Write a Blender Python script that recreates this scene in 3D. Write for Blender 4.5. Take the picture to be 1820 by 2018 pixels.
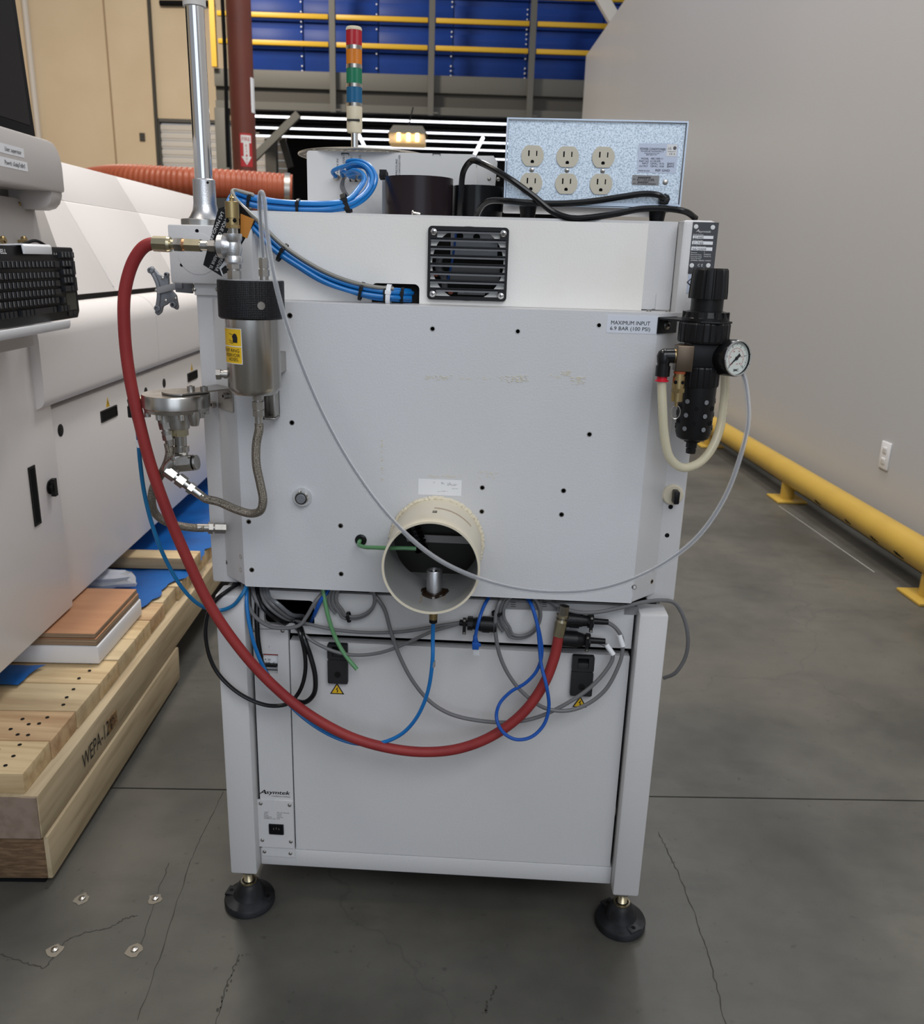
import bpy, bmesh, math, random
from mathutils import Vector, Matrix
random.seed(7)
PI = math.pi
S = bpy.context.scene
for o in list(bpy.data.objects): bpy.data.objects.remove(o)
C = S.collection

# ------------------------------------------------------------------ camera
FOC, CX, CY = 1660.0, 896.0, 1009.0            # focal length and principal point, 1820 x 2018 frame
YAW, PITCH, ROLL = math.radians(2.36), math.radians(16.6), math.radians(1.63)
CAM = Vector((0.0, -1.30, 1.20))
_f = Vector((-math.sin(YAW)*math.cos(PITCH), math.cos(YAW)*math.cos(PITCH), -math.sin(PITCH)))
_r = Vector((math.cos(YAW), math.sin(YAW), 0)); _u = _r.cross(_f)
RIGHT = _r*math.cos(ROLL) + _u*math.sin(ROLL); UP = _u*math.cos(ROLL) - _r*math.sin(ROLL); FWD = _f
cd = bpy.data.cameras.new('camera'); cam = bpy.data.objects.new('camera', cd); C.objects.link(cam)
cam.matrix_world = Matrix((( RIGHT.x, UP.x, -FWD.x, CAM.x), (RIGHT.y, UP.y, -FWD.y, CAM.y), (RIGHT.z, UP.z, -FWD.z, CAM.z), (0,0,0,1)))
cd.sensor_fit = 'VERTICAL'; cd.sensor_height = 36.0; cd.lens = 36.0*FOC/2018.0
cd.shift_x = (910-CX)/2018.0; cd.shift_y = 0.0
cd.clip_start = 0.02; cd.clip_end = 200
S.camera = cam
cd.dof.use_dof = True; cd.dof.focus_distance = 1.33; cd.dof.aperture_fstop = 9.0

# ------------------------------------------------------------------ light
w = bpy.data.worlds.new('daylight'); S.world = w; w.use_nodes = True
bg = w.node_tree.nodes['Background']; bg.inputs[0].default_value = (0.86, 0.91, 1.0, 1); bg.inputs[1].default_value = 0.335
def area(name, loc, aim, sx, sy, power, col):
    l = bpy.data.lights.new(name, 'AREA'); l.shape = 'RECTANGLE'; l.size = sx; l.size_y = sy; l.energy = power; l.color = col
    o = bpy.data.objects.new(name, l); C.objects.link(o); o.location = loc
    o.rotation_euler = (Vector(aim)-Vector(loc)).to_track_quat('-Z', 'Y').to_euler(); return o
area('dock_door_daylight', (1.2, -7.5, 2.6), (0, 0, 1.0), 5.0, 4.0, 72, (0.76, 0.87, 1.0))
area('bay_lamp', (0.75, -2.4, 3.1), (-.5, .4, 1.0), 2.4, 1.4, 47, (0.95, 0.975, 1.0))
area('high_bay_lamp', (0.9, 2.4, 6.2), (0.7, 2.2, 0), 1.6, 0.8, 104, (1.0, 0.97, 0.94))  # unseen lamp, added to brighten the left machine and right wall
area('high_bay_lamp', (-1.5, 2.2, 6.6), (-1.1, 1.9, 0), 0.9, 0.4, 195, (1.0, 0.91, 0.79))
area('high_bay_lamp', (-4.6, 9.0, 6.6), (-4.8, 13.0, 1), 1.4, 0.6, 470, (1.0, 0.88, 0.73))
area('high_bay_lamp', (0.4, 6.0, 6.8), (0.4, 6.2, 0), 1.4, 0.6, 110, (0.96, 0.98, 1.0))
area('high_bay_lamp', (-2.8, -1.2, 6.6), (-1.5, 0, 0), 1.2, 0.5, 50, (1.0, 0.90, 0.78))
S.view_settings.view_transform = 'Standard'; S.view_settings.look = 'None'; S.view_settings.gamma = 1.0
S.view_settings.use_curve_mapping = False; S.view_settings.exposure = 0.0

# ------------------------------------------------------------------ coordinates
WALLA = math.radians(3.54); _cw, _sw = math.cos(WALLA), math.sin(WALLA)
def B(p):                                      # hall coordinates (u across, v along the wall, z) -> world
    return Vector((_cw*p[0]-_sw*p[1], _sw*p[0]+_cw*p[1], p[2]))
def Binv(p): return Vector((_cw*p[0]+_sw*p[1], -_sw*p[0]+_cw*p[1], p[2]))
def ray(x, y): return RIGHT*((x-CX)/FOC) - UP*((y-CY)/FOC) + FWD
def P(x, y, Y=0.0):                            # point of the plane Y = const seen at a photograph pixel
    d = ray(x, y); return CAM + d*((Y-CAM.y)/d.y)
def PV(x, y, v):                               # the same on a plane across the hall, in hall coordinates
    d = Binv(ray(x, y)); c = Binv(CAM); return c + d*((v-c.y)/d.y)
def PU(x, y, u):
    d = Binv(ray(x, y)); c = Binv(CAM); return c + d*((u-c.x)/d.x)
def PF(x, y, z=0.0):
    d = ray(x, y); return Binv(CAM + d*((z-CAM.z)/d.z))

# ------------------------------------------------------------------ materials
def srgb(r, g, b):
    f = lambda c: (c/255/12.92) if c/255 <= .04045 else ((c/255+.055)/1.055)**2.4
    return (f(r), f(g), f(b), 1)
MATS = {}
def mat(name, col, rough=.5, metal=0, noise=None, bump=None, trans=0, ior=1.45, emit=None, coat=0, alpha=1, spec=None):
    """noise: (scale, amount, detail, stretch xyz, second colour)   bump: (scale, strength, kind)"""
    m = bpy.data.materials.new(name); m.use_nodes = True; nt = m.node_tree; b = nt.nodes['Principled BSDF']; L = nt.links
    b.inputs['Base Color'].default_value = col; b.inputs['Roughness'].default_value = rough; b.inputs['Metallic'].default_value = metal
    b.inputs['Transmission Weight'].default_value = trans; b.inputs['IOR'].default_value = ior; b.inputs['Coat Weight'].default_value = coat; b.inputs['Alpha'].default_value = alpha
    if spec is not None: b.inputs['Specular IOR Level'].default_value = spec
    if emit: b.inputs['Emission Color'].default_value = emit[0]; b.inputs['Emission Strength'].default_value = emit[1]
    tc = nt.nodes.new('ShaderNodeTexCoord')
    if noise:
        sc, am, det, st, c2 = noise
        mp = nt.nodes.new('ShaderNodeMapping'); mp.inputs['Scale'].default_value = st; L.new(tc.outputs['Object'], mp.inputs[0])
        n = nt.nodes.new('ShaderNodeTexNoise'); n.inputs['Scale'].default_value = sc; n.inputs['Detail'].default_value = det; L.new(mp.outputs[0], n.inputs['Vector'])
        rp = nt.nodes.new('ShaderNodeMapRange'); rp.inputs[1].default_value = .42; rp.inputs[2].default_value = .68; rp.inputs[3].default_value = 0; rp.inputs[4].default_value = am
        L.new(n.outputs[0], rp.inputs[0])
        mx = nt.nodes.new('ShaderNodeMix'); mx.data_type = 'RGBA'; mx.inputs[6].default_value = col; mx.inputs[7].default_value = c2
        L.new(rp.outputs[0], mx.inputs[0]); L.new(mx.outputs[2], b.inputs['Base Color'])
    if bump:
        sc, st, kind = bump
        if kind == 'noise': n = nt.nodes.new('ShaderNodeTexNoise'); n.inputs['Scale'].default_value = sc; n.inputs['Detail'].default_value = 2; out = n.outputs[0]; L.new(tc.outputs['Object'], n.inputs['Vector'])
        elif kind == 'knurl':
            n = nt.nodes.new('ShaderNodeTexVoronoi'); n.inputs['Scale'].default_value = sc; n.inputs['Randomness'].default_value = 0.15; out = n.outputs['Distance']; L.new(tc.outputs['Object'], n.inputs['Vector'])
        else:
            n = nt.nodes.new('ShaderNodeTexWave'); n.inputs['Scale'].default_value = sc; n.bands_direction = kind; out = n.outputs[1]; L.new(tc.outputs['Object'], n.inputs['Vector'])
        bp = nt.nodes.new('ShaderNodeBump'); bp.inputs['Strength'].default_value = st; bp.inputs['Distance'].default_value = .001
        L.new(out, bp.inputs['Height']); L.new(bp.outputs[0], b.inputs['Normal'])
    MATS[name] = m; return m
ONE = (1, 1, 1)
CREAM = mat('powder_coat_cream', (.635, .632, .642, 1), .42, noise=(3, .25, 5, ONE, (.58, .565, .545, 1)), bump=(330, .25, 'noise'))
PANEL = mat('powder_coat_stained', (.635, .645, .67, 1), .42, noise=(5, .35, 6, (1, 1, .35), (.575, .57, .565, 1)), bump=(330, .3, 'noise'))
COVERM = mat('yellowed_powder_coat', (.82, .805, .775, 1), .42, noise=(6, .35, 6, ONE, (.73, .69, .60, 1)), bump=(330, .25, 'noise'))
IVORY = mat('ivory_enamel', (.74, .68, .54, 1), .35, noise=(12, .4, 5, ONE, (.62, .52, .36, 1)))
GREYW = mat('grey_white_enamel', (.80, .765, .75, 1), .38, noise=(1.2, .08, 3, ONE, (.74, .705, .685, 1)))
GREYB = mat('console_grey', (.55, .52, .50, 1), .45)
SEAM = mat('seam_edge', (.72, .70, .66, 1), .4)
BLACK = mat('black_plastic', (.009, .009, .010, 1), .36, spec=.28)
LATCH = mat('latch_plastic', (.020, .020, .022, 1), .42, spec=.5)
BLACKM = mat('matte_black', (.006, .006, .007, 1), .75, spec=.15)
BLACKG = mat('gloss_black', (.008, .008, .009, 1), .2, spec=.4)
RUBBER = mat('scuffed_black_foot', (.010, .0105, .012, 1), .42, noise=(16, .6, 7, ONE, (.055, .058, .066, 1)), spec=.3)
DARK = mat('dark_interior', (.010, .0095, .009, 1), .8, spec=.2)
BROWNBLK = mat('dark_brown_pipe', (.016, .010, .012, 1), .25, spec=.35)
STEEL = mat('brushed_steel', (.58, .56, .53, 1), .26, 1, noise=(34, .9, 3, (1, 1, .02), (.28, .265, .24, 1)))
STEELD = mat('dull_steel', (.46, .44, .41, 1), .38, 1, noise=(40, .5, 3, ONE, (.30, .28, .26, 1)))
CHROME = mat('chrome', (.80, .80, .80, 1), .09, 1)
ALU = mat('cast_aluminium', (.62, .62, .63, 1), .35, 1, bump=(500, .2, 'noise'))
ZINC = mat('yellow_zinc', (.56, .50, .34, 1), .30, 1, noise=(60, .5, 3, ONE, (.40, .36, .26, 1)))
BRASS = mat('dull_brass', (.46, .35, .17, 1), .36, 1, noise=(40, .5, 3, ONE, (.30, .22, .11, 1)))
BRAID = mat('braided_steel', (.36, .325, .275, 1), .34, 1, noise=(700, .9, 2, ONE, (.13, .115, .095, 1)), bump=(900, .9, 'knurl'))
KNURL = mat('knurled_black', (.010, .010, .012, 1), .42, bump=(420, 1.0, 'knurl'), spec=.3)
REDHOSE = mat('red_rubber_hose', (.30, .030, .028, 1), .55, noise=(14, .6, 4, ONE, (.22, .014, .02, 1)))
BLUET = mat('blue_air_tube', (.010, .17, .50, 1), .25)
TEALT = mat('grimy_blue_tube', (.008, .15, .36, 1), .28, noise=(8, .8, 3, ONE, (.005, .085, .18, 1)))
GREYC = mat('grey_cable_jacket', (.15, .15, .155, 1), .45)
GREYT = mat('grey_air_tube', (.20, .195, .175, 1), .3)
ETH = mat('blue_cable_jacket', (.008, .085, .40, 1), .4)
GREENT = mat('green_tube', (.16, .40, .18, 1), .2, trans=.25)
CLEAR = mat('clear_tube', (.86, .88, .92, 1), .12, trans=.2, alpha=.36)
REFRACT = mat('tube_refraction', (.018, .020, .036, 1), .3)  # dark refraction of a clear tube, put into a colour
YCLEAR = mat('yellowed_clear_tube', (.80, .74, .55, 1), .12, trans=.3, alpha=.72)
LABELW = mat('white_label', (.80, .81, .84, 1), .4)
LABELS = mat('silver_label', (.52, .58, .72, 1), .35)
LABELG = mat('grey_label', (.24, .24, .245, 1), .5)
LABELK = mat('black_plate', (.045, .046, .052, 1), .35)
YELLOW = mat('warning_yellow', (.80, .50, .02, 1), .45)
ORANGE = mat('orange_tag', (.50, .20, .03, 1), .5)
INK = mat('black_ink', (.012, .012, .014, 1), .6)
INKG = mat('grey_ink', (.10, .10, .11, 1), .6)
WINK = mat('white_ink', (.72, .72, .72, 1), .5)
REDP = mat('red_print', (.45, .025, .03, 1), .5)
BLUEP = mat('blue_print', (.02, .09, .36, 1), .5)
OUTLETM = mat('ivory_socket', (.56, .52, .42, 1), .4)
REDPL = mat('red_plastic', (.60, .01, .03, 1), .35)
WOOD = mat('pine', (.62, .47, .27, 1), .65, noise=(9, .85, 6, (.35, 5, 5), (.43, .29, .145, 1)))
WOODB = mat('pine_reddish', (.56, .39, .22, 1), .65, noise=(7, .9, 6, (.35, 6, 5), (.37, .22, .11, 1)))
WOODC = mat('pine_knotty', (.58, .46, .28, 1), .65, noise=(5, .9, 7, (.5, 3, 3), (.33, .23, .125, 1)))
WOODL = mat('pine_long', (.50, .40, .255, 1), .65, noise=(9, .8, 6, (5, .3, 5), (.34, .255, .15, 1)))
WOODD = mat('rough_end_grain', (.13, .075, .04, 1), .9, noise=(30, .9, 6, (1, 1, 6), (.25, .16, .09, 1)), bump=(60, 1, 'noise'))
WOODE = mat('sawn_end_grain', (.30, .225, .175, 1), .8, noise=(40, .8, 4, ONE, (.21, .15, .11, 1)))
PLYF = mat('plywood_face', (.47, .24, .125, 1), .55, noise=(10, .6, 5, (.4, 4, 4), (.38, .18, .09, 1)))
PLYE = mat('plywood_edge', (.36, .26, .17, 1), .7, noise=(4, 1, 2, (1, 1, 90), (.16, .10, .06, 1)))
FOAM = mat('white_foam', (.78, .78, .80, 1), .6)
TARP = mat('blue_tarp', (.008, .12, .42, 1), .3, noise=(9, .6, 5, ONE, (.012, .07, .26, 1)))
BAG = mat('clear_bag', (.85, .86, .9, 1), .15, trans=.35, noise=(20, .5, 3, ONE, (.6, .62, .7, 1)))
WALLR = mat('white_wall_paint', (.50, .505, .52, 1), .33, noise=(.8, .3, 3, (1, 1, .12), (.465, .47, .48, 1)))
BEIGE = mat('beige_wall_paint', (.66, .55, .40, 1), .7, noise=(.9, .5, 6, ONE, (.57, .46, .31, 1)))
DOORW = mat('door_white', (.62, .60, .57, 1), .5)
YPIPE = mat('yellow_pipe_paint', (.52, .34, .06, 1), .38, noise=(5, .5, 5, ONE, (.45, .28, .05, 1)))
YRAIL = mat('yellow_rail_paint', (.50, .305, .008, 1), .45)
BLUEW = mat('blue_panel', (.008, .038, .22, 1), .42, noise=(2, .5, 3, ONE, (.008, .03, .16, 1)), spec=.2)
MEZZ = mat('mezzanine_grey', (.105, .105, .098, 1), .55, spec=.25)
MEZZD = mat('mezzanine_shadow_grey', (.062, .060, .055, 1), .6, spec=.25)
REDCOL = mat('oxide_red_paint', (.135, .034, .022, 1), .5, noise=(4, .5, 4, ONE, (.10, .026, .02, 1)))
DUCTO = mat('orange_duct', (.37, .085, .035, 1), .42, noise=(5, .6, 4, ONE, (.29, .058, .022, 1)))
GALV = mat('galvanised_steel', (.60, .68, .76, 1), .36, .45, noise=(420, 1, 5, ONE, (.30, .35, .41, 1)))
GALVE = mat('galvanised_edge', (.40, .45, .52, 1), .3, .7)
PLUMB = mat('white_panel', (.66, .655, .65, 1), .4)
PERF = mat('perforated_metal', (.40, .37, .32, 1), .35, .9)
LAMP = mat('tube_lamp_glow', (1, 1, 1, 1), .5, emit=((.90, .92, 1, 1), 2.2))
LAMPW = mat('warm_lamp_glow', (1, .8, .4, 1), .5, emit=((1, .72, .25, 1), 6.0))
AMBERG = mat('lamp_reflector', (.75, .55, .33, 1), .3, .3, emit=((1, .66, .30, 1), .25))
CREAMPL = mat('cream_plastic', (.66, .60, .45, 1), .4)
LRED = mat('red_lens', (.42, .008, .02, 1), .22); LAMB = mat('amber_lens', (.62, .19, .008, 1), .22)
LGRN = mat('green_lens', (.004, .17, .085, 1), .22); LBLU = mat('blue_lens', (.004, .105, .24, 1), .22)
SCREEN = mat('screen_glass', (.016, .015, .016, 1), .3, spec=.12)
GREYKEY = mat('key_plastic', (.012, .013, .016, 1), .36, spec=.35)
PADG = mat('touchpad_olive', (.045, .045, .032, 1), .5)
OIL = mat('dried_oil', (.02, .011, .006, 1), .2)
RUSTS = mat('rust_stain', (.36, .22, .10, 1), .6)
SMEAR = mat('adhesive_smear', (.64, .60, .50, 1), .5)
GLASSM = mat('gauge_glass', (.9, .92, .92, 1), .05, trans=1, ior=1.3)
DIAL = mat('gauge_dial', (.62, .66, .62, 1), .5)
BRKT = mat('bracket_grey', (.22, .23, .25, 1), .45, .3)

def concrete():
    m = bpy.data.materials.new('polished_concrete'); m.use_nodes = True; nt = m.node_tree; b = nt.nodes['Principled BSDF']; L = nt.links; N = nt.nodes
    tc = N.new('ShaderNodeTexCoord')
    def nz(sc, det, st=(1, 1, 1), ro=.6):
        mp = N.new('ShaderNodeMapping'); mp.inputs['Scale'].default_value = st; L.new(tc.outputs['Object'], mp.inputs[0])
        n = N.new('ShaderNodeTexNoise'); n.inputs['Scale'].default_value = sc; n.inputs['Detail'].default_value = det; n.inputs['Roughness'].default_value = ro; L.new(mp.outputs[0], n.inputs['Vector']); return n.outputs[0]
    def mix(a, bb, f):
        x = N.new('ShaderNodeMix'); x.data_type = 'RGBA'
        for i, q in ((6, a), (7, bb)):
            if isinstance(q, tuple): x.inputs[i].default_value = q
            else: L.new(q, x.inputs[i])
        L.new(f, x.inputs[0]); return x.outputs[2]
    def rng(v, a, c, lo=0, hi=1):
        r = N.new('ShaderNodeMapRange'); r.inputs[1].default_value = a; r.inputs[2].default_value = c; r.inputs[3].default_value = lo; r.inputs[4].default_value = hi; L.new(v, r.inputs[0]); return r.outputs[0]
    c = mix((.060, .058, .051, 1), (.122, .118, .103, 1), rng(nz(2.2, 8), .35, .68))
    c = mix(c, (.056, .055, .051, 1), rng(nz(6, 6, (1, 2.5, 1)), .52, .75, 0, .55))
    c = mix(c, (.112, .101, .082, 1), rng(nz(1.1, 4), .5, .7, 0, .5))
    c = mix(c, (.04, .039, .035, 1), rng(nz(55, 3), .66, .75, 0, .7))
    v = N.new('ShaderNodeTexVoronoi'); v.feature = 'DISTANCE_TO_EDGE'; v.inputs['Scale'].default_value = .62
    ad = N.new('ShaderNodeMixRGB'); ad.blend_type = 'ADD'; ad.inputs[0].default_value = .35; L.new(tc.outputs['Object'], ad.inputs[1])
    nn = N.new('ShaderNodeTexNoise'); nn.inputs['Scale'].default_value = 3; nn.inputs['Detail'].default_value = 5; L.new(tc.outputs['Object'], nn.inputs['Vector']); L.new(nn.outputs[1], ad.inputs[2]); L.new(ad.outputs[0], v.inputs['Vector'])
    crk = rng(v.outputs['Distance'], .0, .0022, .40, 0)
    c = mix(c, (.05, .048, .043, 1), crk)
    L.new(c, b.inputs['Base Color'])
    L.new(rng(nz(3, 5), .3, .7, .32, .5), b.inputs['Roughness'])
    bp = N.new('ShaderNodeBump'); bp.inputs['Strength'].default_value = .12; bp.inputs['Distance'].default_value = .002; L.new(nz(40, 5), bp.inputs['Height']); L.new(bp.outputs[0], b.inputs['Normal'])
    return m
CONC = concrete()

# ------------------------------------------------------------------ mesh building
WORG = {}
def catmull(pts, sub=8, closed=False):
    pts = [Vector(p) for p in pts]; n = len(pts); out = []
    if n < 3: return pts
    rng_ = range(n if closed else n-1)
    for i in rng_:
        if closed: a, b, c, d = pts[(i-1) % n], pts[i], pts[(i+1) % n], pts[(i+2) % n]
        else: a, b, c, d = pts[max(i-1, 0)], pts[i], pts[i+1], pts[min(i+2, n-1)]
        if not closed and i == 0: a = b*2-c
        if not closed and i == n-2: d = c*2-b
        t0 = 0; t1 = max((b-a).length, 1e-6)**.5; t2 = t1+max((c-b).length, 1e-6)**.5; t3 = t2+max((d-c).length, 1e-6)**.5
        for k in range(sub):
            t = t1+(t2-t1)*k/sub
            A1 = a*((t1-t)/(t1-t0))+b*((t-t0)/(t1-t0)); A2 = b*((t2-t)/(t2-t1))+c*((t-t1)/(t2-t1)); A3 = c*((t3-t)/(t3-t2))+d*((t-t2)/(t3-t2))
            B1 = A1*((t2-t)/(t2-t0))+A2*((t-t0)/(t2-t0)); B2 = A2*((t3-t)/(t3-t1))+A3*((t-t1)/(t3-t1))
            out.append(B1*((t2-t)/(t2-t1))+B2*((t-t1)/(t2-t1)))
    if not closed: out.append(pts[-1])
    return out
def perp(d):
    d = d.normalized(); a = Vector((0, 0, 1)) if abs(d.z) < .9 else Vector((1, 0, 0)); x = d.cross(a).normalized(); return x, d.cross(x).normalized()
class G:
    def __init__(s): s.v, s.f, s.m = [], [], []
    def add(s, vs, fs, m=0):
        b = len(s.v); s.v += [Vector(p) for p in vs]; s.f += [tuple(b+i for i in f) for f in fs]; s.m += [m]*len(fs); return s
    def box(s, x0, x1, y0, y1, z0, z1, m=0):
        vs = [(x, y, z) for z in (z0, z1) for y in (y0, y1) for x in (x0, x1)]
        return s.add(vs, [(0,2,3,1), (4,5,7,6), (0,1,5,4), (2,6,7,3), (0,4,6,2), (1,3,7,5)], m)
    def obox(s, c, ex, ey, ez, m=0):           # centre and three half-extent vectors
        c, ex, ey, ez = map(Vector, (c, ex, ey, ez))
        vs = [c+ex*i+ey*j+ez*k for k in (-1, 1) for j in (-1, 1) for i in (-1, 1)]
        return s.add(vs, [(0,2,3,1), (4,5,7,6), (0,1,5,4), (2,6,7,3), (0,4,6,2), (1,3,7,5)], m)
    def lathe(s, prof, org, axis=(0, 0, 1), n=32, m=0, ph=0.0, a0=None, a1=None, cap0=True):   # prof: (radius, height) list
        org = Vector(org); ax = Vector(axis).normalized(); x, y = perp(ax); vs, fs = [], []
        full = a0 is None; k = n if full else n+1
        for r, h in prof:
            for i in range(k):
                a = ph+(2*PI*i/n if full else a0+(a1-a0)*i/n); vs.append(org+ax*h+(x*math.cos(a)+y*math.sin(a))*r)
        for j in range(len(prof)-1):
            for i in range(n):
                i2 = (i+1) % k; fs.append((j*k+i, j*k+i2, (j+1)*k+i2, (j+1)*k+i))
        if full:
            if prof[0][0] > 1e-6 and cap0: fs.append(tuple(range(n))[::-1])
            if prof[-1][0] > 1e-6 and abs(prof[-1][1]-prof[0][1]) >= max(abs(q[1]-prof[0][1]) for q in prof)-1e-7: fs.append(tuple((len(prof)-1)*n+i for i in range(n)))
        return s.add(vs, fs, m)
    def cyl(s, a, b, r, n=20, m=0, r2=None, ph=0.0):
        a, b = Vector(a), Vector(b); return s.lathe([(r, 0), (r if r2 is None else r2, (b-a).length)], a, b-a, n, m, ph)
    def pipe(s, a, b, ro, ri, n=32, m=0):      # hollow
        a, b = Vector(a), Vector(b); L = (b-a).length
        s.lathe([(ri, 0), (ro, 0), (ro, L), (ri, L)], a, b-a, n, m); s.f = s.f[:-2]; s.m = s.m[:-2]
        base = len(s.v)-4*n
        for i in range(n): s.f.append((base+3*n+i, base+3*n+(i+1) % n, base+(i+1) % n, base+i)); s.m.append(m)
        return s
    def chain(s, start, axis, segs, n=18):     # segs: (length, r0, r1, sides, mat)
        p = Vector(start); ax = Vector(axis).normalized()
        for L, r0, r1, k, m in segs:
            s.cyl(p, p+ax*L, r0, k or n, m, r1); p = p+ax*L
        return p
    def tube(s, pts, r, n=10, m=0, sub=8, closed=False, smooth=True):
        c = catmull(pts, sub, closed) if smooth else [Vector(p) for p in pts]; N = len(c); vs, fs = [], []
        t = [(c[(i+1) % N]-c[i-1]).normalized() if closed else (c[min(i+1, N-1)]-c[max(i-1, 0)]).normalized() for i in range(N)]
        x, y = perp(t[0])
        for i in range(N):
            x = (x-t[i]*x.dot(t[i])).normalized(); y = t[i].cross(x)
            rr = r(i/(N-1)) if callable(r) else r
            for k in range(n): a = 2*PI*k/n; vs.append(c[i]+(x*math.cos(a)+y*math.sin(a))*rr)
        for i in range(N if closed else N-1):
            j = (i+1) % N
            for k in range(n): k2 = (k+1) % n; fs.append((i*n+k, i*n+k2, j*n+k2, j*n+k))
        if not closed: fs += [tuple(range(n))[::-1], tuple((N-1)*n+k for k in range(n))]
        return s.add(vs, fs, m)
    def prism(s, poly, fn, d0, d1, m=0):       # poly of 2-D points, fn(a, b, depth) -> point
        n = len(poly); vs = [fn(a, b, d0) for a, b in poly]+[fn(a, b, d1) for a, b in poly]
        return s.add(vs, [tuple(range(n))[::-1], tuple(range(n, 2*n))]+[(i, (i+1) % n, n+(i+1) % n, n+i) for i in range(n)], m)
    def plate(s, loops, fn, d0, d1, m=0):      # flat plate with holes: loops[0] outside, the rest holes
        cu = bpy.data.curves.new('t', 'CURVE'); cu.dimensions = '2D'; cu.fill_mode = 'BOTH'; cu.extrude = .5
        for lp in loops:
            sp = cu.splines.new('POLY'); sp.points.add(len(lp)-1); sp.use_cyclic_u = True
            for q, (a, b) in zip(sp.points, lp): q.co = (a, b, 0, 1)
        o = bpy.data.objects.new('t', cu); me = bpy.data.meshes.new_from_object(o)
        s.add([fn(q.co.x, q.co.y, d0+(d1-d0)*(q.co.z+.5)) for q in me.vertices], [tuple(p.vertices) for p in me.polygons], m)
        bpy.data.objects.remove(o); bpy.data.curves.remove(cu); bpy.data.meshes.remove(me); return s
    def text(s, txt, o, ex, ey, h, width=None, shear=0, m=0, align='LEFT', bold=0, spacing=1.0, lift=.0003):
        """letters of cap height h on the plane through o with unit axes ex, ey"""
        cu = bpy.data.curves.new('t', 'FONT'); cu.body = txt; cu.size = 1; cu.shear = shear; cu.resolution_u = 3; cu.offset = bold; cu.space_character = spacing
        ob = bpy.data.objects.new('t', cu); me = bpy.data.meshes.new_from_object(ob)
        xs = [q.co.x for q in me.vertices] or [0, 1]; x0, x1 = min(xs), max(xs); sc = h/.70; sx = sc if width is None else width/max(x1-x0, 1e-6)
        off = {'LEFT': -x0, 'CENTER': -(x0+x1)/2, 'RIGHT': -x1}[align]
        ex, ey, o = Vector(ex), Vector(ey), Vector(o); nrm = ex.cross(ey).normalized()
        s.add([o+ex*((q.co.x+off)*sx)+ey*(q.co.y*sc)+nrm*lift for q in me.vertices], [tuple(p.vertices) for p in me.polygons], m)
        bpy.data.objects.remove(ob); bpy.data.curves.remove(cu); bpy.data.meshes.remove(me); return s
    def obj(s, name, mats, parent=None, tf=None, bevel=0, seg=2, angle=35, flat=False, label=None):
        if not isinstance(mats, (list, tuple)): mats = [mats]
        vs = [tf(p) for p in s.v] if tf else s.v
        if parent is not None: org = WORG[parent]
        else:
            lo = [min(p[i] for p in vs) for i in range(3)]; hi = [max(p[i] for p in vs) for i in range(3)]
            org = Vector(((lo[0]+hi[0])/2, (lo[1]+hi[1])/2, lo[2]))
        me = bpy.data.meshes.new(name); me.from_pydata([p-org for p in vs], [], s.f)
        for q in mats: me.materials.append(q)
        me.polygons.foreach_set('material_index', s.m)
        if bevel:
            bm = bmesh.new(); bm.from_mesh(me); bmesh.ops.recalc_face_normals(bm, faces=bm.faces)
            ed = [e for e in bm.edges if len(e.link_faces) == 2 and e.calc_face_angle(0) > math.radians(30)]
            res = bmesh.ops.bevel(bm, geom=ed, offset=bevel, segments=seg, affect='EDGES', profile=.5, clamp_overlap=True)
            for f in bm.faces: f.smooth = False
            for f in res['faces']: f.smooth = True
            bm.to_mesh(me); bm.free()
        else:
            bm = bmesh.new(); bm.from_mesh(me); bmesh.ops.recalc_face_normals(bm, faces=bm.faces); bm.to_mesh(me); bm.free()
        if not flat:
            if not bevel: me.polygons.foreach_set('use_smooth', [True]*len(me.polygons))
            me.set_sharp_from_angle(angle=math.radians(angle))
        me.update()
        o = bpy.data.objects.new(name, me); C.objects.link(o); WORG[o] = org
        if parent is not None: o.parent = parent
        else: o.location = org
        if label: o['label'] = label
        return o
def thing(name, loc, label, cat, group=None, kind=None):
    o = bpy.data.objects.new(name, None); C.objects.link(o); o.location = loc; o.empty_display_size = .05; WORG[o] = Vector(loc)
    return tag(o, label, cat, group, kind)
def tag(o, label=None, cat=None, group=None, kind=None):
    if label: o['label'] = label
    if cat: o['category'] = cat
    if group: o['group'] = group
    if kind: o['kind'] = kind
    return o
def part(name, loc, parent, label=None):       # an Empty that gathers sub-parts
    o = bpy.data.objects.new(name, None); C.objects.link(o); o.parent = parent; o.location = Vector(loc)-WORG[parent]; o.empty_display_size = .03; WORG[o] = Vector(loc)
    if label: o['label'] = label
    return o
def dup(o, parent, delta):
    c = o.copy(); C.objects.link(c); c.parent = parent; c.location = o.location+Vector(delta); return c
def rrect(x0, x1, y0, y1, r, n=5):
    out = []
    for cx, cy, a in ((x1-r, y1-r, 0), (x0+r, y1-r, 90), (x0+r, y0+r, 180), (x1-r, y0+r, 270)):
        for i in range(n+1): t = math.radians(a+90*i/n); out.append((cx+r*math.cos(t), cy+r*math.sin(t)))
    return out
def circ(cx, cy, r, n=24): return [(cx+r*math.cos(2*PI*i/n), cy+r*math.sin(2*PI*i/n)) for i in range(n)]
XZ = lambda a, b, d: Vector((a, d, b))         # plates that stand across the machine
XY = lambda a, b, d: Vector((a, b, d))
def PR(x0, y0, x1, y1, Y):                     # pixel rectangle -> X and Z ranges on plane Y
    a, b = P(x0, (y0+y1)/2, Y), P(x1, (y0+y1)/2, Y); c, d = P((x0+x1)/2, y0, Y), P((x0+x1)/2, y1, Y); return a.x, b.x, d.z, c.z
EX, EZ = Vector((1, 0, 0)), Vector((0, 0, 1))
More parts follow.
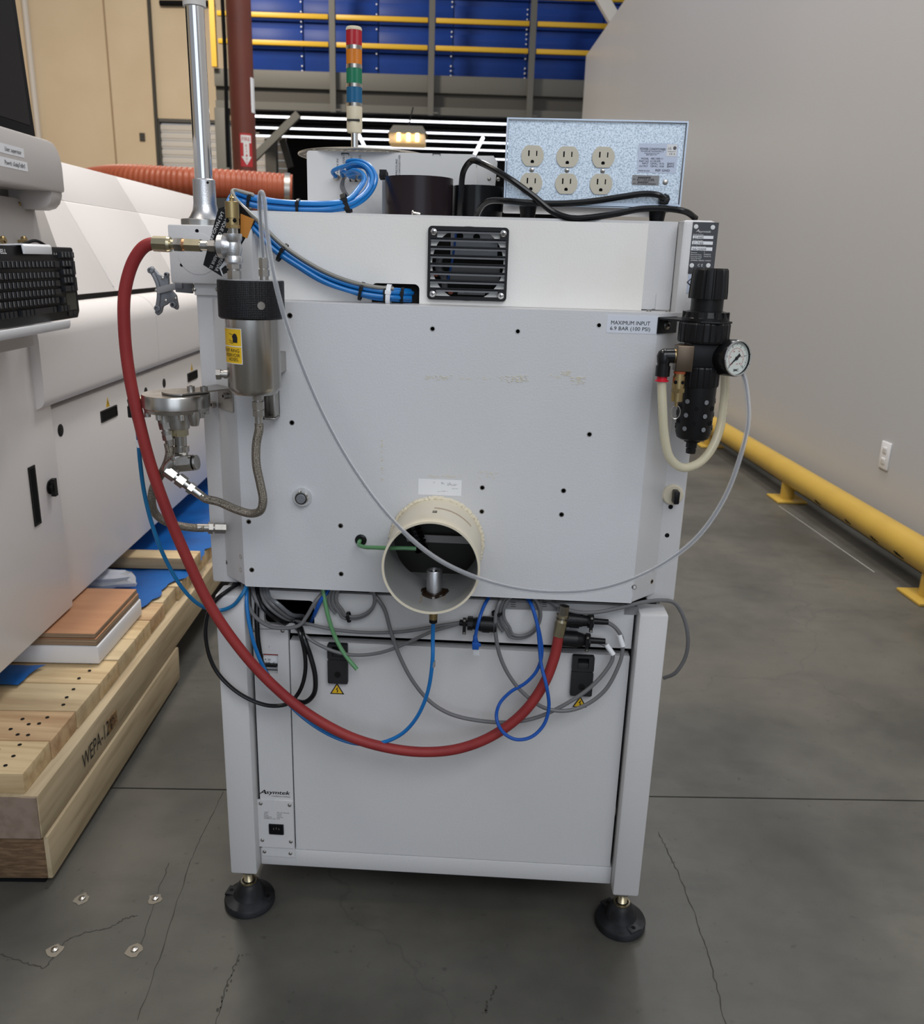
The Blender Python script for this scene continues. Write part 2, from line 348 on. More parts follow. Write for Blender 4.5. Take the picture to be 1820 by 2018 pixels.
def words(g, items, Y, m=0):                   # (text, left x, baseline y, cap px, width px or None, shear)
    for it in items:
        t, x, y, h, wd = it[:5]; sh = it[5] if len(it) > 5 else 0
        k = (P(x+100, y, Y)-P(x, y, Y)).length/100
        g.text(t, P(x, y, Y), EX, EZ, h*k, wd*k if wd else None, sh, m)
    return g
def screw(g, p, nrm, r, m=0, h=None):          # domed cross-head screw
    h = h or r*.6; p = Vector(p); g.lathe([(r, 0), (r*.95, h*.45), (r*.6, h*.9), (0, h)], p, nrm, 14, m); return g
NY = Vector((0, -1, 0))

# ================================================================== THE HALL
def fl(v0, v1):
    return G().box(-9, 6, v0, v1, -.12, 0)
g = G(); g.box(-9, 6.0, -6, .409, -.12, 0); g.box(-9, 6.0, .414, 20, -.12, 0); g.box(-9, 6, .409, .414, -.12, -.006)
tag(g.obj('floor', CONC, tf=B, flat=True), kind='structure')
g = G().box(1.96, 2.08, -5, 12.6, 0, 4.17); o = g.obj('wall_right', WALLR, tf=B, flat=True); tag(o, kind='structure')
G().box(1.945, 1.9599, -5, 12.59, 0.0, .085).obj('base_strip', BLACKM, parent=o, tf=B, flat=True)
# beige end wall with the dock door in it
VB = 17.0
dl, dr, dt = PV(312, 240, VB).x, PV(566, 250, VB).x, PV(370, 242, VB).z
wb = tag(G().plate([[(-12, 0), (3, 0), (3, 8), (-12, 8)], [(dl, .01), (dr, .01), (dr, dt), (dl, dt)]], XZ, VB, VB+.2).obj('wall_back', BEIGE, tf=B, flat=True), kind='structure')
for x, y0, y1, r, m in ((300, -5, 330, .036, MEZZD),):
    a, b = PV(x-7, y0, VB-.1), PV(x+15, y1, VB-.1)
    G().cyl((a.x, VB-.07, 8), (b.x-.05, VB-.07, .05), r, 12).obj('conduit', m, parent=wb, tf=B)
for x0, x1, m in ((201, 232, MEZZD),):
    a = PV(216, 150, VB); G().box(a.x-.02, a.x+.01, VB-.012, VB, 0, 8).obj('joint_strip', mat('joint_brown', (.34, .25, .16, 1), .8), parent=wb, tf=B, flat=True)
a = PV(66, 150, VB); G().cyl((a.x, VB-.06, 0), (a.x, VB-.06, 8), .055, 10).obj('conduit', DOORW, parent=wb, tf=B)
a, b = PV(318, 9, VB), PV(425, 10, VB); G().cyl((a.x, VB-.10, a.z), (b.x, VB-.10, b.z), .05, 10).obj('conduit', BLACKM, parent=wb, tf=B)
a = PV(281, 273, VB); G().box(a.x-.05, a.x+.05, VB-.03, VB, a.z-.05, a.z+.1).obj('switch_box', MEZZD, parent=wb, tf=B, flat=True)
d1 = tag(thing('door_1', B(((dl+dr)/2, VB+.1, 0)), None, None), kind='structure')
n = 24; sh = (dt-.04)/n
sl = G().box(dl, dr, VB+.06, VB+.10, .02, .02+sh*.9); sl.box(dl, dr, VB+.045, VB+.06, .02+sh*.25, .02+sh*.65)
s0 = sl.obj('slat', DOORW, parent=d1, tf=B, flat=True)
for i in range(1, n): dup(s0, d1, (0, 0, sh*i))
g = G().box(dl-.06, dl+.02, VB-.04, VB+.12, 0, dt+.06).box(dl, dr, VB-.04, VB+.12, dt, dt+.06); g.obj('door_frame', MEZZ, parent=d1, tf=B, flat=True)
tag(G().box(-8.9, -8.8, -5, 17, 0, 8).obj('wall_left', BEIGE, tf=B, flat=True), kind='structure')

# mezzanine
VM = 13.2; zb, zm, zt = 3.39, 3.70, 3.95; ul, ur = -3.70, 3.4
mz = thing('mezzanine', B((0, VM, 0)), 'grey steel mezzanine with dark joists beneath, above the machine top', 'mezzanine')
G().box(ul, ur, VM-.03, VM+.12, zm, zt).obj('edge_beam', MEZZ, parent=mz, tf=B, bevel=.01)
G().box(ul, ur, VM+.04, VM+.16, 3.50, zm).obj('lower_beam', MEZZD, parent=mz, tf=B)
G().box(ul, ur, VM-.02, VM+.10, zb, 3.50).obj('lower_flange', MEZZ, parent=mz, tf=B)
G().box(ul, ur, VM+.1, VB-.05, zt-.05, zt).obj('deck', DARK, parent=mz, tf=B, flat=True)
for i in range(7):
    v = VM+.35+i*.48; G().box(ul, ur, v, v+.08, 3.42, zt-.05).obj('joist', BLACKM, parent=mz, tf=B, flat=True)
g = G().box(PV(567, 300, VB).x, ur, VB-.12, VB-.06, 0, zt); g.obj('dark_back_sheet', BLACKM, parent=mz, tf=B, flat=True)  # added black sheet; darkness under the mezzanine put into its colour
px_ = PV(442, 270, VM)
G().box(px_.x-.13, px_.x+.07, VM-.05, VM+.15, 0, zb).obj('column', MEZZ, parent=mz, tf=B, bevel=.01)
a, b = PV(588, 225, VM-.1), PV(500, 312, VM-.1)
d = (b-a); nn = Vector((d.z, 0, -d.x)).normalized()*.055
G().obox((a+b)/2, d/2, nn, Vector((0, .05, 0))).obj('knee_brace', MEZZ, parent=mz, tf=B)
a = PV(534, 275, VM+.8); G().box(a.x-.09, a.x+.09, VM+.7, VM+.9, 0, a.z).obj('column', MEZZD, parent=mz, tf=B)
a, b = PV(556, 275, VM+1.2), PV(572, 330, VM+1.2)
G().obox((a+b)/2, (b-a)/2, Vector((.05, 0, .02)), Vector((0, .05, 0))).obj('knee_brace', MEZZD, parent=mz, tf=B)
# guard rail in front of the blue panels
gr = thing('guard_railing', B((0, VM-.06, zm)), 'yellow tube guard railing on grey posts along the mezzanine edge', 'railing')
posts = [PV(x, 100, VM-.1).x for x in (460, 655, 850, 1048, 1243)]
pz0 = zb-.02
for i, u in enumerate(posts[1:]):
    g = G().box(u-.045, u+.045, VM-.14, VM-.05, pz0, 5.4).box(u-.12, u+.12, VM-.135, VM-.125, pz0+.02, pz0+.04); g.obj('post', MEZZ, parent=gr, tf=B)
ends = [ul+.05]+posts[1:]
for zz in (4.31, 4.685, 5.05):
    for i in range(len(ends)-1):
        g = G().box(ends[i]+.06, ends[i+1]-.06, VM-.125, VM-.065, zz-.035, zz+.035); g.obj('rail', YRAIL, parent=gr, tf=B, bevel=.008)
G().box(ul+.0, ul+.08, VM-.14, VM-.06, zt, 5.4).obj('end_post', YRAIL, parent=gr, tf=B)
# blue cladding behind the railing
bl = tag(thing('wall_mezzanine', B((0, VM+.9, zt)), None, None), kind='structure')
pw = 1.19; u = ul+.12; k = 0
while u < 3.3:
    g = G().box(u+.008, u+pw-.008, VM+.55, VM+.60, zt, 7.2)
    for zz in (4.35, 4.75, 5.15): g.box(u+.008, u+pw-.008, VM+.50, VM+.55, zz, zz+.30)
    g.obj('panel', BLUEW, parent=bl, tf=B, bevel=.006)
    g = G()
    for zz in [zt+.1+.07*i for i in range(40)]:
        if random.random() < .45: g.cyl((u+pw-.03, VM+.49, zz), (u+pw-.03, VM+.55, zz), .011, 6)
    o = g.obj('rivets', LABELW, parent=bl, tf=B); o['kind'] = 'stuff'
    u += pw
G().box(ul+.1, 3.4, VM+.60, VM+.66, zt, 7.2).obj('backing', BLUEP, parent=bl, tf=B, flat=True)
a, b = PV(1184, -6, VM-.6), PV(1216, 50, VM-.6)
tag(G().obox((a+b)/2, (b-a)*1.3, Vector((.085, 0, .03)), Vector((0, .06, 0))).obj('roof_brace', DOORW, tf=B), 'pale diagonal roof brace crossing the blue cladding at the wall top', 'brace')
# strip lights under the mezzanine
zs = zb-.10
for k, (y, nm) in enumerate(((221, 'nearest the mezzanine edge, topmost in view'), (240, 'second below the mezzanine edge'), (262, 'third below the mezzanine edge'), (278, 'fourth below the mezzanine edge'), (293, 'fifth below, just above the white panel'), (310, 'lowest, beside the galvanised box'))):
    d = Binv(ray(850, y)); c = Binv(CAM); v = c.y+d.y*((zs-c.z)/d.z); v = max(min(v, VB-.5), VM+.05)
    zq = c.z+d.z*((v-c.y)/d.y)
    u0 = PV(500 if k < 4 else 700, y, v).x; u1 = PV(1010, y+3, v).x+.5
    g = G().box(u0, u1, v-.02, v+.02, zq-.013, zq+.013)
    L = thing('strip_light', B(((u0+u1)/2, v, zq)), 'white glowing strip light, the row '+nm, 'light', 'strip light rows under the mezzanine')
    g.obj('diffuser', LAMP, parent=L, tf=B, flat=True); G().box(u0, u1, v-.02, v+.03, zq+.018, zq+.035).obj('housing', BLACKM, parent=L, tf=B, flat=True)
    for uu in (u0+.4, u1-.4): G().cyl((uu, v, zq+.03), (uu, v, zt-.05), .006, 6).obj('hanger', BLACKM, parent=L, tf=B)
for xa, ya, xb, yb, nm in ((707, 266, 722, 297, 'short slanting strip light behind the stack light pole'), (951, 272, 935, 304, 'short slanting strip light left of the galvanised box')):
    a, b = PV(xa, ya, VM+.3), PV(xb, yb, VM+1.0)
    L = thing('strip_light', B((a+b)/2), nm, 'light'); G().tube([a, b], .03, 6, smooth=False).obj('diffuser', LAMP, parent=L, tf=B)
# hanging high bay lamp seen above the white panel
a, b = PV(764, 272, 11.0), PV(841, 276, 11.0); zc_ = PV(800, 283, 11.0).z; zt_ = PV(800, 245, 11.0).z; um = (a.x+b.x)/2; hw = (b.x-a.x)/2
hb = thing('high_bay_lamp', B((um, 11.2, zc_)), 'amber glowing box lamp hanging under the mezzanine beside the stack light', 'lamp')
g = G().add([(um-hw, 11, zc_+.13), (um+hw, 11, zc_+.13), (um+hw*.75, 11.1, zt_), (um-hw*.75, 11.1, zt_), (um-hw, 11.5, zc_+.13), (um+hw, 11.5, zc_+.13), (um+hw*.75, 11.4, zt_), (um-hw*.75, 11.4, zt_)],
    [(0,1,2,3), (4,7,6,5), (3,2,6,7), (0,3,7,4), (1,5,6,2)]); g.obj('hood', MEZZ, parent=hb, tf=B, flat=True)
G().box(um-hw*.95, um+hw*.9, 11.02, 11.45, zc_, zc_+.14).obj('reflector', AMBERG, parent=hb, tf=B, bevel=.02)
for t in (-.45, .05, .5): G().cyl((um+hw*t, 11.0, zc_+.03), (um+hw*t, 11.0, zc_+.13), .025, 10).obj('bulb', LAMPW, parent=hb, tf=B)
G().cyl((um, 11.25, zt_), (um, 12.9, zb+.05), .01, 6).obj('hanger', BLACKM, parent=hb, tf=B)
# fire column
c0 = PV(468, 0, 6.5); 
cl = thing('support_column', B((-1.805, 6.5, 0)), 'oxide red round steel column left of the stack light', 'column')
G().lathe([(.101, 0), (.101, 5.2)], B((-1.805, 6.5, 0)), (0, 0, 1), 40).obj('shaft', REDCOL, parent=cl)
G().box(-1.95, -1.66, 6.35, 6.65, 0, .02).obj('base_plate', REDCOL, parent=cl, tf=B)
def colpatch(x0, x1, z0, z1, m, nm, r=.1016, off=0):
    g = G(); vs, fs = [], []; n = 8; ctr = Vector((-1.805, 6.5)); cdir = Vector((Binv(CAM).x, Binv(CAM).y))-ctr; a0 = math.atan2(cdir.y, cdir.x)+off
    for i in range(n+1):
        a = a0+(x0+(x1-x0)*i/n)/r
        for z in (z0, z1): vs.append((ctr.x+r*math.cos(a), ctr.y+r*math.sin(a), z))
    fs = [(2*i, 2*i+2, 2*i+3, 2*i+1) for i in range(n)]
    g.add(vs, fs); return g
zs0, zs1 = PV(475, 328, 6.4).z, PV(475, 262, 6.4).z; oo = .18
sg = colpatch(-.052, .052, zs0, zs1, 0, '', .1025, oo).obj('extinguisher_sign', REDP, parent=cl, tf=B)
ctr = Vector((-1.805, 6.5)); cdir = Vector((Binv(CAM).x, Binv(CAM).y))-ctr; a0 = math.atan2(cdir.y, cdir.x)+oo
def oncol(s_, z, r): return (ctr.x+r*math.cos(a0+s_/.1025), ctr.y+r*math.sin(a0+s_/.1025), z)
def colquad(g, x0, x1, z0, z1, tip=False, n=8):
    for i in range(n):
        sa, sb = x0+(x1-x0)*i/n, x0+(x1-x0)*(i+1)/n; za_ = z0; 
        ta, tb_ = (abs(sa)/abs(x1), abs(sb)/abs(x1)) if tip else (0, 0)
        g.add([oncol(sa, z0+(z1-z0)*ta, .1034), oncol(sb, z0+(z1-z0)*tb_, .1034), oncol(sb, z1, .1034), oncol(sa, z1, .1034)], [(0, 1, 2, 3)])
    return g
g = G(); colquad(g, -.024, .024, zs0+.075, zs1-.07); colquad(g, -.043, .043, zs0+.012, zs0+.080, True); colquad(g, -.043, .043, zs1-.075, zs1-.015)
g.obj('arrow', WINK, parent=sg, tf=B, flat=True)
g = G()
def coltext(t, z, h, w_):
    t2 = G().text(t, (0, 0, 0), (1, 0, 0), (0, 1, 0), h, w_, lift=0, align='CENTER'); g.add([oncol(p.x, z+p.y, .1042) for p in t2.v], t2.f)
coltext('FIRE', zs1-.060, .030, .066)
for i, ch in enumerate('EXTING'): coltext(ch, zs1-.105-.026*i, .018, .013)
g.obj('lettering', REDP, parent=sg, tf=B, flat=True)
colpatch(-.045, .045, PV(497, 220, 6.4).z, PV(497, 150, 6.4).z, 0, '', .1025, 1.22).obj('side_sign', LABELW, parent=cl, tf=B, label='white sign on the side of the column')
g = G().tube([PV(437, -20, 9), PV(444, 130, 9), PV(447, 250, 9), PV(450, 330, 9)], .022, 8); tag(g.obj('drop_cable', BLACKM, tf=B), 'black vertical cable left of the red column', 'cable')
# orange flexible duct
VD = 4.6
pc = [PV(150, 372, VD+.9), PV(190, 360, VD+.25), PV(250, 356, VD), PV(350, 361, VD-.05), PV(470, 367, VD), PV(576, 375, VD+.05)]
rr = .099
path = catmull(pc, 26); n_ = len(path)
g = G(); g.tube(path, lambda t: rr*(1+.035*math.sin(t*2*PI*38)), 22, smooth=False)
# finer rings: resample
path2 = []
for i in range(len(path)-1):
    for k in range(3): path2.append(path[i].lerp(path[i+1], k/3))
path2.append(path[-1]); g = G(); g.tube(path2, lambda t: rr*(1+.022*math.sin(t*2*PI*54)), 24, smooth=False)
dc = thing('flexible_duct', B((path[n_//2].x, VD, path[n_//2].z-rr)), 'orange corrugated flexible duct lying behind the chrome pole', 'duct')
g.obj('hose', DUCTO, parent=dc, tf=B, angle=80)
e = path[-1]; ax = (path[-1]-path[-2]).normalized()
G().pipe(e-ax*.05, e-ax*.015, rr*1.06, rr*.98, 28).obj('clamp_band', STEELD, parent=dc, tf=B)
G().cyl(e-ax*.001, e+ax*.004, rr*.9, 24).obj('opening', DARK, parent=dc, tf=B)
bs = thing('duct_stand', B((-2.1, VD, 0)), 'dark machine stand carrying the orange duct', 'stand')
G().box(-3.0, -1.25, VD-.2, VD+.4, 0, 1.42).obj('body', MEZZD, parent=bs, tf=B, bevel=.02)
for x in (-2.6, -1.5): G().box(x-.1, x+.1, VD-.1, VD+.25, 1.42, PV(350, 361, VD).z-rr+.01).obj('saddle', MEZZD, parent=bs, tf=B)

# yellow wall guard
ra = thing('wall_guard_rail', B((1.82, 3, 0)), 'low yellow round guard rail along the foot of the white wall', 'rail')
G().cyl((1.82, -1.5, .148), (1.82, 9.0, .148), .061, 28).obj('pipe', YPIPE, parent=ra, tf=B)
for v in (.30, 1.70, 3.10, 4.50, 5.90, 7.3):
    g = G().cyl((1.815, v, .012), (1.815, v, .11), .036, 18); o = g.obj('post', YPIPE, parent=ra, tf=B)
    G().box(1.735, 1.895, v-.085, v+.085, 0.001, .012).obj('base_plate', YPIPE, parent=ra, tf=B, bevel=.002)
g = G()
for (v, s_, a) in ((2.62, .05, -.4), (2.30, .035, -.5), (2.06, .05, -.35), (1.86, .06, -.45)):
    for k in range(3):
        an = PI+.62+a*.2-k*.06; r = .0615
        g.obox((1.82+r*math.cos(an), v+k*.012, .148+r*math.sin(an)), (0, s_/2*(1-.25*k), 0), Vector((-math.sin(an), 0, math.cos(an)))*.0035, Vector((math.cos(an), 0, math.sin(an)))*.0006)
tag(g.obj('paint_chips', BLACKM, parent=ra, tf=B), kind='stuff')
# wall socket
wo = thing('wall_outlet', B((1.95, 2.45, .34)), 'white duplex wall outlet on the right wall above the yellow rail', 'outlet')
zo0, zo1 = .338, .462
G().box(1.952, 1.960, 2.405, 2.485, zo0, zo1).obj('cover_plate', LABELW, parent=wo, tf=B, bevel=.003)
for zc in (.375, .425):
    s_ = G().box(1.948, 1.952, 2.428, 2.462, zc-.014, zc+.014).obj('socket', WINK, parent=wo, tf=B, bevel=.003)
    g = G().box(1.9475, 1.949, 2.436, 2.438, zc-.003, zc+.006).box(1.9475, 1.949, 2.450, 2.452, zc-.003, zc+.006); g.obj('slots', INK, parent=s_, tf=B, flat=True)
# anchors in the floor
for (x, y), nm in (((162, 1772), 'rear left of the four, nearest the pallet corner'), ((306, 1772), 'rear right of the four'), ((108, 1873), 'front left of the four'), ((265, 1873), 'front right of the four')):
    p = PF(x, y); g = G(); g.lathe([(.0075, 0), (.006, .004), (0, .0055)], p, (0, 0, 1), 10)
    A = thing('floor_anchor', B(p), 'steel floor anchor stub in chipped concrete, '+nm, 'anchor', 'floor anchors by the pallet')
    g.obj('stud', STEEL, parent=A, tf=B)
    g = G(); pts = []
    for i in range(12):
        a = 2*PI*i/12; r = random.uniform(.010, .018); pts.append((p.x+r*math.cos(a), p.y+r*math.sin(a)))
    g.prism(pts, XY, .0002, .0014); g.obj('chip_ring', mat('chipped_concrete', (.23, .205, .165, 1), .9), parent=A, tf=B, flat=True)
FLOOR = bpy.data.objects['floor']
g = G(); random.seed(4)
for wd, pl in ((.0011, ((334, 1700), (307, 1766), (276, 1866))), (.0013, ((375, 1700), (330, 1838), (271, 2010))), (.0016, ((0, 1881), (46, 1896), (88, 1909), (127, 1854), (165, 1838), (215, 1829), (246, 1810), (271, 1804))),
               (.0015, ((1296, 1640), (1312, 1672), (1340, 1730), (1375, 1820), (1400, 1900), (1430, 2018))), (.0010, ((440, 1560), (400, 1640), (372, 1705))), (.0012, ((470, 1880), (440, 1960), (425, 2018)))):
    pts = [PF(x, y) for x, y in pl]; q = []
    for a, b in zip(pts, pts[1:]):
        for k in range(9): q.append(a.lerp(b, k/9)+Vector((random.uniform(-.0022, .0022), random.uniform(-.0022, .0022), 0)))
    q.append(pts[-1])
    vs = []
    for i, p in enumerate(q):
        d = (q[min(i+1, len(q)-1)]-q[max(i-1, 0)]).normalized(); n_ = Vector((-d.y, d.x, 0)); w_ = wd*random.uniform(.3, .9)
        vs += [p+n_*w_+Vector((0, 0, .0004)), p-n_*w_+Vector((0, 0, .0004))]
    g.add(vs, [(2*i, 2*i+1, 2*i+3, 2*i+2) for i in range(len(q)-1)])
for (x0, y0), (x1, y1), n_ in (((478, 1880), (425, 2000), 12), ((980, 1940), (950, 2000), 14)):
    for k in range(n_):
        t = (k+random.random()*.6)/n_; p = PF(x0+(x1-x0)*t+random.uniform(-4, 4), y0+(y1-y0)*t); r_ = random.uniform(.0012, .0035)
        g.add([p+Vector((r_*math.cos(a)*random.uniform(.5, 1), r_*math.sin(a)*1.2, .0004)) for a in [2*PI*i/7 for i in range(7)]], [tuple(range(7))])
tag(g.obj('crack', mat('crack_dirt', (.045, .043, .037, 1), .9), parent=FLOOR, tf=B, flat=True), kind='stuff')
# painted scribe line, tape remnant and floor marks
a, b = PF(1534, 997), PF(1722, 1128)
tag(G().add([(a.x-.002, a.y, .0008), (a.x+.002, a.y, .0008), (b.x+.0035, b.y, .0008), (b.x-.0025, b.y, .0008)], [(0,1,2,3)]).obj('chalk_line', mat('faint_chalk', (.34, .335, .31, 1), .8), tf=B, flat=True), 'thin pale line on the floor beside the yellow rail', 'line')

# ================================================================== PALLET AND THE WHITE MACHINE ON IT
pal = thing('wooden_pallet', B((-1.4, 1.5, 0)), 'heavy pine pallet with handwriting on its beam, under the large white machine', 'pallet')
ub = -.82
def wob(g, amt):                               # slightly uneven sawn edges
    g.v = [p+Vector((random.uniform(-amt, amt), random.uniform(-amt, amt), random.uniform(-amt, amt))) for p in g.v]; return g
g = G().prism([(ub-.128, .112), (ub-.006, .112), (ub-.005, .2085), (ub-.130, .2085)], lambda a, b, d: Vector((a, d, b)), .085, 3.9)
tb = g.obj('upper_beam', WOODL, parent=pal, tf=B, bevel=.004)
g = G().box(ub-.13, ub-.002, .095, .93, .012, .110); lb = wob(g, .002).obj('lower_beam', WOODL, parent=pal, tf=B, bevel=.004)
G().box(ub-.124, ub-.010, .0925, .0955, .016, .108).obj('end_face', WOODD, parent=lb, tf=B, bevel=.001, label='rough brown end grain')
G().prism([(ub-.125, .115), (ub-.009, .115), (ub-.008, .2055), (ub-.127, .2055)], lambda a, b, d: Vector((a, d, b)), .0825, .0852).obj('end_face', WOODE, parent=tb, tf=B, label='sawn end grain')
for v in (2.0, 3.1): G().box(ub-.13, ub-.002, v, v+.5, .0, .110).obj('lower_beam', WOODL, parent=pal, tf=B, bevel=.004)
for u in (-1.7, -2.5):
    G().box(u-.06, u+.06, .08, 3.9, .0, .208).obj('inner_beam', WOODL, parent=pal, tf=B, bevel=.004)
G().box(ub-.115, ub-.02, .10, .16, .0, .013).obj('foot_block', BLACKM, parent=pal, tf=B)
vj = [.090, .206, .323, .446, .564, .683, .802, .922, 1.04]
while vj[-1] < 3.8: vj.append(vj[-1]+.12)
nails = G(); random.seed(3)
for i in range(len(vj)-1):
    du = random.uniform(-.004, .004); dz = random.uniform(-.0015, .0015)
    cc = random.choice([(.56, .42, .22), (.50, .36, .19), (.54, .38, .2), (.46, .33, .17)])
    m = WOOD if i % 3 != 1 else WOODB if 'WOODB' in globals() else WOOD
    G().box(-2.6, ub-.029+du, vj[i]+.0015, vj[i+1]-.0015, .2085, .252+dz).obj('plank', [WOOD, WOODB, WOODC, WOOD, WOODC][i % 5], parent=pal, tf=B, bevel=.0025)
    for k in range(3):
        vv = vj[i]+.022+k*.036+random.uniform(-.006, .006); uu = ub-.075-.012*k*.3+random.uniform(-.012, .012)
        nails.lathe([(.0042, 0), (.0038, .0006)], (uu, vv, .2528), (0, 0, 1), 8)
    if i in (0, 1):
        for k in range(4): nails.lathe([(.0042, 0), (.0036, .0006)], (ub-.10-.03*random.random(), vj[i]+.02+.02*k, .2528), (0, 0, 1), 8)
tag(nails.obj('nail_heads', DARK, parent=pal, tf=B), kind='stuff')
# handwriting and stamp on the sloping face of the beam
wo_ = Vector((ub-.0045, .277, .138)); ey_ = Vector((0, 0, 1)); ex_ = Vector((0, 1, 0))
G().text('WEPA-124', wo_, ex_, ey_, .036, .165, .1, lift=.0008).obj('handwriting', INK, parent=pal, tf=B, flat=True)
g = G(); so = wo_+ex_*.143+ey_*.0
STAMP = mat('brand_stamp', (.17, .085, .03, 1), .7, noise=(160, .9, 2, ONE, (.40, .27, .13, 1)))
g.obox(so+ex_*.026+ey_*.016, ex_*.026, ey_*.017, Vector((.0008, 0, 0))); so2 = g.obj('heat_stamp', STAMP, parent=pal, tf=B, flat=True)
g = G(); g.text('IPPC', so+ex_*.006+ey_*.018, ex_, ey_, .010, .036, lift=.0012); g.text('HT', so+ex_*.012+ey_*.003, ex_, ey_, .010, .026, lift=.0012); g.obj('stamp_print', INK, parent=so2, tf=B, flat=True)
# foam, plywood, timber, tarp, bag
G_ = G().box(-1.35, -.880, .537, .835, .2535, .299); tag(G_.obj('foam_block', FOAM, tf=B, bevel=.004), 'white foam slab on the pallet planks under the plywood', 'foam')
for k, (z0, z1, du, nm) in enumerate(((.2995, .3165, .0, 'lower thick plywood sheet resting on the white foam slab'), (.317, .3285, -.004, 'upper thin reddish plywood sheet on top of the stack'))):
    T = thing('plywood_sheet', B((-1.1, .68, z0)), nm, 'plywood', 'plywood stack under the machine corner')
    G().box(-1.3, -.884+du, .541+.004*k, .83, z0, z1-.0008).obj('veneer_edges', PLYE, parent=T, tf=B, bevel=.001)
    G().box(-1.3, -.8845+du, .5415+.004*k, .8295, z1-.0008, z1).obj('face', PLYF, parent=T, tf=B)
a = Vector((-.828, 1.155, 0))
tag(G().box(-1.25, a.x, a.y, a.y+.075, .2635, .300).obj('timber_block', WOOD, tf=B, bevel=.003), 'loose pale timber batten lying across the blue tarp', 'timber')
def tarp_edge(v):
    T_ = [(.40, -1.00), (.46, -1.02), (.53, -1.00), (.56, -.95), (.80, -.91), (.89, -.882), (1.04, -.872), (1.10, -.842), (9, -.842)]
    for (a_, b_), (c_, d_) in zip(T_, T_[1:]):
        if v <= c_: return b_+(d_-b_)*(v-a_)/(c_-a_)
nx, nyv = 36, 120; random.seed(11); vs, fs = [], []
from mathutils import noise as mnoise
for j in range(nyv+1):
    v = .42+j*(3.3-.42)/nyv
    for i in range(nx+1):
        t = i/nx; edge = tarp_edge(v)+.006*math.sin(v*41)+.005*math.sin(v*87)
        u = -1.75+t*(edge+1.75); q = Vector((u*9, v*9, 0)); z = .2565+.006*abs(mnoise.noise(q))+.003*abs(mnoise.noise(q*2.7))+.001
        if -1.35 < u < -.87 and .52 < v < .85: z = .2552
        vs.append((u, v, min(z, .262)))
for j in range(nyv):
    for i in range(nx):
        u, v, _ = vs[j*(nx+1)+i]
        if -1.36 < u < -.86 and .50 < v < .85: continue
        
        fs.append((j*(nx+1)+i, j*(nx+1)+i+1, (j+1)*(nx+1)+i+1, (j+1)*(nx+1)+i))
tag(G().add(vs, fs).obj('tarp', TARP, tf=B, angle=60), 'crinkled blue plastic tarp spread on the pallet beneath the white machine', 'tarp')
bp_ = Vector((-1.02, .96, .27)); g = G(); vs, fs = [], []; n1, n2 = 14, 10
for j in range(n2+1):
    th = PI*j/n2
    for i in range(n1):
        ph = 2*PI*i/n1; q = Vector((math.sin(th)*math.cos(ph), math.sin(th)*math.sin(ph), math.cos(th))); r = 1+.35*mnoise.noise(q*2.6+Vector((4, 1, 7)))
        vs.append((bp_.x-.03+q.x*.11*r, bp_.y+.03+q.y*.05*r, max(.268+q.z*.028*r+.022, .268)))
for j in range(n2):
    for i in range(n1): fs.append((j*n1+i, j*n1+(i+1) % n1, (j+1)*n1+(i+1) % n1, (j+1)*n1+i))
tag(g.add(vs, fs).obj('plastic_bag', BAG, tf=B, angle=20), 'crumpled clear plastic bag on the blue tarp behind the plywood', 'bag')

# the white machine
wm = thing('process_machine', B((-1.6, 1.5, .33)), 'long white enclosed production machine standing on the wooden pallet', 'machine')
V0, V1 = .70, 2.95; zg = .842
UV = lambda prof: [(a, b) for a, b in prof]
ext = lambda a, b, d: Vector((a, d, b))
G().box(-2.3, -1.015, V0, V1, .335, zg-.010).obj('lower_panel', GREYW, parent=wm, tf=B, bevel=.004)
G().box(-2.25, -1.06, V0, V1-.02, zg-.02, 1.10).obj('core', DARK, parent=wm, tf=B, flat=True)
def bulge():
    p = [(-1.5, zg+.006), (-1.02, zg+.006)]
    for k in range(7): t = -PI/2+k*PI/12; p.append((-1.005+.025*math.cos(t), zg+.031+.025*math.sin(t)))
    p += [(-.978, .90), (-.978, .98)]
    for k in range(9): t = k*PI/2/8; p.append((-1.043+.065*math.cos(t), 1.005+.066*math.sin(t)))
    p += [(-1.5, 1.071)]
    return p
for a_, b_ in ((V0-.08, 1.420), (1.424, V1)):
    G().prism(bulge(), ext, a_, b_).obj('middle_cover', GREYW, parent=wm, tf=B, angle=30)
for a_, b_ in ((V0-.15, 1.303), (1.3055, 1.92), (1.9225, V1)):
    G().prism([(-1.9, 1.086), (-1.052, 1.086), (-1.18, 1.335), (-1.9, 1.335)], ext, a_, b_).obj('hood_panel', GREYW, parent=wm, tf=B, bevel=.004)
    G().prism([(-1.9, 1.3355), (-1.183, 1.3355), (-1.25, 1.455), (-1.9, 1.455)], ext, a_, b_).obj('hood_top', GREYW, parent=wm, tf=B, bevel=.003)
lo = PU(107, 487, -1.05); n_h = Vector((.89, 0, .457))
hr_ = PU(126, 482, -1.062)
g = G().text('HC', Vector((-1.0612, hr_.y, 1.108)), Vector((0, 1, 0)), Vector((-.457, 0, .89)), .058, .15, .25, bold=.03, align='RIGHT', lift=.0012); g.obj('logo', BLUEP, parent=wm, tf=B, flat=True)
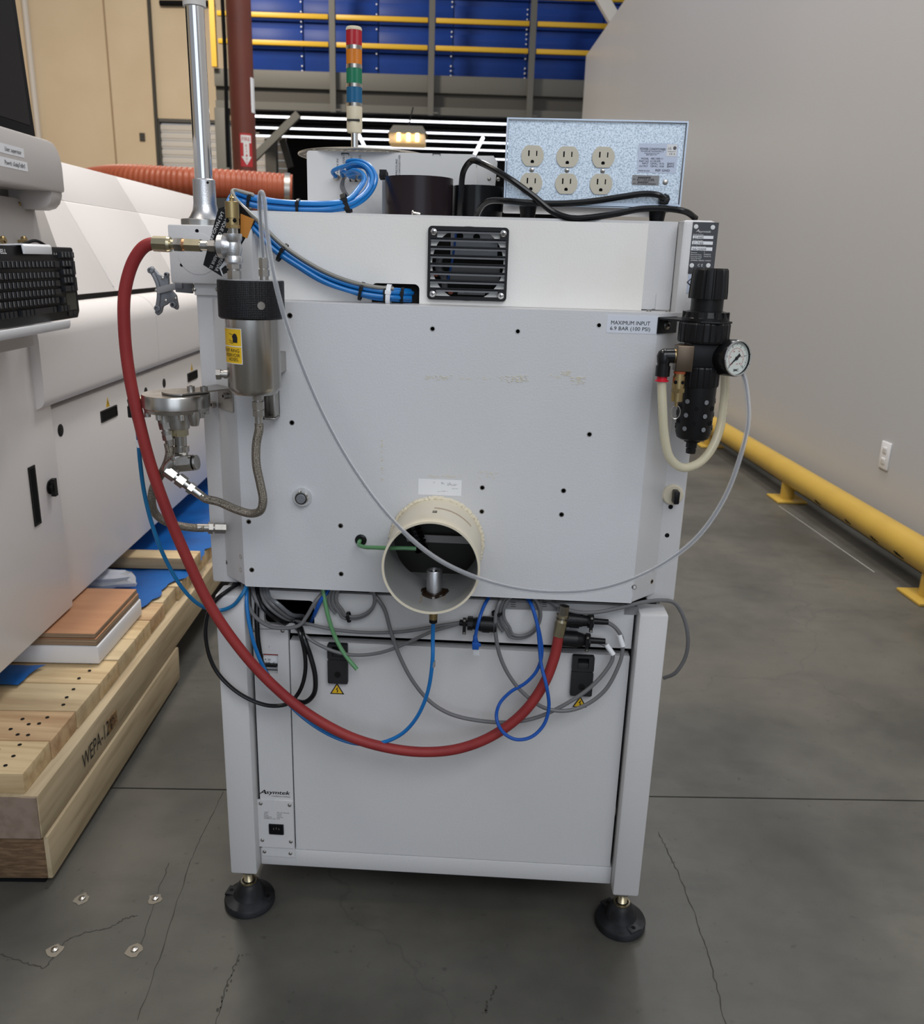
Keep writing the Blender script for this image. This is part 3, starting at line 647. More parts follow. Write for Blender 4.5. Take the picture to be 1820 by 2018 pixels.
# front column section
G().box(-2.3, -1.0, -.15, .695, .335, 1.004).obj('front_column', GREYW, parent=wm, tf=B, bevel=.004)
g = G().box(-1.9, -1.03, -.15, .68, 1.004, 1.03); g.obj('column_gap', DARK, parent=wm, tf=B, flat=True)
G().box(-1.9, -1.008, -.15, .70, 1.03, 1.07).obj('column_top', GREYB, parent=wm, tf=B, bevel=.003)
a, b = PU(58, 922, -1.0), PU(78, 1030, -1.0)
hs = G().box(-1.0, -.9975, a.y-.009, a.y+.022, b.z-.002, a.z+.002).obj('slot_handle', BLACK, parent=wm, tf=B)
G().box(-.9976, -.9972, a.y-.004, a.y+.016, b.z+.004, a.z-.003).obj('slot_recess', BLACKM, parent=hs, tf=B, flat=True)
k_ = PU(98, 960, -1.0); g = G().lathe([(.017, 0), (.017, .003), (.010, .004), (.010, .008), (.013, .009), (.013, .011), (.010, .012)], (-1.0, k_.y, k_.z), (1, 0, 0), 20)
g.obox((-.990, k_.y, k_.z), (.005, 0, 0), (0, .007, 0), (0, 0, .021)); g.obj('latch_knob', BLACK, parent=wm, tf=B)
for x, y in ((119, 848), (323, 755), (357, 718)):
    q = PU(x, y, -1.015); 
    if x == 357: continue
    G().lathe([(.0155, 0), (.0155, .001), (.013, .002)], (-1.015, q.y, q.z), (1, 0, 0), 20).obj('round_plug', BLACK, parent=wm, tf=B)
q = PU(287, 772, -1.015); G().lathe([(.014, 0), (.014, .001)], (-1.015, q.y, q.z), (1, 0, 0), 20).obj('round_plug', BLACK, parent=wm, tf=B)
for (x0, y0, x1, y1) in ((198, 805, 230, 840), (369, 736, 388, 754)):
    a, b = PU(x0, (y0+y1)/2, -1.015), PU(x1, (y0+y1)/2, -1.015); zc = a.z; hh = .016
    g = G(); g.plate([rrect(a.y, b.y+.004, zc-hh, zc+hh, .003), rrect(a.y+.005, b.y-.001, zc-hh+.004, zc+hh-.004, .002)], lambda p, q_, d: Vector((d, p, q_)), -1.0152, -1.0122)
    hd = g.obj('pull_handle', BLACK, parent=wm, tf=B); G().box(-1.0151, -1.0145, a.y+.004, b.y, zc-hh+.003, zc+hh-.003).obj('pocket', DARK, parent=hd, tf=B, flat=True)
    tz = zc+hh+.004; c_ = (a.y+b.y)/2
    tr = G().prism([(c_-.013, tz), (c_+.013, tz), (c_, tz+.026)], lambda p, q_, d: Vector((d, p, q_)), -1.015, -1.0142).obj('warning_triangle', YELLOW, parent=wm, tf=B, flat=True)
    G().prism([(c_-.001, tz+.004), (c_+.0025, tz+.011), (c_+.0005, tz+.011), (c_+.0018, tz+.018), (c_-.0025, tz+.010), (c_-.0005, tz+.010)], lambda p, q_, d: Vector((d, p, q_)), -1.0142, -1.0139).obj('bolt_symbol', INK, parent=tr, tf=B, flat=True)
# operator console on the side
con = thing('operator_console', B((-.95, .4, 1.05)), 'grey operator console bracket holding the keyboard below the black monitor', 'console')
v1c = .80
def hood(): 
    p = [(-1.35, 1.325), (-.955, 1.325), (-.955, 1.385)]
    for k in range(8): t = k*PI/2/7; p.append((-1.0+.045*math.cos(t), 1.385+.045*math.sin(t)))
    return p+[(-1.35, 1.43)]
a = PU(128, 300, -.955)
vE = PU(129, 377, -.955).y
g = G(); r_ = .055; front = [(-.2, 1.325), (vE, 1.325), (vE, 1.43-r_)]+[(vE-r_+r_*math.cos(t), 1.43-r_+r_*math.sin(t)) for t in [PI/2*k/7 for k in range(1, 8)]]+[(-.2, 1.43)]
g.prism(front, lambda p, q, d: Vector((d, p, q)), -1.10, -.955); g.obj('hood_cover', GREYB, parent=con, tf=B, bevel=.006)
zL = PU(130, 420, -1.0).z
g = G().prism([(-1.062, zL), (-.995, zL), (-.978, zL+.005), (-.968, zL+.016), (-.962, zL+.032), (-.962, 1.33), (-1.062, 1.33)], ext, vE-.055, vE-.002); g.obj('end_cheek', GREYB, parent=con, tf=B, bevel=.003)
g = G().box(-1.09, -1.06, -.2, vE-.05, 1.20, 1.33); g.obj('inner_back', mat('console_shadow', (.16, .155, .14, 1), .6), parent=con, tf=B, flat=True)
va, vb = PU(45, 380, -1.04).y, PU(96, 388, -1.04).y
G().box(-1.06, -1.055, va, vb, 1.29, 1.322).obj('vent_opening', DARK, parent=con, tf=B, bevel=.004)
vS = PU(98, 440, -1.02).y
G().prism([(-1.045, 1.305), (-1.035, 1.308), (-1.005, 1.195), (-1.015, 1.19)], ext, -.2, vS).obj('sloped_panel', GREYB, parent=con, tf=B, bevel=.002)
q = PU(40, 402, -1.03); g = G(); screw(g, (-1.031, q.y, q.z), (1, 0, .3), .005); g.obj('screw', BRASS, parent=con, tf=B)
for x in (3, 45):
    q = PU(x, 475, -1.0); G().lathe([(.003, -.006), (.003, .006), (.008, .006), (.008, .013), (.006, .015)], (-1.006, q.y, q.z), (1, 0, .25), 14).obj('thumbscrew', BRASS, parent=con, tf=B)
# user and password stickers (strings as legible)
kx = lambda y, z: Vector((-.954, y, z))
for (x, y, nm, s_) in ((0, 296, 'user', 'User: supervisor'), (0, 322, 'pw', 'Pswrd: s3u6p7o8r0')):
    a, b = PU(-14, y-6, -.955), PU(47 if nm == 'user' else 54, y+8, -.955); z = (PU(30, y+2, -.955)).z
    lb_ = G().box(-.9550, -.9545, a.y, b.y, z-.009, z+.009).obj('sticker', LABELW, parent=con, tf=B, flat=True)
    G().text(s_, Vector((-.9545, PU(9, y, -.955).y, z-.004)), (0, 1, 0), EZ, .0085, b.y-PU(9, y, -.955).y-.012, lift=.0005).obj('lettering', INK, parent=lb_, tf=B, flat=True)
# keyboard tray
kt = PU(138, 634, -.885)
kv1 = PU(146, 560, -.9).y
G().prism([(-1.0, 1.052), (-.872, 1.040), (-.868, 1.047), (-.868, 1.058), (-.873, 1.058), (-.876, 1.050), (-1.0, 1.060)], ext, -.2, PU(137, 632, -.87).y).obj('tray_lip', LABELW, parent=con, tf=B, bevel=.001)
G().box(-.975, -.955, -.2, kv1-.10, 1.0, 1.045).obj('tray_arm', GREYB, parent=con, tf=B, bevel=.003)
va, vb = PU(20, 500, -.91).y, PU(76, 500, -.91).y
G().prism([(-1.0, 1.203), (-.886, 1.209), (-.882, 1.205), (-.882, 1.190), (-.886, 1.190), (-.888, 1.2062), (-1.0, 1.199)], ext, va, vb).obj('keyboard_clip', LABELW, parent=con, tf=B, bevel=.001)
# monitor
mo = thing('monitor', B((-1.0, .4, 1.43)), 'black flat monitor above the operator console at the left edge', 'monitor')
mt, mb_ = PU(40, 0, -.985), PU(74, 276, -.985); mv = (mt.y+mb_.y)/2
tl = Vector((-.045, 0, 1)).normalized()
om = Vector((-.985, mv, mb_.z))
def mon(p, q, d): return om+Vector((0, 1, 0))*p+tl*q+Vector((1, 0, .045))*d
G().prism(rrect(-.55, 0, 0, .42, .010), mon, -.035, 0).obj('bezel', BLACKM, parent=mo, tf=B, bevel=.003)
G().prism([(-.53, .026), (-.020, .026), (-.020, .40), (-.53, .40)], mon, 0, .0006).obj('screen', SCREEN, parent=mo, tf=B, flat=True)
G().prism([(-.38, -.06), (-.18, -.06), (-.18, .15), (-.38, .15)], mon, -.06, -.036).obj('stand', BLACK, parent=mo, tf=B, bevel=.004)
# keyboard
kb = thing('keyboard', B((-.90, kv1-.2, 1.055)), 'black keyboard with touchpad hanging on the console tray', 'keyboard')
ko = Vector((-.893, kv1, 1.056)); kx_ = Vector((0, 1, 0)); ky_ = Vector((-.015, 0, 1)).normalized(); kn = kx_.cross(ky_)
KF = lambda a, b, d: ko+kx_*a+ky_*b+kn*d
body = [(-.46, 0), (-.012, 0), (0, .014), (0, .146), (-.006, .149), (-.46, .149)]
G().prism(body, KF, -.016, 0).obj('case', BLACK, parent=kb, tf=B, bevel=.002)
kp = .0165; key0 = None
def key(a0, b0, wk=1, hk=1):
    g = G(); w_, h_ = kp*wk-.0022, kp*hk-.0026
    lo_ = [(a0, b0), (a0+w_, b0), (a0+w_, b0+h_), (a0, b0+h_)]; i = .0016
    hi_ = [(a0+i, b0+i), (a0+w_-i, b0+i), (a0+w_-i, b0+h_-i*.6), (a0+i, b0+h_-i*.6)]
    g.add([KF(x, y, 0) for x, y in lo_]+[KF(x, y, .0085) for x, y in hi_], [(4,5,6,7), (0,1,5,4), (1,2,6,5), (2,3,7,6), (3,0,4,7)])
    return g.obj('key', GREYKEY, parent=kb, tf=B, flat=True)
def keyrow(a0, b0, n):
    k0 = key(a0, b0)
    for i in range(1, n): dup(k0, kb, B(kx_*kp*i))
aw = -.102
keyrow(aw-.0005-kp*18, .107, 17); key(aw-.0165, .107, 1.6)
rows = [.086, .069, .052, .035]
for i, bq in enumerate(rows): keyrow(aw-.006*(i % 3)-kp*17-(.014 if i == 3 else 0), bq, 16); key(aw-.006*(i % 3)-kp*1-(.014 if i == 3 else 0), bq, 1.2+.006*(i % 3)/kp)
key(aw-.13, .017, 5.2); key(aw-.045, .017); keyrow(aw-.18, .017, 3); keyrow(aw-.18-kp*6, .017, 5)
keyrow(-.080, .126, 4)
for i, bq in enumerate((.108, .091, .074)): keyrow(-.080, bq, 3); 
key(-.080, .057, 2); key(-.080+2*kp, .057); key(-.080+3*kp, .091, 1, 2); key(-.080+3*kp, .057, 1, 2)
for i in range(3): key(-.1125+kp*i, .017)
key(-.1125+kp, .034)
G().prism([(-.062, .018), (-.014, .018), (-.014, .054), (-.062, .054)], KF, 0, .0006).obj('touchpad', PADG, parent=kb, tf=B, flat=True)
for i in (0, 1): G().prism(rrect(-.062+.0245*i, -.0395+.0245*i, .006, .016, .002), KF, 0, .0012).obj('touchpad_button', BLACK, parent=kb, tf=B, flat=True)
g = G(); g.text('DELL', KF(-.330, .134, 0), kx_, ky_, .008, .034, bold=.02)
for i in range(3): g.text('A' if i else '1', KF(-.108+.010*i, .133, 0), kx_, ky_, .005)
g.obj('lettering', LABELW, parent=kb, tf=B, flat=True)
g = G()
for i, bq in enumerate([.107]+rows):
    for k in range(16): g.obox(KF(aw-kp*17+kp*k+.0025-(.006*((i-1) % 3) if i else 0)-(.014 if i == 4 else 0), bq+.0085, .0087), kx_*.0007, ky_*.0050, kn*.0001)
for i, bq in enumerate((.126, .108, .091, .074)):
    for k in range(4 if i == 0 else 3): g.obox(KF(-.080+kp*k+.0025, bq+.0085, .0087), kx_*.0007, ky_*.0048, kn*.0001)
o = g.obj('key_edge_glints', mat('painted_key_glint', (.34, .35, .38, 1), .5), parent=kb, tf=B, flat=True); o['kind'] = 'stuff'  # thin pale ticks: light caught on key edges, painted as colour
g = G().tube([B((-.97, .40, 1.2)), B((-.95, .52, 1.206)), B((-.94, .58, 1.216)), B((-.93, .62, 1.2))], .0035, 8); tag(g.obj('keyboard_cable', BLACK), 'short black cable looping above the keyboard', 'cable')

# ================================================================== THE COATING MACHINE
mc = thing('coating_machine', (-.077, .5, 0), 'cream enclosed coating machine on four black levelling feet, seen from behind', 'machine')
XL, XR = -.473, .322                           # outer sides of the upper body
YB = 1.0
# --- lower frame
for x0, x1, yy in ((-.455, -.405, 0), (.257, .305, 0), (-.455, -.405, YB-.05), (.257, .305, YB-.05)):
    lg = G().box(x0, x1, yy, yy+.05, .087, .649).obj('leg', CREAM, parent=mc, bevel=.004)
    xc, yc = (x0+x1)/2, yy+.028
    ft = part('levelling_foot', (xc, yc, 0), mc)
    g = G().lathe([(.046, 0), (.0475, .004), (.0475, .013), (.046, .016), (.030, .021), (.024, .036), (.0185, .047), (.013, .050)], (xc, yc, 0), (0, 0, 1), 40); g.obj('pad', RUBBER, parent=ft)
    for s in (-1, 1):
        an = math.radians(172 if yy == 0 and x0 < 0 else 122) + (0 if s > 0 else PI)
        q = Vector((xc+.037*math.cos(an), yc+.037*math.sin(an), .0188)); t_ = Vector((-math.sin(an), math.cos(an), 0)); r_ = Vector((math.cos(an), math.sin(an), 0))
        g = G(); g.obox(q, r_*.0085, t_*.0115, Vector((0, 0, .0022))); g.lathe([(.0042, .0022), (.004, .0026)], q, (0, 0, 1), 14, 1); g.obj('bolt_lug', [RUBBER, BLACKM], parent=ft, bevel=0)
    G().lathe([(.0155, .047), (.0155, .052), (.0125, .052), (.0125, .049)], (xc, yc, 0), (0, 0, 1), 24).obj('collar', ZINC, parent=ft)
    g = G().cyl((xc, yc, .048), (xc, yc, .088), .0085, 18)
    for k in range(8): g.lathe([(.0085, 0), (.0098, .0012), (.0085, .0024)], (xc, yc, .052+k*.0028), (0, 0, 1), 16)
    g.obj('stem', ZINC, parent=ft)
    G().cyl((xc, yc, .0745), (xc, yc, .0865), .0165, 6, 0, ph=.3).obj('lock_nut', STEELD, parent=ft)
YP = .028                                      # back panel of the base
G().box(-.405, .257, YP, YP+.03, .088, .1265).obj('bottom_rail', CREAM, parent=mc, bevel=.003)
G().box(-.405, .257, YP+.06, YP+.064, .10, .65).obj('backing', DARK, parent=mc, flat=True)
for x in (-.45, .295): G().box(x, x+.006, .05, YB-.05, .10, .645).obj('side_panel', CREAM, parent=mc)
G().box(-.44, .29, YB-.03, YB-.02, .10, .645).obj('front_panel', CREAM, parent=mc)
G().box(-.44, .29, .05, YB-.05, .095, .10).obj('base_tray', CREAM, parent=mc)
a0, a1 = P(578, 1500, YP).x, P(1222, 1500, YP).x
dz1 = P(900, 1277, YP).z
door = G().plate([rrect(a0, .2525, .1275, dz1, .002)], XZ, YP, YP+.02).obj('rear_door', CREAM, parent=mc, bevel=.0025)
# fixed panel above the door with the cable opening
cx0, cx1, cz0, cz1 = PR(520, 1182, 619, 1232, YP-.003)
uz0 = P(900, 1261, YP).z
G().plate([[(-.3335, uz0), (.2525, uz0), (.2525, .652), (-.3995, .652), (-.3995, P(520, 1238, YP).z), (-.3335, P(560, 1238, YP).z)], rrect(cx0, cx1, cz0, cz1, .008)], XZ, YP-.003, YP+.006).obj('cable_entry_panel', CREAM, parent=mc, bevel=.0012)
G().box(cx0-.01, cx1+.01, YP+.06, YP+.2, cz0-.01, cz1+.01).obj('cable_cavity', DARK, parent=mc, flat=True)
# narrow service strip on the left
sx0, sx1 = -.4005, a0-.002
bx0, bx1, bz0, bz1 = PR(517, 1288, 549, 1326, YP)
zs_ = P(540, 1240, YP).z
st = G().plate([[(sx0, .110), (sx1, .110), (sx1, zs_), (sx0, zs_)], [(bx0, bz0), (bx1-.002, bz0), (bx1, bz1), (bx0-.0005, bz1)]], XZ, YP-.002, YP+.01).obj('service_strip', CREAM, parent=mc, bevel=.001)
br = G().box(bx0, bx1, YP+.012, YP+.02, bz0, bz1).obj('circuit_breaker', LABELW, parent=mc, bevel=.001)
hgt = bz1-bz0
G().box(bx0+.001, bx1-.001, YP+.004, YP+.012, bz1-hgt*.62, bz1-.001).obj('breaker_body', LABELW, parent=br)
G().box(bx0+.002, bx1-.001, YP+.003, YP+.0045, bz1-.0045, bz1-.001).obj('red_band', REDP, parent=br)
G().box(bx0+.003, bx1-.003, YP-.004, YP+.006, bz1-hgt*.66, bz1-hgt*.54).obj('toggle', BLACK, parent=br, bevel=.001)
g = G(); words(g, [('A 20', 521, 1301, 4, 12), ('10A  C', 521, 1307, 4, 22)], YP+.0035); g.obj('lettering', INKG, parent=br, flat=True)
g = G(); words(g, [('1', 530, 1276, 4, None)], YP-.0022)
words(g, [('A', 511, 1564, 9.5, 13, .3), ('symtek', 524, 1564, 8.4, 47, .22), ('A', 511.6, 1564, 9.5, 13, .3), ('symtek', 524.6, 1564, 8.4, 47, .22)], YP-.0022); words(g, [('A NORDSON COMPANY', 535, 1569.5, 2.2, 37)], YP-.0022)
g.obj('logo', INK, parent=st, flat=True)
ix0, ix1, iz0, iz1 = PR(509, 1575, 579, 1667, YP)
ip = G().plate([rrect(ix0, ix1, iz0, iz1, .003)], XZ, YP-.0045, YP-.002).obj('inlet_plate', CREAM, parent=mc, bevel=.0006)
g = G(); 
for i, (l, r) in enumerate((('VOLTS', '100-120, 200-240'), ('AMPS', '15 MAX'), ('PHASE', 'SINGLE'), ('FREQUENCY', '50/60 HZ'), ('INTERRUPT CAP', '10KA'))):
    words(g, [(l, 520, 1601+3.1*i, 2.1, len(l)*1.75), (r, 545.5, 1602+3.1*i, 2.1, len(r)*1.5)], YP-.0046)
g.obj('lettering', INKG, parent=ip, flat=True)
qx0, qx1, qz0, qz1 = PR(530, 1624, 559, 1643.5, YP-.0045)
so_ = G().plate([rrect(qx0, qx1, qz0, qz1, .002), rrect(qx0+.0025, qx1-.0025, qz0+.002, qz1-.002, .003)], XZ, YP-.0065, YP-.0045).obj('power_inlet', BLACK, parent=mc)
G().box(qx0, qx1, YP-.0047, YP-.0044, qz0, qz1).obj('recess', BLACKM, parent=so_, flat=True)
g = G()
for k in (-1, 0, 1): xm = (qx0+qx1)/2+k*.005; g.box(xm-.0007, xm+.0007, YP-.0062, YP-.0046, (qz0+qz1)/2-.001+.0015*(k == 0), (qz0+qz1)/2+.003+.0015*(k == 0))
g.obj('pin', STEELD, parent=so_, flat=True)
for x, y in ((513.5, 1583), (570.5, 1586), (517, 1655), (573, 1658), (520.5, 1679.5), (571.5, 1683), (500.5, 1243), (556, 1244)):
    q = P(x, y, YP-.004); g = G(); screw(g, (q.x, YP-.0045 if y < 1670 and y > 1300 else YP-.002, q.z), NY, .0036); g.obj('screw', STEELD, parent=mc)
# latches on the door
for k, (x0, y0, x1, y1) in enumerate(((645.5, 1269, 685, 1346.5), (1125, 1292, 1168.5, 1371))):
    lx0, lx1, lz0, lz1 = PR(x0, y0, x1, y1, YP-.006); lc = (lx0+lx1)/2; H = lz1-lz0; W_ = lx1-lx0
    la = part('latch', (lc, YP, lz0), mc)
    G().plate([rrect(lx0, lx1, lz0+H*.62, lz1, .003), [(lx0+W_*.25, lz0+H*.70), (lx1-W_*.25, lz0+H*.70), (lx1-W_*.25, lz1-.004), (lx0+W_*.25, lz1-.004)]], XZ, YP-.009, YP).obj('frame', LATCH, parent=la, bevel=.0008)
    G().box(lx0+.002, lx1-.002, YP-.003, YP-.0002, lz0+.002, lz1-.002).obj('recess', BLACKM, parent=la)
    G().plate([rrect(lx0, lx1, lz0, lz0+H*.605, .003)], XZ, YP-.0085, YP-.0005).obj('paddle', LATCH, parent=la, bevel=.0008)
    G().box(lc-W_*.24, lc+W_*.24, YP-.0078, YP-.0005, lz0+H*.58, lz0+H*.82).obj('tongue', LATCH, parent=la, bevel=.0006)
    g = G().lathe([(.0058, 0), (.0058, .0008), (.0046, .0008), (.0044, .0003), (0, .0003)], (lc, YP-.0085, lz0+H*.24), NY, 24); g.box(lc-.003, lc+.003, YP-.0096, YP-.0088, lz0+H*.24-.0006, lz0+H*.24+.0006); g.box(lc-.0006, lc+.0006, YP-.0096, YP-.0088, lz0+H*.24-.003, lz0+H*.24+.003); g.obj('cam_screw', BLACKG, parent=la)
    tx_, ty_ = ((664, 1358), (1142, 1384))[k]
    ctr = P(tx_, ty_, YP); s_ = .0125
    tri = [(ctr.x-s_, ctr.z-s_*.75), (ctr.x+s_, ctr.z-s_*.75), (ctr.x, ctr.z+s_*1.0)]
    tb_ = G().prism(tri, XZ, YP-.0008, YP).obj('warning_triangle', INK, parent=mc, flat=True)
    sh_ = lambda p, f: ((p[0]-ctr.x)*f+ctr.x, (p[1]-ctr.z-.0005)*f+ctr.z)
    G().prism([sh_(p, .76) for p in tri], XZ, YP-.0011, YP-.0008).obj('yellow_field', YELLOW, parent=tb_, flat=True)
    G().prism([(ctr.x+dx*s_, ctr.z+dz_*s_) for dx, dz_ in ((.0, -.6), (.22, -.12), (.04, -.16), (.16, .42), (-.2, -.05), (-.02, -.02))], XZ, YP-.0014, YP-.0011).obj('bolt_symbol', INK, parent=tb_, flat=True)
# --- upper body
zu = .654
G().box(XL, -.420, .045, .10, zu, P(383, 572, .045).z+.022).obj('corner_post', CREAM, parent=mc, bevel=.005)
pr_ = G().box(.2735, XR, .045, .10, zu, 1.268).obj('corner_post', CREAM, parent=mc, bevel=.006)
G().box(XL+.004, XL+.012, .10, YB, zu, 1.15).obj('side_panel', CREAM, parent=mc); G().box(XR-.012, XR-.004, .10, YB, zu, 1.26).obj('side_panel', CREAM, parent=mc)
G().box(XL+.01, XR-.01, .12, YB-.01, zu-.002, zu+.010).obj('floor_pan', CREAM, parent=mc)
G().box(XL+.01, XR-.01, YB-.02, YB-.01, zu, 1.26).obj('front_panel', CREAM, parent=mc)
hx0 = P(479, 430, .078).x
G().plate([[(hx0, 1.136), (.2725, 1.136), (.2725, 1.2665), (hx0, 1.2665)]], XZ, .078, .084).obj('upper_housing', CREAM, parent=mc, bevel=.0022)
G().box(hx0, .272, .084, YB-.03, 1.258, 1.2662).obj('top_deck', CREAM, parent=mc, bevel=.002)
G().box(XL+.012, .27, .50, .51, .665, 1.258).obj('inner_wall', DARK, parent=mc, flat=True)
tz_ = P(1335, 577, .078).z
G().plate([[(.22, 1.135), (.2445, 1.135), (.2445, tz_-.003), (.2405, tz_), (.22, tz_)]], XZ, .0765, .078).obj('housing_tab', CREAM, parent=mc, bevel=.0004)
G().plate([[(.2495, 1.135), (.2715, 1.135), (.2715, tz_), (.2535, tz_), (.2495, tz_-.003)]], XZ, .0765, .078).obj('housing_tab', CREAM, parent=mc, bevel=.0004)
# nameplate on the right corner post
nx0, nx1, nz0, nz1 = PR(1360, 438, 1411, 540, .045)
npz = G().box(nx0, nx1-.0005, .0438, .045, nz0, nz1).obj('nameplate', LABELK, parent=mc, flat=True)
g = G(); YN = .0437
for x, y in ((1371, 446.5), (1404, 448), (1362.5, 523), (1395, 523)):
    q = P(x, y, YN); g.lathe([(.0033, 0), (.0033, .0006), (.0014, .0008)], q, NY, 18)
g.obj('rivet', WINK, parent=npz)
g = G(); words(g, [('A', 1371, 457, 5, 6, .3), ('symtek', 1376.5, 458, 4, 24, .2), ('Serial Number', 1365, 463, 2.4, 21), ('Model Number', 1364, 474.5, 2.4, 21), ('Date Manufactured', 1362.5, 486.5, 2.4, 27),
   ('Revision', 1361, 498.5, 2.3, 12), ('C', 1386.5, 498.5, 2.3, None), ('Electrical Dwg', 1360.5, 502.5, 2.3, 21), ('10400692', 1386, 502.5, 2.3, 14), ('Pneumatic Dwg', 1360, 506.5, 2.3, 22), ('19640170', 1386, 506.5, 2.3, 14), ('Patent Number', 1360, 510, 2.3, 21), ('#5048000, 4086963, 5330101', 1360, 514, 2.3, 40), ('C E', 1374, 525, 5, 10)], YN); g.obj('lettering', WINK, parent=npz, flat=True)
for i, (x0, y0, x1, y1, t, tw) in enumerate(((1364.5, 464.5, 1405, 470.5, '21440', 19), (1363, 475.5, 1404, 482, 'C-740', 20), (1361.5, 487, 1403, 494, '06/2009', 27))):
    q0, q1, q2, q3 = PR(x0, y0, x1, y1, YN); f_ = G().box(q0, q1, YN-.0003, YN, q2, q3).obj('field', LABELW, parent=npz, flat=True)
    # typed numbers sit with the fields
    words(g := G(), [(t, x0+2, y1-1, 4.4, tw)], YN-.0004); g.obj('typed_number', INKG, parent=npz, flat=True)
q0, q1, q2, q3 = PR(1354, 541, 1380, 578, .045)
lb2 = G().box(q0, q1+.01, .0442, .045, q2, q3).obj('caution_label', LABELS, parent=mc, flat=True)
g = G(); c_ = P(1364, 556, .0441); r1_, r2_ = .0085, .0068
g.plate([[(c_.x-r1_, c_.z), (c_.x, c_.z-r1_), (c_.x+r1_, c_.z), (c_.x, c_.z+r1_)], [(c_.x-r2_, c_.z), (c_.x, c_.z-r2_), (c_.x+r2_, c_.z), (c_.x, c_.z+r2_)]], XZ, .0436, .0441); words(g, [('A', 1356.5, 576, 4, None)], .0441); g.obj('diamond_symbol', INK, parent=lb2, flat=True)
# --- main rear box
MX0, MX1, MZ0, MZ1 = -.402, .242, .6675, 1.1335
OX0, OX1 = -.447, .287
dcx, dcz, dR = -.082, .760, .0735
holes = [(852, 648), (1020, 653), (1180, 641), (575, 833), (1161, 856), (950, 961), (1110, 967), (949, 1008), (1106, 1014), (490, 1028), (671, 1036), (672, 1131), (496, 1123), (571, 622), (1249, 1157)]
hc = []
for x, y in holes: q = P(x, y, 0); hc.append((q.x, q.z))
gq = P(711, 1064, 0); 
mp = G().plate([rrect(MX0, MX1, MZ0, MZ1, .003)]+[circ(a, b, .0031, 16) for a, b in hc]+[circ(dcx, dcz, dR-.003, 48), circ(gq.x, gq.z, .0045, 16)], XZ, 0, .004)
main = mp.obj('rear_panel', PANEL, parent=mc, bevel=.0016)
g = G()
for a, b in hc: g.pipe((a, -.0003, b), (a, .008, b), .0042, .0030, 18)
g.obj('threaded_inserts', STEEL, parent=mc)
for s, xm, xo in ((-1, MX0, OX0), (1, MX1, OX1)):
    zA, zB = MZ0, MZ0
    g = G().prism([(xm, 0), (xo, .045), (xo, .30), (xo-s*.004, .30), (xo-s*.004, .047), (xm-s*.001, .0045)], XY, MZ0+.002, MZ1)
    g.obj('chamfer_side', CREAM, parent=mc, bevel=.0012)
    for x, y in (((446, 1108), (474, 1097), (474, 1123)) if s < 0 else ((1284, 1146), (1287, 1122))):
        # centre of the hole on the slanting face
        d = ray(x, y); nrm = Vector((s*.045, -.045, 0)).normalized(); t_ = (Vector((xm, 0, 0))-CAM).dot(nrm)/d.dot(nrm); q = CAM+d*t_
        h = G().lathe([(.0042, -.002), (.0042, .0004), (.0029, .0004), (.0029, -.0018)], q, nrm, 18); h.lathe([(.0029, -.0002), (.0028, 0)], q, nrm, 14, 1); h.obj('screw_insert', [STEEL, BLACKM], parent=mc)
G().plate([[(MX0, .0046), (MX1, .0046), (OX1, .047), (OX1, .30), (OX0, .30), (OX0, .047)]], XY, MZ1-.003, MZ1-.0002).obj('top_ledge', CREAM, parent=mc, flat=True)
G().plate([[(MX0+.003, .02), (MX1-.003, .02), (OX1-.005, .06), (OX1-.005, .11), (OX0+.005, .11), (OX0+.005, .06)]], XY, MZ0+.001, MZ0+.004).obj('underside', CREAM, parent=mc, flat=True)
for x, y in ((1316, 611), (1278, 609)):
    q = P(x, y, .05); g = G(); screw(g, (q.x, .05, MZ1), (0, 0, 1), .004); g.obj('screw', STEELD, parent=mc)
# stains and rubbed label remains
random.seed(5)
for (x0, y0, x1, y1, n_) in ((838, 739, 890, 749, 40), (900, 743, 975, 748, 14), (985, 740, 1040, 753, 60), (1085, 739, 1105, 745, 12), (1105, 731, 1126, 742, 34), (1125, 742, 1152, 757, 46), (845, 936, 910, 942, 22), (940, 928, 980, 942, 22), (751, 865, 754, 950, 30)):
    g = G()
    for k in range(n_):
        q = P(random.uniform(x0, x1), random.uniform(y0, y1), 0); r_ = random.uniform(.0005, .0016)
        g.prism([(q.x+r_*2.0*random.uniform(.5, 1)*math.cos(t), q.z+r_*.7*random.uniform(.5, 1)*math.sin(t)) for t in [2*PI*i/8 for i in range(8)]], XZ, -.00012-.000012*k, .0005)
    g.obj('adhesive_residue', SMEAR, parent=mc, flat=True)
# push button, sticker, label, grommet
q = P(596, 979, 0); pb = part('push_button', (q.x, 0, q.z), mc)
G().lathe([(.0155, 0), (.0155, .003), (.013, .009), (.0105, .012), (.0092, .012), (.0092, .008)], (q.x, 0, q.z), NY, 36).obj('bezel', CHROME, parent=pb)
G().lathe([(.0078, .004), (.0078, .0135), (.0068, .0145)], (q.x, 0, q.z), NY, 28).obj('button', BRKT, parent=pb)
q0, q1, q2, q3 = PR(824, 945, 909, 976, 0)
ws = G().box(q0, q1, -.0004, 0, q2, q3).obj('blank_sticker', LABELW, parent=mc, flat=True)
g = G()
for k in range(22): 
    x, y = random.choice(((870, 951), (885, 952), (893, 955), (890, 963), (880, 968))); q = P(x+random.uniform(-16, 10), y+random.uniform(-1.5, 1.5), 0); e_ = random.uniform(.0006, .0030); g.box(q.x-e_, q.x+e_, -.0006, -.0004, q.z-.00013, q.z+.00013)
g.obj('faded_print', INKG, parent=ws, flat=True)
q0, q1, q2, q3 = PR(1194.5, 622, 1293, 657, 0); q1 = min(q1, MX1-.001)
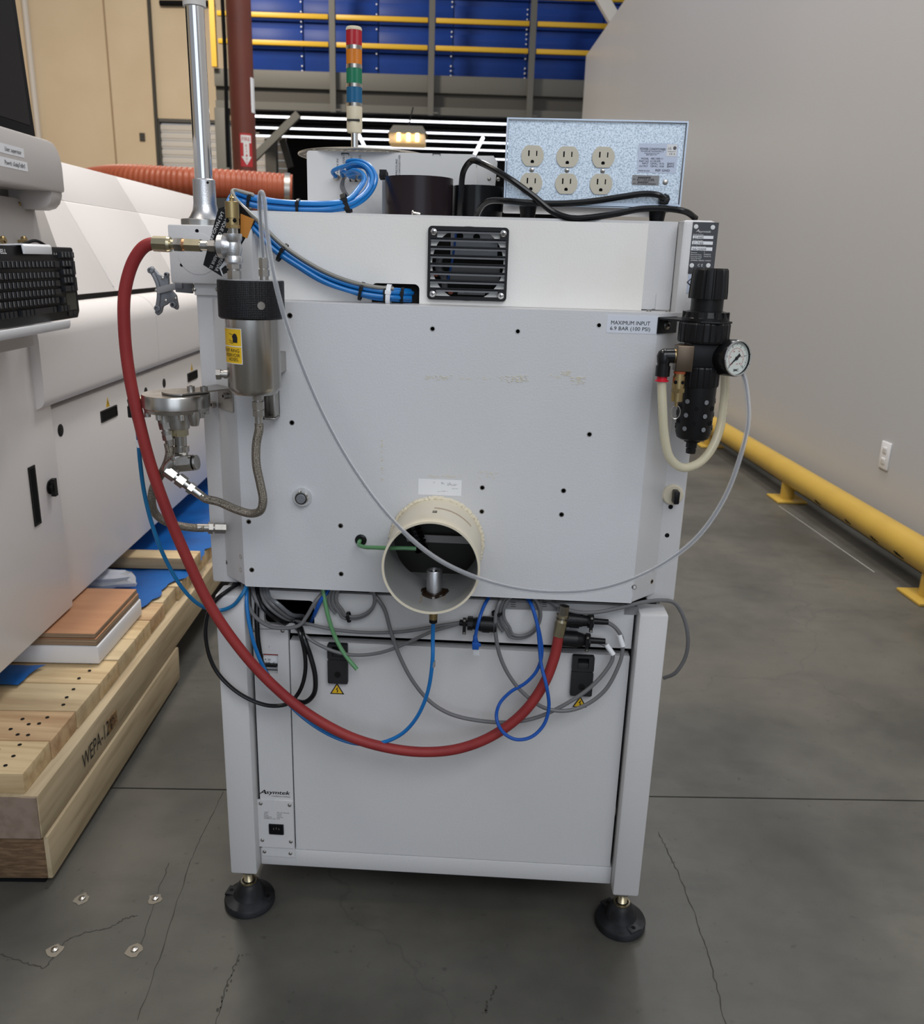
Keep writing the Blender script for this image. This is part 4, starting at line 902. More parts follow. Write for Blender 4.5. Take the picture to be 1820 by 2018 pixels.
q0b, q1b = P(1195, 640, 0).x, P(1288, 640, 0).x
pl = G().box(q0b, MX1, -.0005, 0, q2, q3).obj('pressure_label', mat('pale_label', (.66, .69, .76, 1), .35), parent=mc, flat=True)
g = G(); words(g, [('MAXIMUM INPUT', 1203.5, 639, 7.6, 77), ('6.9 BAR (100 PSI)', 1201.5, 650, 7.2, 79)], -.0006); g.obj('lettering', INK, parent=pl, flat=True)
G().lathe([(.0095, 0), (.0095, .0025), (.0075, .004), (.0045, .004), (.0045, .001)], (gq.x, 0, gq.z), NY, 28).obj('grommet', BLACK, parent=mc)
# exhaust spigot
sp = part('exhaust_spigot', (dcx, 0, dcz-dR), mc)
LD = .125
G().pipe((dcx, .004, dcz), (dcx, -LD, dcz), dR, dR-.0032, 72).obj('pipe', IVORY, parent=sp)
G().pipe((dcx, .003, dcz), (dcx, -LD+.0015, dcz), dR-.0030, dR-.0040, 72).obj('shade_sleeve', mat('sleeve_shade_grey', (.30, .30, .295, 1), .38), parent=sp, label='added grey sleeve with the inner shade in its colour')  # added sleeve; shade inside the pipe is put into its grey
g = G(); random.seed(9)
ring = []
for i in range(220):
    t = 2*PI*i/220; r_ = dR+.0012+random.uniform(-.0008, .0012); ring.append((dcx+r_*math.cos(t), -.002-random.uniform(0, .0012), dcz+r_*math.sin(t)))
g.tube(ring, .0034, 7, closed=True, smooth=False); g.obj('weld_bead', IVORY, parent=sp)
g = G()
for k in range(9):
    t = math.radians(88-k*5.6); g.obox((dcx+(dR+.0003)*math.cos(t), -.055-.0003*k, dcz+(dR+.0003)*math.sin(t)), Vector((-math.sin(t), 0, math.cos(t)))*.0038, (0, .0022, 0), Vector((math.cos(t), 0, math.sin(t)))*.0003)
g.obj('tape_strip', mat('old_tape', (.44, .35, .27, 1), .6), parent=sp, flat=True)
for yy in (-.072, -.078): G().obox((dcx+.001, yy, dcz+dR), (.0035, 0, 0), (0, .0012, 0), (0, 0, .0004)).obj('slot', DARK, parent=sp)
bzz = dcz-dR+.0035
px0 = dcx+.001
G().lathe([(.0125, 0), (.0125, .036), (.0118, .0372), (.0088, .0372), (.0085, .032), (0, .032)], (px0, -.052, bzz+.004), (0, 0, 1), 36).obj('drain_fitting', ALU, parent=sp, label='aluminium drain fitting')
g = G()
for k in range(5): t = 2*PI*k/5; g.lathe([(.0022, 0), (.0018, .002), (0, .0026)], (px0+.0055*math.cos(t), -.052+.0055*math.sin(t), bzz+.036), (0, 0, 1), 10)
g.obj('strainer', BLACKG, parent=sp)
g = G(); random.seed(2); vs = []
n_ = 40
for r_, z_ in ((.0, .006), (.016, .0055), (.0205, .0035), (.0225, .0)):
    for i in range(n_):
        t = 2*PI*i/n_; rr = r_*(1+.06*math.sin(3*t+1)+.04*math.sin(7*t)); x = px0+rr*math.cos(t); y = -.052+rr*math.sin(t)*.98
        base = dcz-math.sqrt(max((dR-.0032)**2-(x-dcx)**2, 0)); vs.append((x, y, base+z_+.0004))
g.add(vs, [(j*n_+i, j*n_+(i+1) % n_, (j+1)*n_+(i+1) % n_, (j+1)*n_+i) for j in range(3) for i in range(n_)]); g.obj('oil_pool', OIL, parent=sp)
g = G()
for x_, dl_, w_ in ((-.019, .034, .0016), (.017, .018, .0014), (.0195, .016, .001)):
    for k in range(10):
        yy = -.066-dl_*k/10; x = px0+x_+.0012*math.sin(k*1.3); base = dcz-math.sqrt((dR-.0033)**2-(x-dcx)**2); g.obox((x, yy, base+.0003), (w_, 0, 0), (0, dl_/18, 0), (0, 0, .0003))
g.obj('oil_runs', RUSTS, parent=sp, flat=True)
q_ = Vector((px0, -.058, dcz-dR-.010))
g = G().cyl(q_+Vector((0, 0, .012)), q_-Vector((0, 0, .027)), .0068, 16); g.obj('drain_nipple', BRASS, parent=sp)
G().cyl(q_-Vector((0, 0, .027)), q_-Vector((0, 0, .033)), .0066, 16).obj('drain_collar', BLACK, parent=sp)
# inside of the spigot
G().box(dcx-.12, dcx+.12, .09, .094, .66, .86).obj('inner_back_plate', mat('dark_metal', (.055, .052, .045, 1), .5), parent=sp, flat=True)  # plain dark metal plate behind the opening
G().box(dcx-.09, dcx+.09, .055, .085, dcz+.038, dcz+.046).obj('inner_rail', mat('olive_bar', (.34, .29, .15, 1), .35, .4), parent=sp, flat=True)
G().plate([[(dcx-.055, dcz-.025), (dcx+.075, dcz-.025), (dcx+.085, dcz-.01), (dcx+.085, dcz+.032), (dcx-.075, dcz+.032)], [(dcx-.03, dcz-.012), (dcx+.042, dcz-.012), (dcx+.05, dcz-.004), (dcx+.07, dcz+.024), (dcx-.05, dcz+.024)]], XZ, .07, .074).obj('inner_bracket', GREYB, parent=sp, flat=True)
g = G().tube([(dcx-.052, .05, dcz+.03), (dcx-.045, .052, dcz+.005), (dcx-.034, .055, dcz-.02), (dcx-.028, .06, dcz-.034)], .011, 10); 
for k in range(9): g.lathe([(.0125, 0), (.0125, .002)], (dcx-.050+.0028*k, .05, dcz+.026-.0072*k), (.3, 0, -1), 12)
g.obj('drag_chain', BLACKG, parent=sp)
# --- top cover with fan grille
gx0, gx1, gz0, gz1 = PR(843, 447, 1000, 592, .060)
cvx0, cvx1, cvz0, cvz1 = -.386, P(1271, 520, .06).x, 1.1336, P(880, 430, .06).z
ux0, ux1, uz0_, uz1_ = P(732, 580, .06).x, P(826, 580, .06).x, cvz0, P(780, 559, .06).z
rn = .008
outl = [(cvx0, cvz0), (ux0, cvz0)]+[(ux0+rn-rn*math.cos(t), uz1_-rn+rn*math.sin(t)) for t in [PI/2*k/5 for k in range(6)]]+[(ux1-rn+rn*math.sin(t), uz1_-rn+rn*math.cos(t)) for t in [PI/2*k/5 for k in range(6)]]+[(ux1, cvz0), (cvx1, cvz0), (cvx1, cvz1), (cvx0, cvz1)]
fcx, fcz = (gx0+gx1)/2, (gz0+gz1)/2
cov = part('top_cover', (fcx, .06, cvz0), mc)
G().plate([outl, circ(fcx, fcz, .0555, 48)], XZ, .0600, .0640).obj('cover_plate', COVERM, parent=cov, bevel=.0014)
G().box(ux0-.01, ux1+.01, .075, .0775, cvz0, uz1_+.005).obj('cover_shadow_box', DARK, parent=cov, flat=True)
for x0, x1 in ((cvx0, cvx0+.003), (cvx1-.003, cvx1)): G().box(x0, x1, .064, .0782, cvz0, cvz1).obj('cover_return', COVERM, parent=cov)
fg = part('fan_grille', (fcx, .055, gz0), mc)
sc_ = .0085
fr = [rrect(gx0, gx1, gz0, gz1, .006)]
W2, H2 = gx1-gx0, gz1-gz0
nb = 8; ph_ = (H2-.010)/nb
for i in range(nb):
    zz = gz0+.005+ph_*i; ins2 = .0135 if i in (0, nb-1) else .0040
    fr.append([(gx0+ins2, zz+.0009), (gx1-ins2, zz+.0009), (gx1-ins2, zz+ph_-.0009), (gx0+ins2, zz+ph_-.0009)])
G().plate(fr, XZ, .0535, .0600).obj('frame', BLACK, parent=fg, bevel=.0005)
for i in range(nb):
    zz = gz0+.005+ph_*i+ph_-.0030; ins2 = .0137 if i in (0, nb-1) else .0042
    g = G().obox((fcx, .0560, zz), ((W2/2-ins2), 0, 0), (0, .0030, .0012), (0, -.0003, .0008)); g.obj('louvre', BRKT, parent=fg)
for x, y in ((gx0+sc_, gz0+sc_), (gx1-sc_, gz0+sc_), (gx0+sc_, gz1-sc_), (gx1-sc_, gz1-sc_)):
    g = G(); screw(g, (x, .0535, y), NY, .0052, 0, .003); g.box(x-.0026, x+.0026, .0500, .0506, y-.0005, y+.0005, 1); g.box(x-.0005, x+.0005, .0500, .0506, y-.0026, y+.0026, 1); g.obj('screw', [CHROME, INK], parent=fg)
# behind the grille
G().box(fcx-.07, fcx+.07, .076, .0775, gz0-.001, gz1+.001).obj('fan_well', DARK, parent=fg, flat=True)
G().plate([rrect(fcx-.028, fcx+.045, fcz+.012, fcz+.05, .001), circ(fcx-.014, fcz+.041, .0055, 16), circ(fcx+.012, fcz+.040, .0055, 16)], XZ, .0735, .0745).obj('inner_plate', BRKT, parent=fg, flat=True)
G().box(fcx-.028, fcx+.05, .0735, .0745, fcz-.028, fcz-.004).obj('inner_box', mat('inner_grey', (.14, .14, .14, 1), .5), parent=fg, flat=True)
g = G().tube([(fcx-.044, .073, fcz+.012), (fcx-.046, .072, fcz-.008), (fcx-.038, .072, fcz-.020), (fcx-.036, .073, fcz-.038)], .0055, 8); g.obj('inner_hose', GREYC, parent=fg)
g = G().tube([(fcx-.02, .073, fcz+.046), (fcx-.024, .073, fcz+.01), (fcx-.032, .073, fcz-.03)], .002, 6); g.obj('inner_cable', BLUEP, parent=fg)
lb3 = G().box(fcx-.015, fcx+.028, .0728, .0735, gz0+.008, gz0+.018).obj('fan_label', LABELG, parent=fg, flat=True)
g = G(); g.text('CE', (fcx-.013, .0727, gz0+.011), EX, EZ, .005, .008); g.obj('lettering', WINK, parent=lb3, flat=True)
g = G().lathe([(.004, 0), (.004, .002), (.0025, .002)], (fcx-.026, .073, fcz-.043), NY, 14); g.box(fcx-.055, fcx-.047, .0725, .0735, fcz-.020, fcz-.014); g.obj('orange_terminals', mat('terminal_orange', (.40, .07, .02, 1), .4), parent=fg)
# right side knob and holes on the corner post, base connectors
q = P(1321, 974, .045)
G().lathe([(.017, 0), (.017, .004), (.015, .006)], (.2995, .0452, q.z), NY, 28).obj('selector_base', IVORY, parent=mc)
g = G().obox((.302, .030, q.z), (.0045, 0, 0), (0, .010, 0), (0, 0, .0105)); g.obj('selector_knob', BLACK, parent=mc, bevel=.002)
for x, y in ((1321, 999), (1314, 1055)):
    q = P(x, y, .045); G().lathe([(.0038, 0), (.0037, .0004)], (q.x, .045, q.z), NY, 18).obj('screw_hole', BLACKM, parent=mc)
q0, q1, q2, q3 = PR(985, 1183, 1098, 1200, YP-.003)
lv = G().box(q0, q1, YP-.0060, YP-.003, q2, .6515).obj('vent_plate', LABELG, parent=mc, bevel=.0005)
g = G()
for x in (1011, 1072):
    for k in range(3): q = P(x, 1187+4*k, YP-.006); g.box(q.x-.004, q.x+.004, YP-.0063, YP-.006, q.z-.0005, q.z+.0005)
g.obj('vent_slots', INK, parent=lv, flat=True)
q0, q1, q2, q3 = PR(1230, 1195, 1256, 1211, YP-.003); G().box(q0, q1, YP-.004, YP-.0028, q2, .652).obj('corner_notch', LABELG, parent=mc, flat=True)

# ================================================================== THINGS MOUNTED ON THE MACHINE
# --- power conditioner on top
kz0, kz1 = 1.2865, 1.4105; kx0, kx1 = .0045, .2775
pc_ = thing('power_conditioner', ((kx0+kx1)/2, .2, 1.2665), 'galvanised steel power box with six ivory sockets on the machine top', 'power box')
G().plate([[(kx0+.003, kz0+.002), (kx1-.003, kz0+.002), (kx1-.003, kz1-.003), (kx0+.003, kz1-.003)]], XZ, .102, .104).obj('back_plate', GALV, parent=pc_, flat=True)
g = G(); sh_ = [(kx0, kz0), (kx0, kz1), (kx1, kz1), (kx1, kz0)]; 
g.box(kx0, kx0+.0022, .0965, .33, kz0, kz1); g.box(kx1-.0022, kx1, .0965, .33, kz0, kz1); g.box(kx0+.0022, kx1-.0022, .0965, .33, kz1-.0022, kz1); g.obj('wrap_cover', GALVE, parent=pc_, flat=True)
g = G().box(kx0+.0022, kx1-.0022, .0965, .33, kz0-.001, kz0+.001).box(kx0+.0022, kx1-.0022, .0965, .0985, kz0, kz0+.006); g.obj('bottom_tray', GALVE, parent=pc_, flat=True)
for x in (1040, 1297): q = P(x, 418, .12); G().lathe([(.011, 1.2665), (.014, kz0)], (q.x, .13, 0), (0, 0, 1), 24).obj('rubber_foot', BLACK, parent=pc_)
for x, y in ((1049, 307), (1118, 309), (1188.5, 310), (1046, 361), (1115.5, 362), (1184, 363)):
    q = P(x, y, .1); s_ = part('socket', (q.x, .1, q.z), pc_)
    R_, hcut = .0172, .0148
    face = [(R_*math.cos(t), max(-hcut, min(hcut, R_*math.sin(t)))) for t in [2*PI*i/48 for i in range(48)]]
    sl_ = lambda cx_, w_, h_: [(q.x+cx_-w_/2, q.z+.0035-h_/2), (q.x+cx_+w_/2, q.z+.0035-h_/2), (q.x+cx_+w_/2, q.z+.0035+h_/2), (q.x+cx_-w_/2, q.z+.0035+h_/2)]
    gh = [(q.x+.0028*math.cos(t), q.z-.0085+.0028*max(math.sin(t), -.7)) for t in [2*PI*i/16 for i in range(16)]]
    o = G().plate([[(q.x+a, q.z+b) for a, b in face], sl_(-.0058, .0022, .0082), sl_(.0062, .0018, .0074), gh], XZ, .0992, .1035).obj('face', OUTLETM, parent=s_, bevel=.0006)
    G().plate([[(q.x+a*.9, q.z+b*.9) for a, b in face]], XZ, .1016, .1022).obj('slots', BLACKM, parent=s_, flat=True)
for x, y in ((1047.5, 335), (1116.5, 336), (1187, 337)): q = P(x, y, .102); g = G(); screw(g, q, NY, .0038, 0, .0016); g.box(q.x-.002, q.x+.002, .1001, .1004, q.z-.0003, q.z+.0003, 1); g.box(q.x-.0003, q.x+.0003, .1001, .1004, q.z-.002, q.z+.002, 1); g.obj('screw', [STEEL, INK], parent=pc_)
YC = .102
q0, q1, q2, q3 = PR(1254.5, 283, 1335.5, 341, YC)
lb = G().plate([rrect(q0+.001, q1-.001, q2, q3, .003)], XZ, YC-.0006, YC).obj('rating_label', LABELS, parent=pc_, flat=True)
g = G(); words(g, [('POWER CONDITIONER', 1261, 295.5, 4.4, 50), ('POWERVAR WAUKEGAN, IL', 1262.5, 299, 2.3, 45), ('www.powervar.com', 1269, 302.5, 2.2, 30), ('800-369-7179', 1273, 306, 2.4, 20), ('MODEL', 1263, 314, 3.2, 15), ('ABC1000-11', 1281.5, 314, 3.4, 24), ('PART NO', 1259, 319, 3.2, 19), ('61120-03R', 1281, 319, 3.4, 20), ('INPUT', 1265, 323.6, 3.2, 12), ('120VAC, 10.7A', 1281, 323.8, 3.4, 27), ('@60HZ', 1314, 324, 3.4, 14), ('OUTPUT', 1259, 328.8, 3.2, 17), ('120VAC, 10.0A', 1281, 329, 3.4, 27), ('@60HZ', 1313.5, 329.2, 3.4, 14), ('MADE IN USA', 1257.5, 337.5, 2.6, 22), ('REF GND', 1291, 337.5, 4, 28)], YC-.0008); g.obj('lettering', INK, parent=lb, flat=True)
e0, e1, e2, e3 = PR(1313, 285, 1333, 308, YC); G().box(e0, e1, YC-.0009, YC-.0006, e2, e3).obj('approval_mark', WINK, parent=lb, flat=True)
g = G(); w0 = P(1329, 292, YC); g.lathe([(.0026, .0010), (.0025, .0012)], (w0.x, YC, w0.z), NY, 18); words(g, [('UL', 1317, 294.5, 4.5, 6), ('c', 1315, 294.5, 2.5, None), ('POWER QUALITY', 1315, 299.3, 1.6, 16), ('CE A', 1318, 304.5, 2.6, 12)], YC-.0010); g.obj('approval_print', INKG, parent=lb, flat=True)
q0, q1, q2, q3 = PR(1245, 345.5, 1298, 365, YC); ls = G().box(q0, q1, YC-.0006, YC, q2, q3).obj('serial_label', LABELG, parent=pc_, flat=True)
g = G(); words(g, [('P/N', 1247, 354.5, 2.2, 5), ('61120-03R', 1255, 356, 4.2, 34), ('S/N', 1247, 362.5, 2.2, 5), ('6112003R-0930001', 1255, 363.2, 2.6, 37)], YC-.0008)
for k in range(26): q = P(1256+k*1.0, 350, YC); g.box(q.x, q.x+.0004*(1+(k*7) % 3)*.6, YC-.0009, YC-.0007, q.z-.0012, q.z+.0012)
for k in range(22): q = P(1255.5+k*1.0, 359, YC); g.box(q.x, q.x+.0004*(1+(k*5) % 3)*.6, YC-.0009, YC-.0007, q.z-.0009, q.z+.0009)
g.obj('lettering', INK, parent=ls, flat=True)
q = P(1310.5, 359, YC); g = G(); screw(g, q, NY, .0042, 0, .0016); g.obj('ground_screw', STEELD, parent=pc_)
q = P(1308, 393, YC); G().lathe([(.0085, 0), (.0085, .006), (.0065, .009)], q, NY, 8).obj('strain_relief', BLACK, parent=pc_)
q = P(1307, 397, YC-.007); G().obox(q, (.0065, 0, 0), (0, .007, 0), (0, 0, .0045)).obj('relief_clip', BLACK, parent=pc_, bevel=.001)
# --- black power cords
def cable(name, label, pts, r, m, cat='cable', n=10, sub=8, group=None, parent=None, extra=None):
    g = G().tube([P(*p) for p in pts], r, n, 0, sub)
    if parent is not None: return g.obj(name, m, parent=parent)
    return tag(g.obj(name, m), label, cat, group)
cable('power_cable', 'black power cord arching up beside the dark cylinders then lying along the machine top', [(905, 428, .16), (908, 385, .155), (913, 338, .15), (927, 318, .14), (950, 322, .11), (1000, 350, .085), (1050, 386, .083), (1090, 418, .08), (1125, 430, .074), (1160, 429, .074), (1215, 421, .085), (1260, 412, .092), (1310, 411, .092), (1350, 417, .09), (1370, 430, .11)], .0048, BLACKG)
cable('power_cable', 'black power cord plugged into the galvanised box by its strain relief', [(938, 426, .15), (948, 408, .13), (965, 396, .11), (1000, 396, .090), (1050, 400, .088), (1110, 401, .088), (1170, 396, .088), (1230, 387, .088), (1270, 382, .088), (1298, 385, .086), (1308, 392, .090)], .0046, BLACKG)
# --- white pneumatics box, cylinders, disc
wx0, wx1 = -.358, -.047; wz1 = 1.386
wp = thing('pneumatics_box', ((wx0+wx1)/2, .5, 1.2665), 'white pneumatics box with tube ports behind the fan cover', 'box')
G().plate([rrect(wx0, wx1, 1.2668, wz1, .006)], XZ, .35, .356).obj('port_panel', PLUMB, parent=wp, bevel=.001)
G().box(wx0+.004, wx1-.004, .356, .60, 1.2668, wz1-.004).obj('enclosure', PLUMB, parent=wp, bevel=.003)
G().plate([[(wx1, 1.2668), (P(972, 308, .38).x, 1.2668), (P(980, 320, .38).x, P(980, 320, .38).z), (P(972, 308, .38).x, P(972, 307, .38).z), (wx1, P(950, 307, .38).z)]], XZ, .38, .386).obj('rear_panel', PLUMB, parent=wp, bevel=.001)
for x in (963.5, 981): q = P(x, 353, .38); g = G(); screw(g, q, NY, .0035); g.obj('screw', STEELD, parent=wp)
g = G(); YW = .3495
for t, x, y, h in (('MAIN IN', 667, 341, 5), ('AIR ASSIST/', 679, 344, 5), ('TOOL', 686, 346, 5), ('ASSIST/', 694.5, 334, 5), ('FLUID PRESS.', 711, 352, 5), ('PRESSURE', 783, 345, 5), ('CHANGEOVER', 788.5, 345, 5)):
    g.text(t, P(x, y, YW), EZ, -EX, .0036, len(t)*.0036*.95)
g.obj('lettering', INKG, parent=wp, flat=True)
for x in (680, 860):
    q = P(x, 303, YW); g = G().box(q.x-.007, q.x+.007, YW-.001, YW, q.z-.0004, q.z+.0012).box(q.x-.007, q.x-.0062, YW-.001, YW, q.z-.003, q.z).box(q.x+.0062, q.x+.007, YW-.001, YW, q.z-.003, q.z); g.obj('hinge_slot', INK, parent=wp, flat=True)
for x, y in ((664, 350), (677, 348), (697, 352), (708, 352)):
    q = P(x, y, YW); G().lathe([(.0055, 0), (.0055, .010), (.0035, .012)], (q.x, .35, q.z), NY, 14).obj('tube_port', STEELD, parent=wp)
q0, q1, q2, q3 = PR(689, 347, 716, 358, YW); G().box(q0, q1, YW-.002, YW, q2, q3).obj('port_opening', BLACKM, parent=wp)
for nm_, x0, x1, y0, Y, lbl in (('pipe_section', 758.5, 892, 345, .25, 'larger dark brown plastic pipe section standing on the machine top'), ('pipe_section', 891, 990, 364, .30, 'smaller black pipe section half hidden by the galvanised box')):
    a, b = P(x0, 385, Y), P(x1, 385, Y); r_ = (b.x-a.x)/2; zt_ = P((x0+x1)/2, y0, Y-r_).z
    T = thing(nm_, ((a.x+b.x)/2, Y, 1.2665), lbl, 'pipe', 'dark pipe sections on the machine top')
    g = G().pipe(((a.x+b.x)/2, Y, 1.2668), ((a.x+b.x)/2, Y, zt_), r_, r_-.004, 56); g.obj('wall', BROWNBLK if x0 < 800 else BLACKG, parent=T)
a, b = P(755, 352, .26), P(755, 420, .26)
T = thing('post_bracket', (a.x, .26, 1.2665), 'grey upright strip with a black cable clamp left of the larger pipe section', 'bracket')
G().box(a.x-.002, a.x+.006, .26, .275, 1.2668, a.z-.002).obj('strip', BRKT, parent=T)
g = G(); q = P(751, 346, .27); g.lathe([(.008, 0), (.008, .010)], q, (1, -.4, 0), 10); g.obox(q+Vector((.004, -.006, .004)), (.006, 0, 0), (0, .004, 0), (0, 0, .005)); g.obj('clamp', BLACK, parent=T)
# perforated disc on the white box
qd = P(715, 298, .42); rdx = .128; zc_ = wz1+.0006
T = thing('perforated_disc', (qd.x, .45, zc_), 'thin perforated metal disc lying flat on the white pneumatics box', 'disc')
hl = []
for i in range(-8, 9):
    for j in range(-8, 9):
        x, y = (i+.5*(j % 2))*.0142, j*.0123
        if math.hypot(x, y) < rdx-.010: hl.append(circ(qd.x+x, .455+y, .0050, 8))
G().plate([circ(qd.x, .455, rdx, 64)]+hl, XY, zc_+.001, zc_+.0028).obj('sheet', PERF, parent=T)
G().tube([(qd.x+rdx*math.cos(2*PI*i/60), .455+rdx*math.sin(2*PI*i/60), zc_+.0022) for i in range(60)], .0022, 8, closed=True, smooth=False).obj('rolled_rim', PERF, parent=T)
q = P(814, 419, .10); T = G(); T.cyl(q, q+Vector((.011, 0, -.002)), .0018, 10); T.lathe([(.0038, 0), (.0032, .002), (0, .003)], q, (-1, 0, .1), 14); tag(T.obj('loose_screw', STEEL), 'small loose screw lying on the top edge before the brown pipe section', 'screw')
# --- stack light
sx, sy = -.3595, .90
sl = thing('stack_light', (sx, sy, 1.26), 'signal tower light with red, amber, green and blue lenses over the machine', 'stack light')
zf = lambda y: P(698, y, sy).z
G().cyl((sx, sy, 1.262), (sx, sy, zf(258)), .0085, 20).obj('pole', CHROME, parent=sl)
R_ = .0188
G().lathe([(R_*.86, zf(262)), (R_, zf(258)), (R_, zf(243)), (R_*.985, zf(242)), (R_*.985, zf(240)), (R_, zf(239)), (R_, zf(211)), (R_*.98, zf(206))], (sx, sy, 0), (0, 0, 1), 40).obj('base', CREAMPL, parent=sl)
G().box(sx-.015, sx+.015, sy-R_-.0004, sy-R_+.006, zf(241), zf(237)).obj('label_slot', INK, parent=sl)
for y0, y1, m, nm in ((204, 173, LBLU, 'blue'), (166, 136, LGRN, 'green'), (128, 99, LAMB, 'amber'), (91, 61, LRED, 'red')):
    g = G(); zz0, zz1 = zf(y0), zf(y1); k = 40
    vs = []; 
    for z in (zz0, zz1):
        for i in range(80): t = 2*PI*i/80; r_ = R_*(.985 if i % 2 else .96); vs.append((sx+r_*math.cos(t), sy+r_*math.sin(t), z))
    g.add(vs, [(i, (i+1) % 80, 80+(i+1) % 80, 80+i) for i in range(80)]+[tuple(range(80))[::-1], tuple(range(80, 160))]); g.obj('lens', m, parent=sl, flat=True, label=nm+' lens')
for y0, y1 in ((211, 204), (173, 166), (136, 128), (99, 91)): G().cyl((sx, sy, zf(y0)), (sx, sy, zf(y1)), R_, 40).obj('ring', STEEL, parent=sl)
G().lathe([(R_, zf(61)), (R_, zf(57)), (R_*.9, zf(54)), (R_*.6, zf(53))], (sx, sy, 0), (0, 0, 1), 40).obj('cap', CREAMPL, parent=sl)
# --- monitor pole and its mounting box
bxL, bxR, bzT, bzB = P(329, 446, .03).x, -.375, P(380, 443, .03).z, P(380, 559, .03).z
pm = thing('pole_mount', ((bxL+bxR)/2, .1, bzB), 'cream mounting box under the chrome pole at the left rear corner', 'mount')
g = G().box(bxL, bxR, .030, .150, bzB, bzT); g.obj('box', CREAM, parent=pm, bevel=.003)
q = P(390, 500, .03)
G().lathe([(.0310, 0), (.0310, .0008), (.0300, .0011)], (q.x, .030, q.z), NY, 48).obj('round_cover', CREAM, parent=pm)
for x, y in ((388, 455), (358, 522)):
    q = P(x, y, .03); G().lathe([(.0028, 0), (.0027, .0005)], (q.x, .030, q.z), NY, 16).obj('screw_hole', BLACKM, parent=pm)
g = G().box(XL+.0, -.405, .040, .046, P(400, 582, .04).z, bzB); g.obj('bracket_plate', CREAM, parent=pm, bevel=.001)
for x in (382.5, 428): q = P(x, 570.5, .04); g = G(); screw(g, (q.x, .04, q.z), NY, .0034); g.obj('screw', STEEL, parent=pm)
g = G().box(bxL+.042, bxL+.054, .15, .158, bzT-.01, bzT+.022); screw(g, (bxL+.046, .15, bzT+.006), NY, .003); g.obj('rear_tab', CREAM, parent=pm)
pxx, pyy = -.4665, .095; zP = lambda y: P(400, y, pyy).z
po = thing('monitor_pole', (pxx, pyy, bzT), 'tall chrome pole with an aluminium base collar at the left rear', 'pole')
G().lathe([(.0385, bzT), (.0385, bzT+.0095), (.037, bzT+.0105)], (pxx, pyy, 0), (0, 0, 1), 56).obj('flange', STEEL, parent=po)
G().lathe([(.0275, bzT+.0105), (.0235, bzT+.016), (.0195, bzT+.024), (.0178, bzT+.034), (.0172, zP(355)), (.0158, zP(353))], (pxx, pyy, 0), (0, 0, 1), 48).obj('socket', ALU, parent=po)
G().cyl((pxx, pyy, zP(356)), (pxx, pyy, 1.80), .0138, 40).obj('tube', CHROME, parent=po)
G().lathe([(.0168, zP(14)), (.0168, 1.70), (.015, 1.71)], (pxx, pyy, 0), (0, 0, 1), 36).obj('collar', DOORW, parent=po)
q = Vector((pxx+.0105, pyy-.0140, zP(361))); G().lathe([(.002, 0), (.0019, .0006)], q, (.6, -.8, 0), 12).obj('set_screw', DARK, parent=po)
# --- folded monitor bracket (star shaped)
vb = thing('monitor_bracket', (-.52, .12, 1.1), 'grey star-shaped monitor bracket folded against the pole mount', 'bracket')
YV = .115
vq = lambda x, y, d=0: P(x, y, YV+d)
def star(pts): return [(vq(x, y).x, vq(x, y).z) for x, y in pts]
outer = [(295, 527), (300, 524), (313, 540), (323, 545), (331, 536), (333, 548), (334, 566), (348, 582), (352, 605), (350, 611), (343, 607), (336, 595), (330, 600), (322, 604), (319, 616), (312, 622), (306, 616), (312, 596), (314, 575), (312, 556)]
g = G().prism(star(outer), XZ, YV-.004, YV+.004); g.obj('star_plate', BRKT, parent=vb, bevel=.0015)
rg = [(294, 528), (305, 546), (312, 565), (313, 585), (309, 612)]
G().tube([vq(x, y, -.004) for x, y in rg], .0038, 8).obj('rib', BRKT, parent=vb)
for (x, y), r_ in (((300, 533), .0055), ((313, 607), .0055), ((344, 600), .0055), ((331, 541), .004)): q = vq(x, y); g = G().lathe([(r_, .0), (r_*.9, .006), (r_*.5, .0065), (r_*.45, .003)], (q.x, YV-.003, q.z), NY, 18); g.obj('boss', BRKT, parent=vb)
for x, y in ((322, 548), (328, 592), (310, 572), (347, 588)): q = vq(x, y); g = G(); screw(g, (q.x, YV-.004, q.z), NY, .0030); g.obj('screw', STEEL, parent=vb)
a, b = vq(310, 573, -.006), vq(350, 563, -.010)
G().obox((a+b)/2, (b-a)/2, (0, .002, 0), (0, 0, .0055)).obj('arm', mat('bracket_light', (.38, .38, .39, 1), .4, .3), parent=vb, bevel=.001)
a, b = vq(346, 565, -.010), vq(380, 568, .0)
G().obox((a+b)/2, (b-a)/2, (0, .003, 0), (0, 0, .0085)).obj('hinge_plate', BRKT, parent=vb, bevel=.001)
q = vq(353, 564, -.014); G().box(q.x-.006, q.x+.006, q.y-.003, q.y+.003, q.z-.004, q.z+.005).obj('hinge_block', BRKT, parent=vb, bevel=.001)

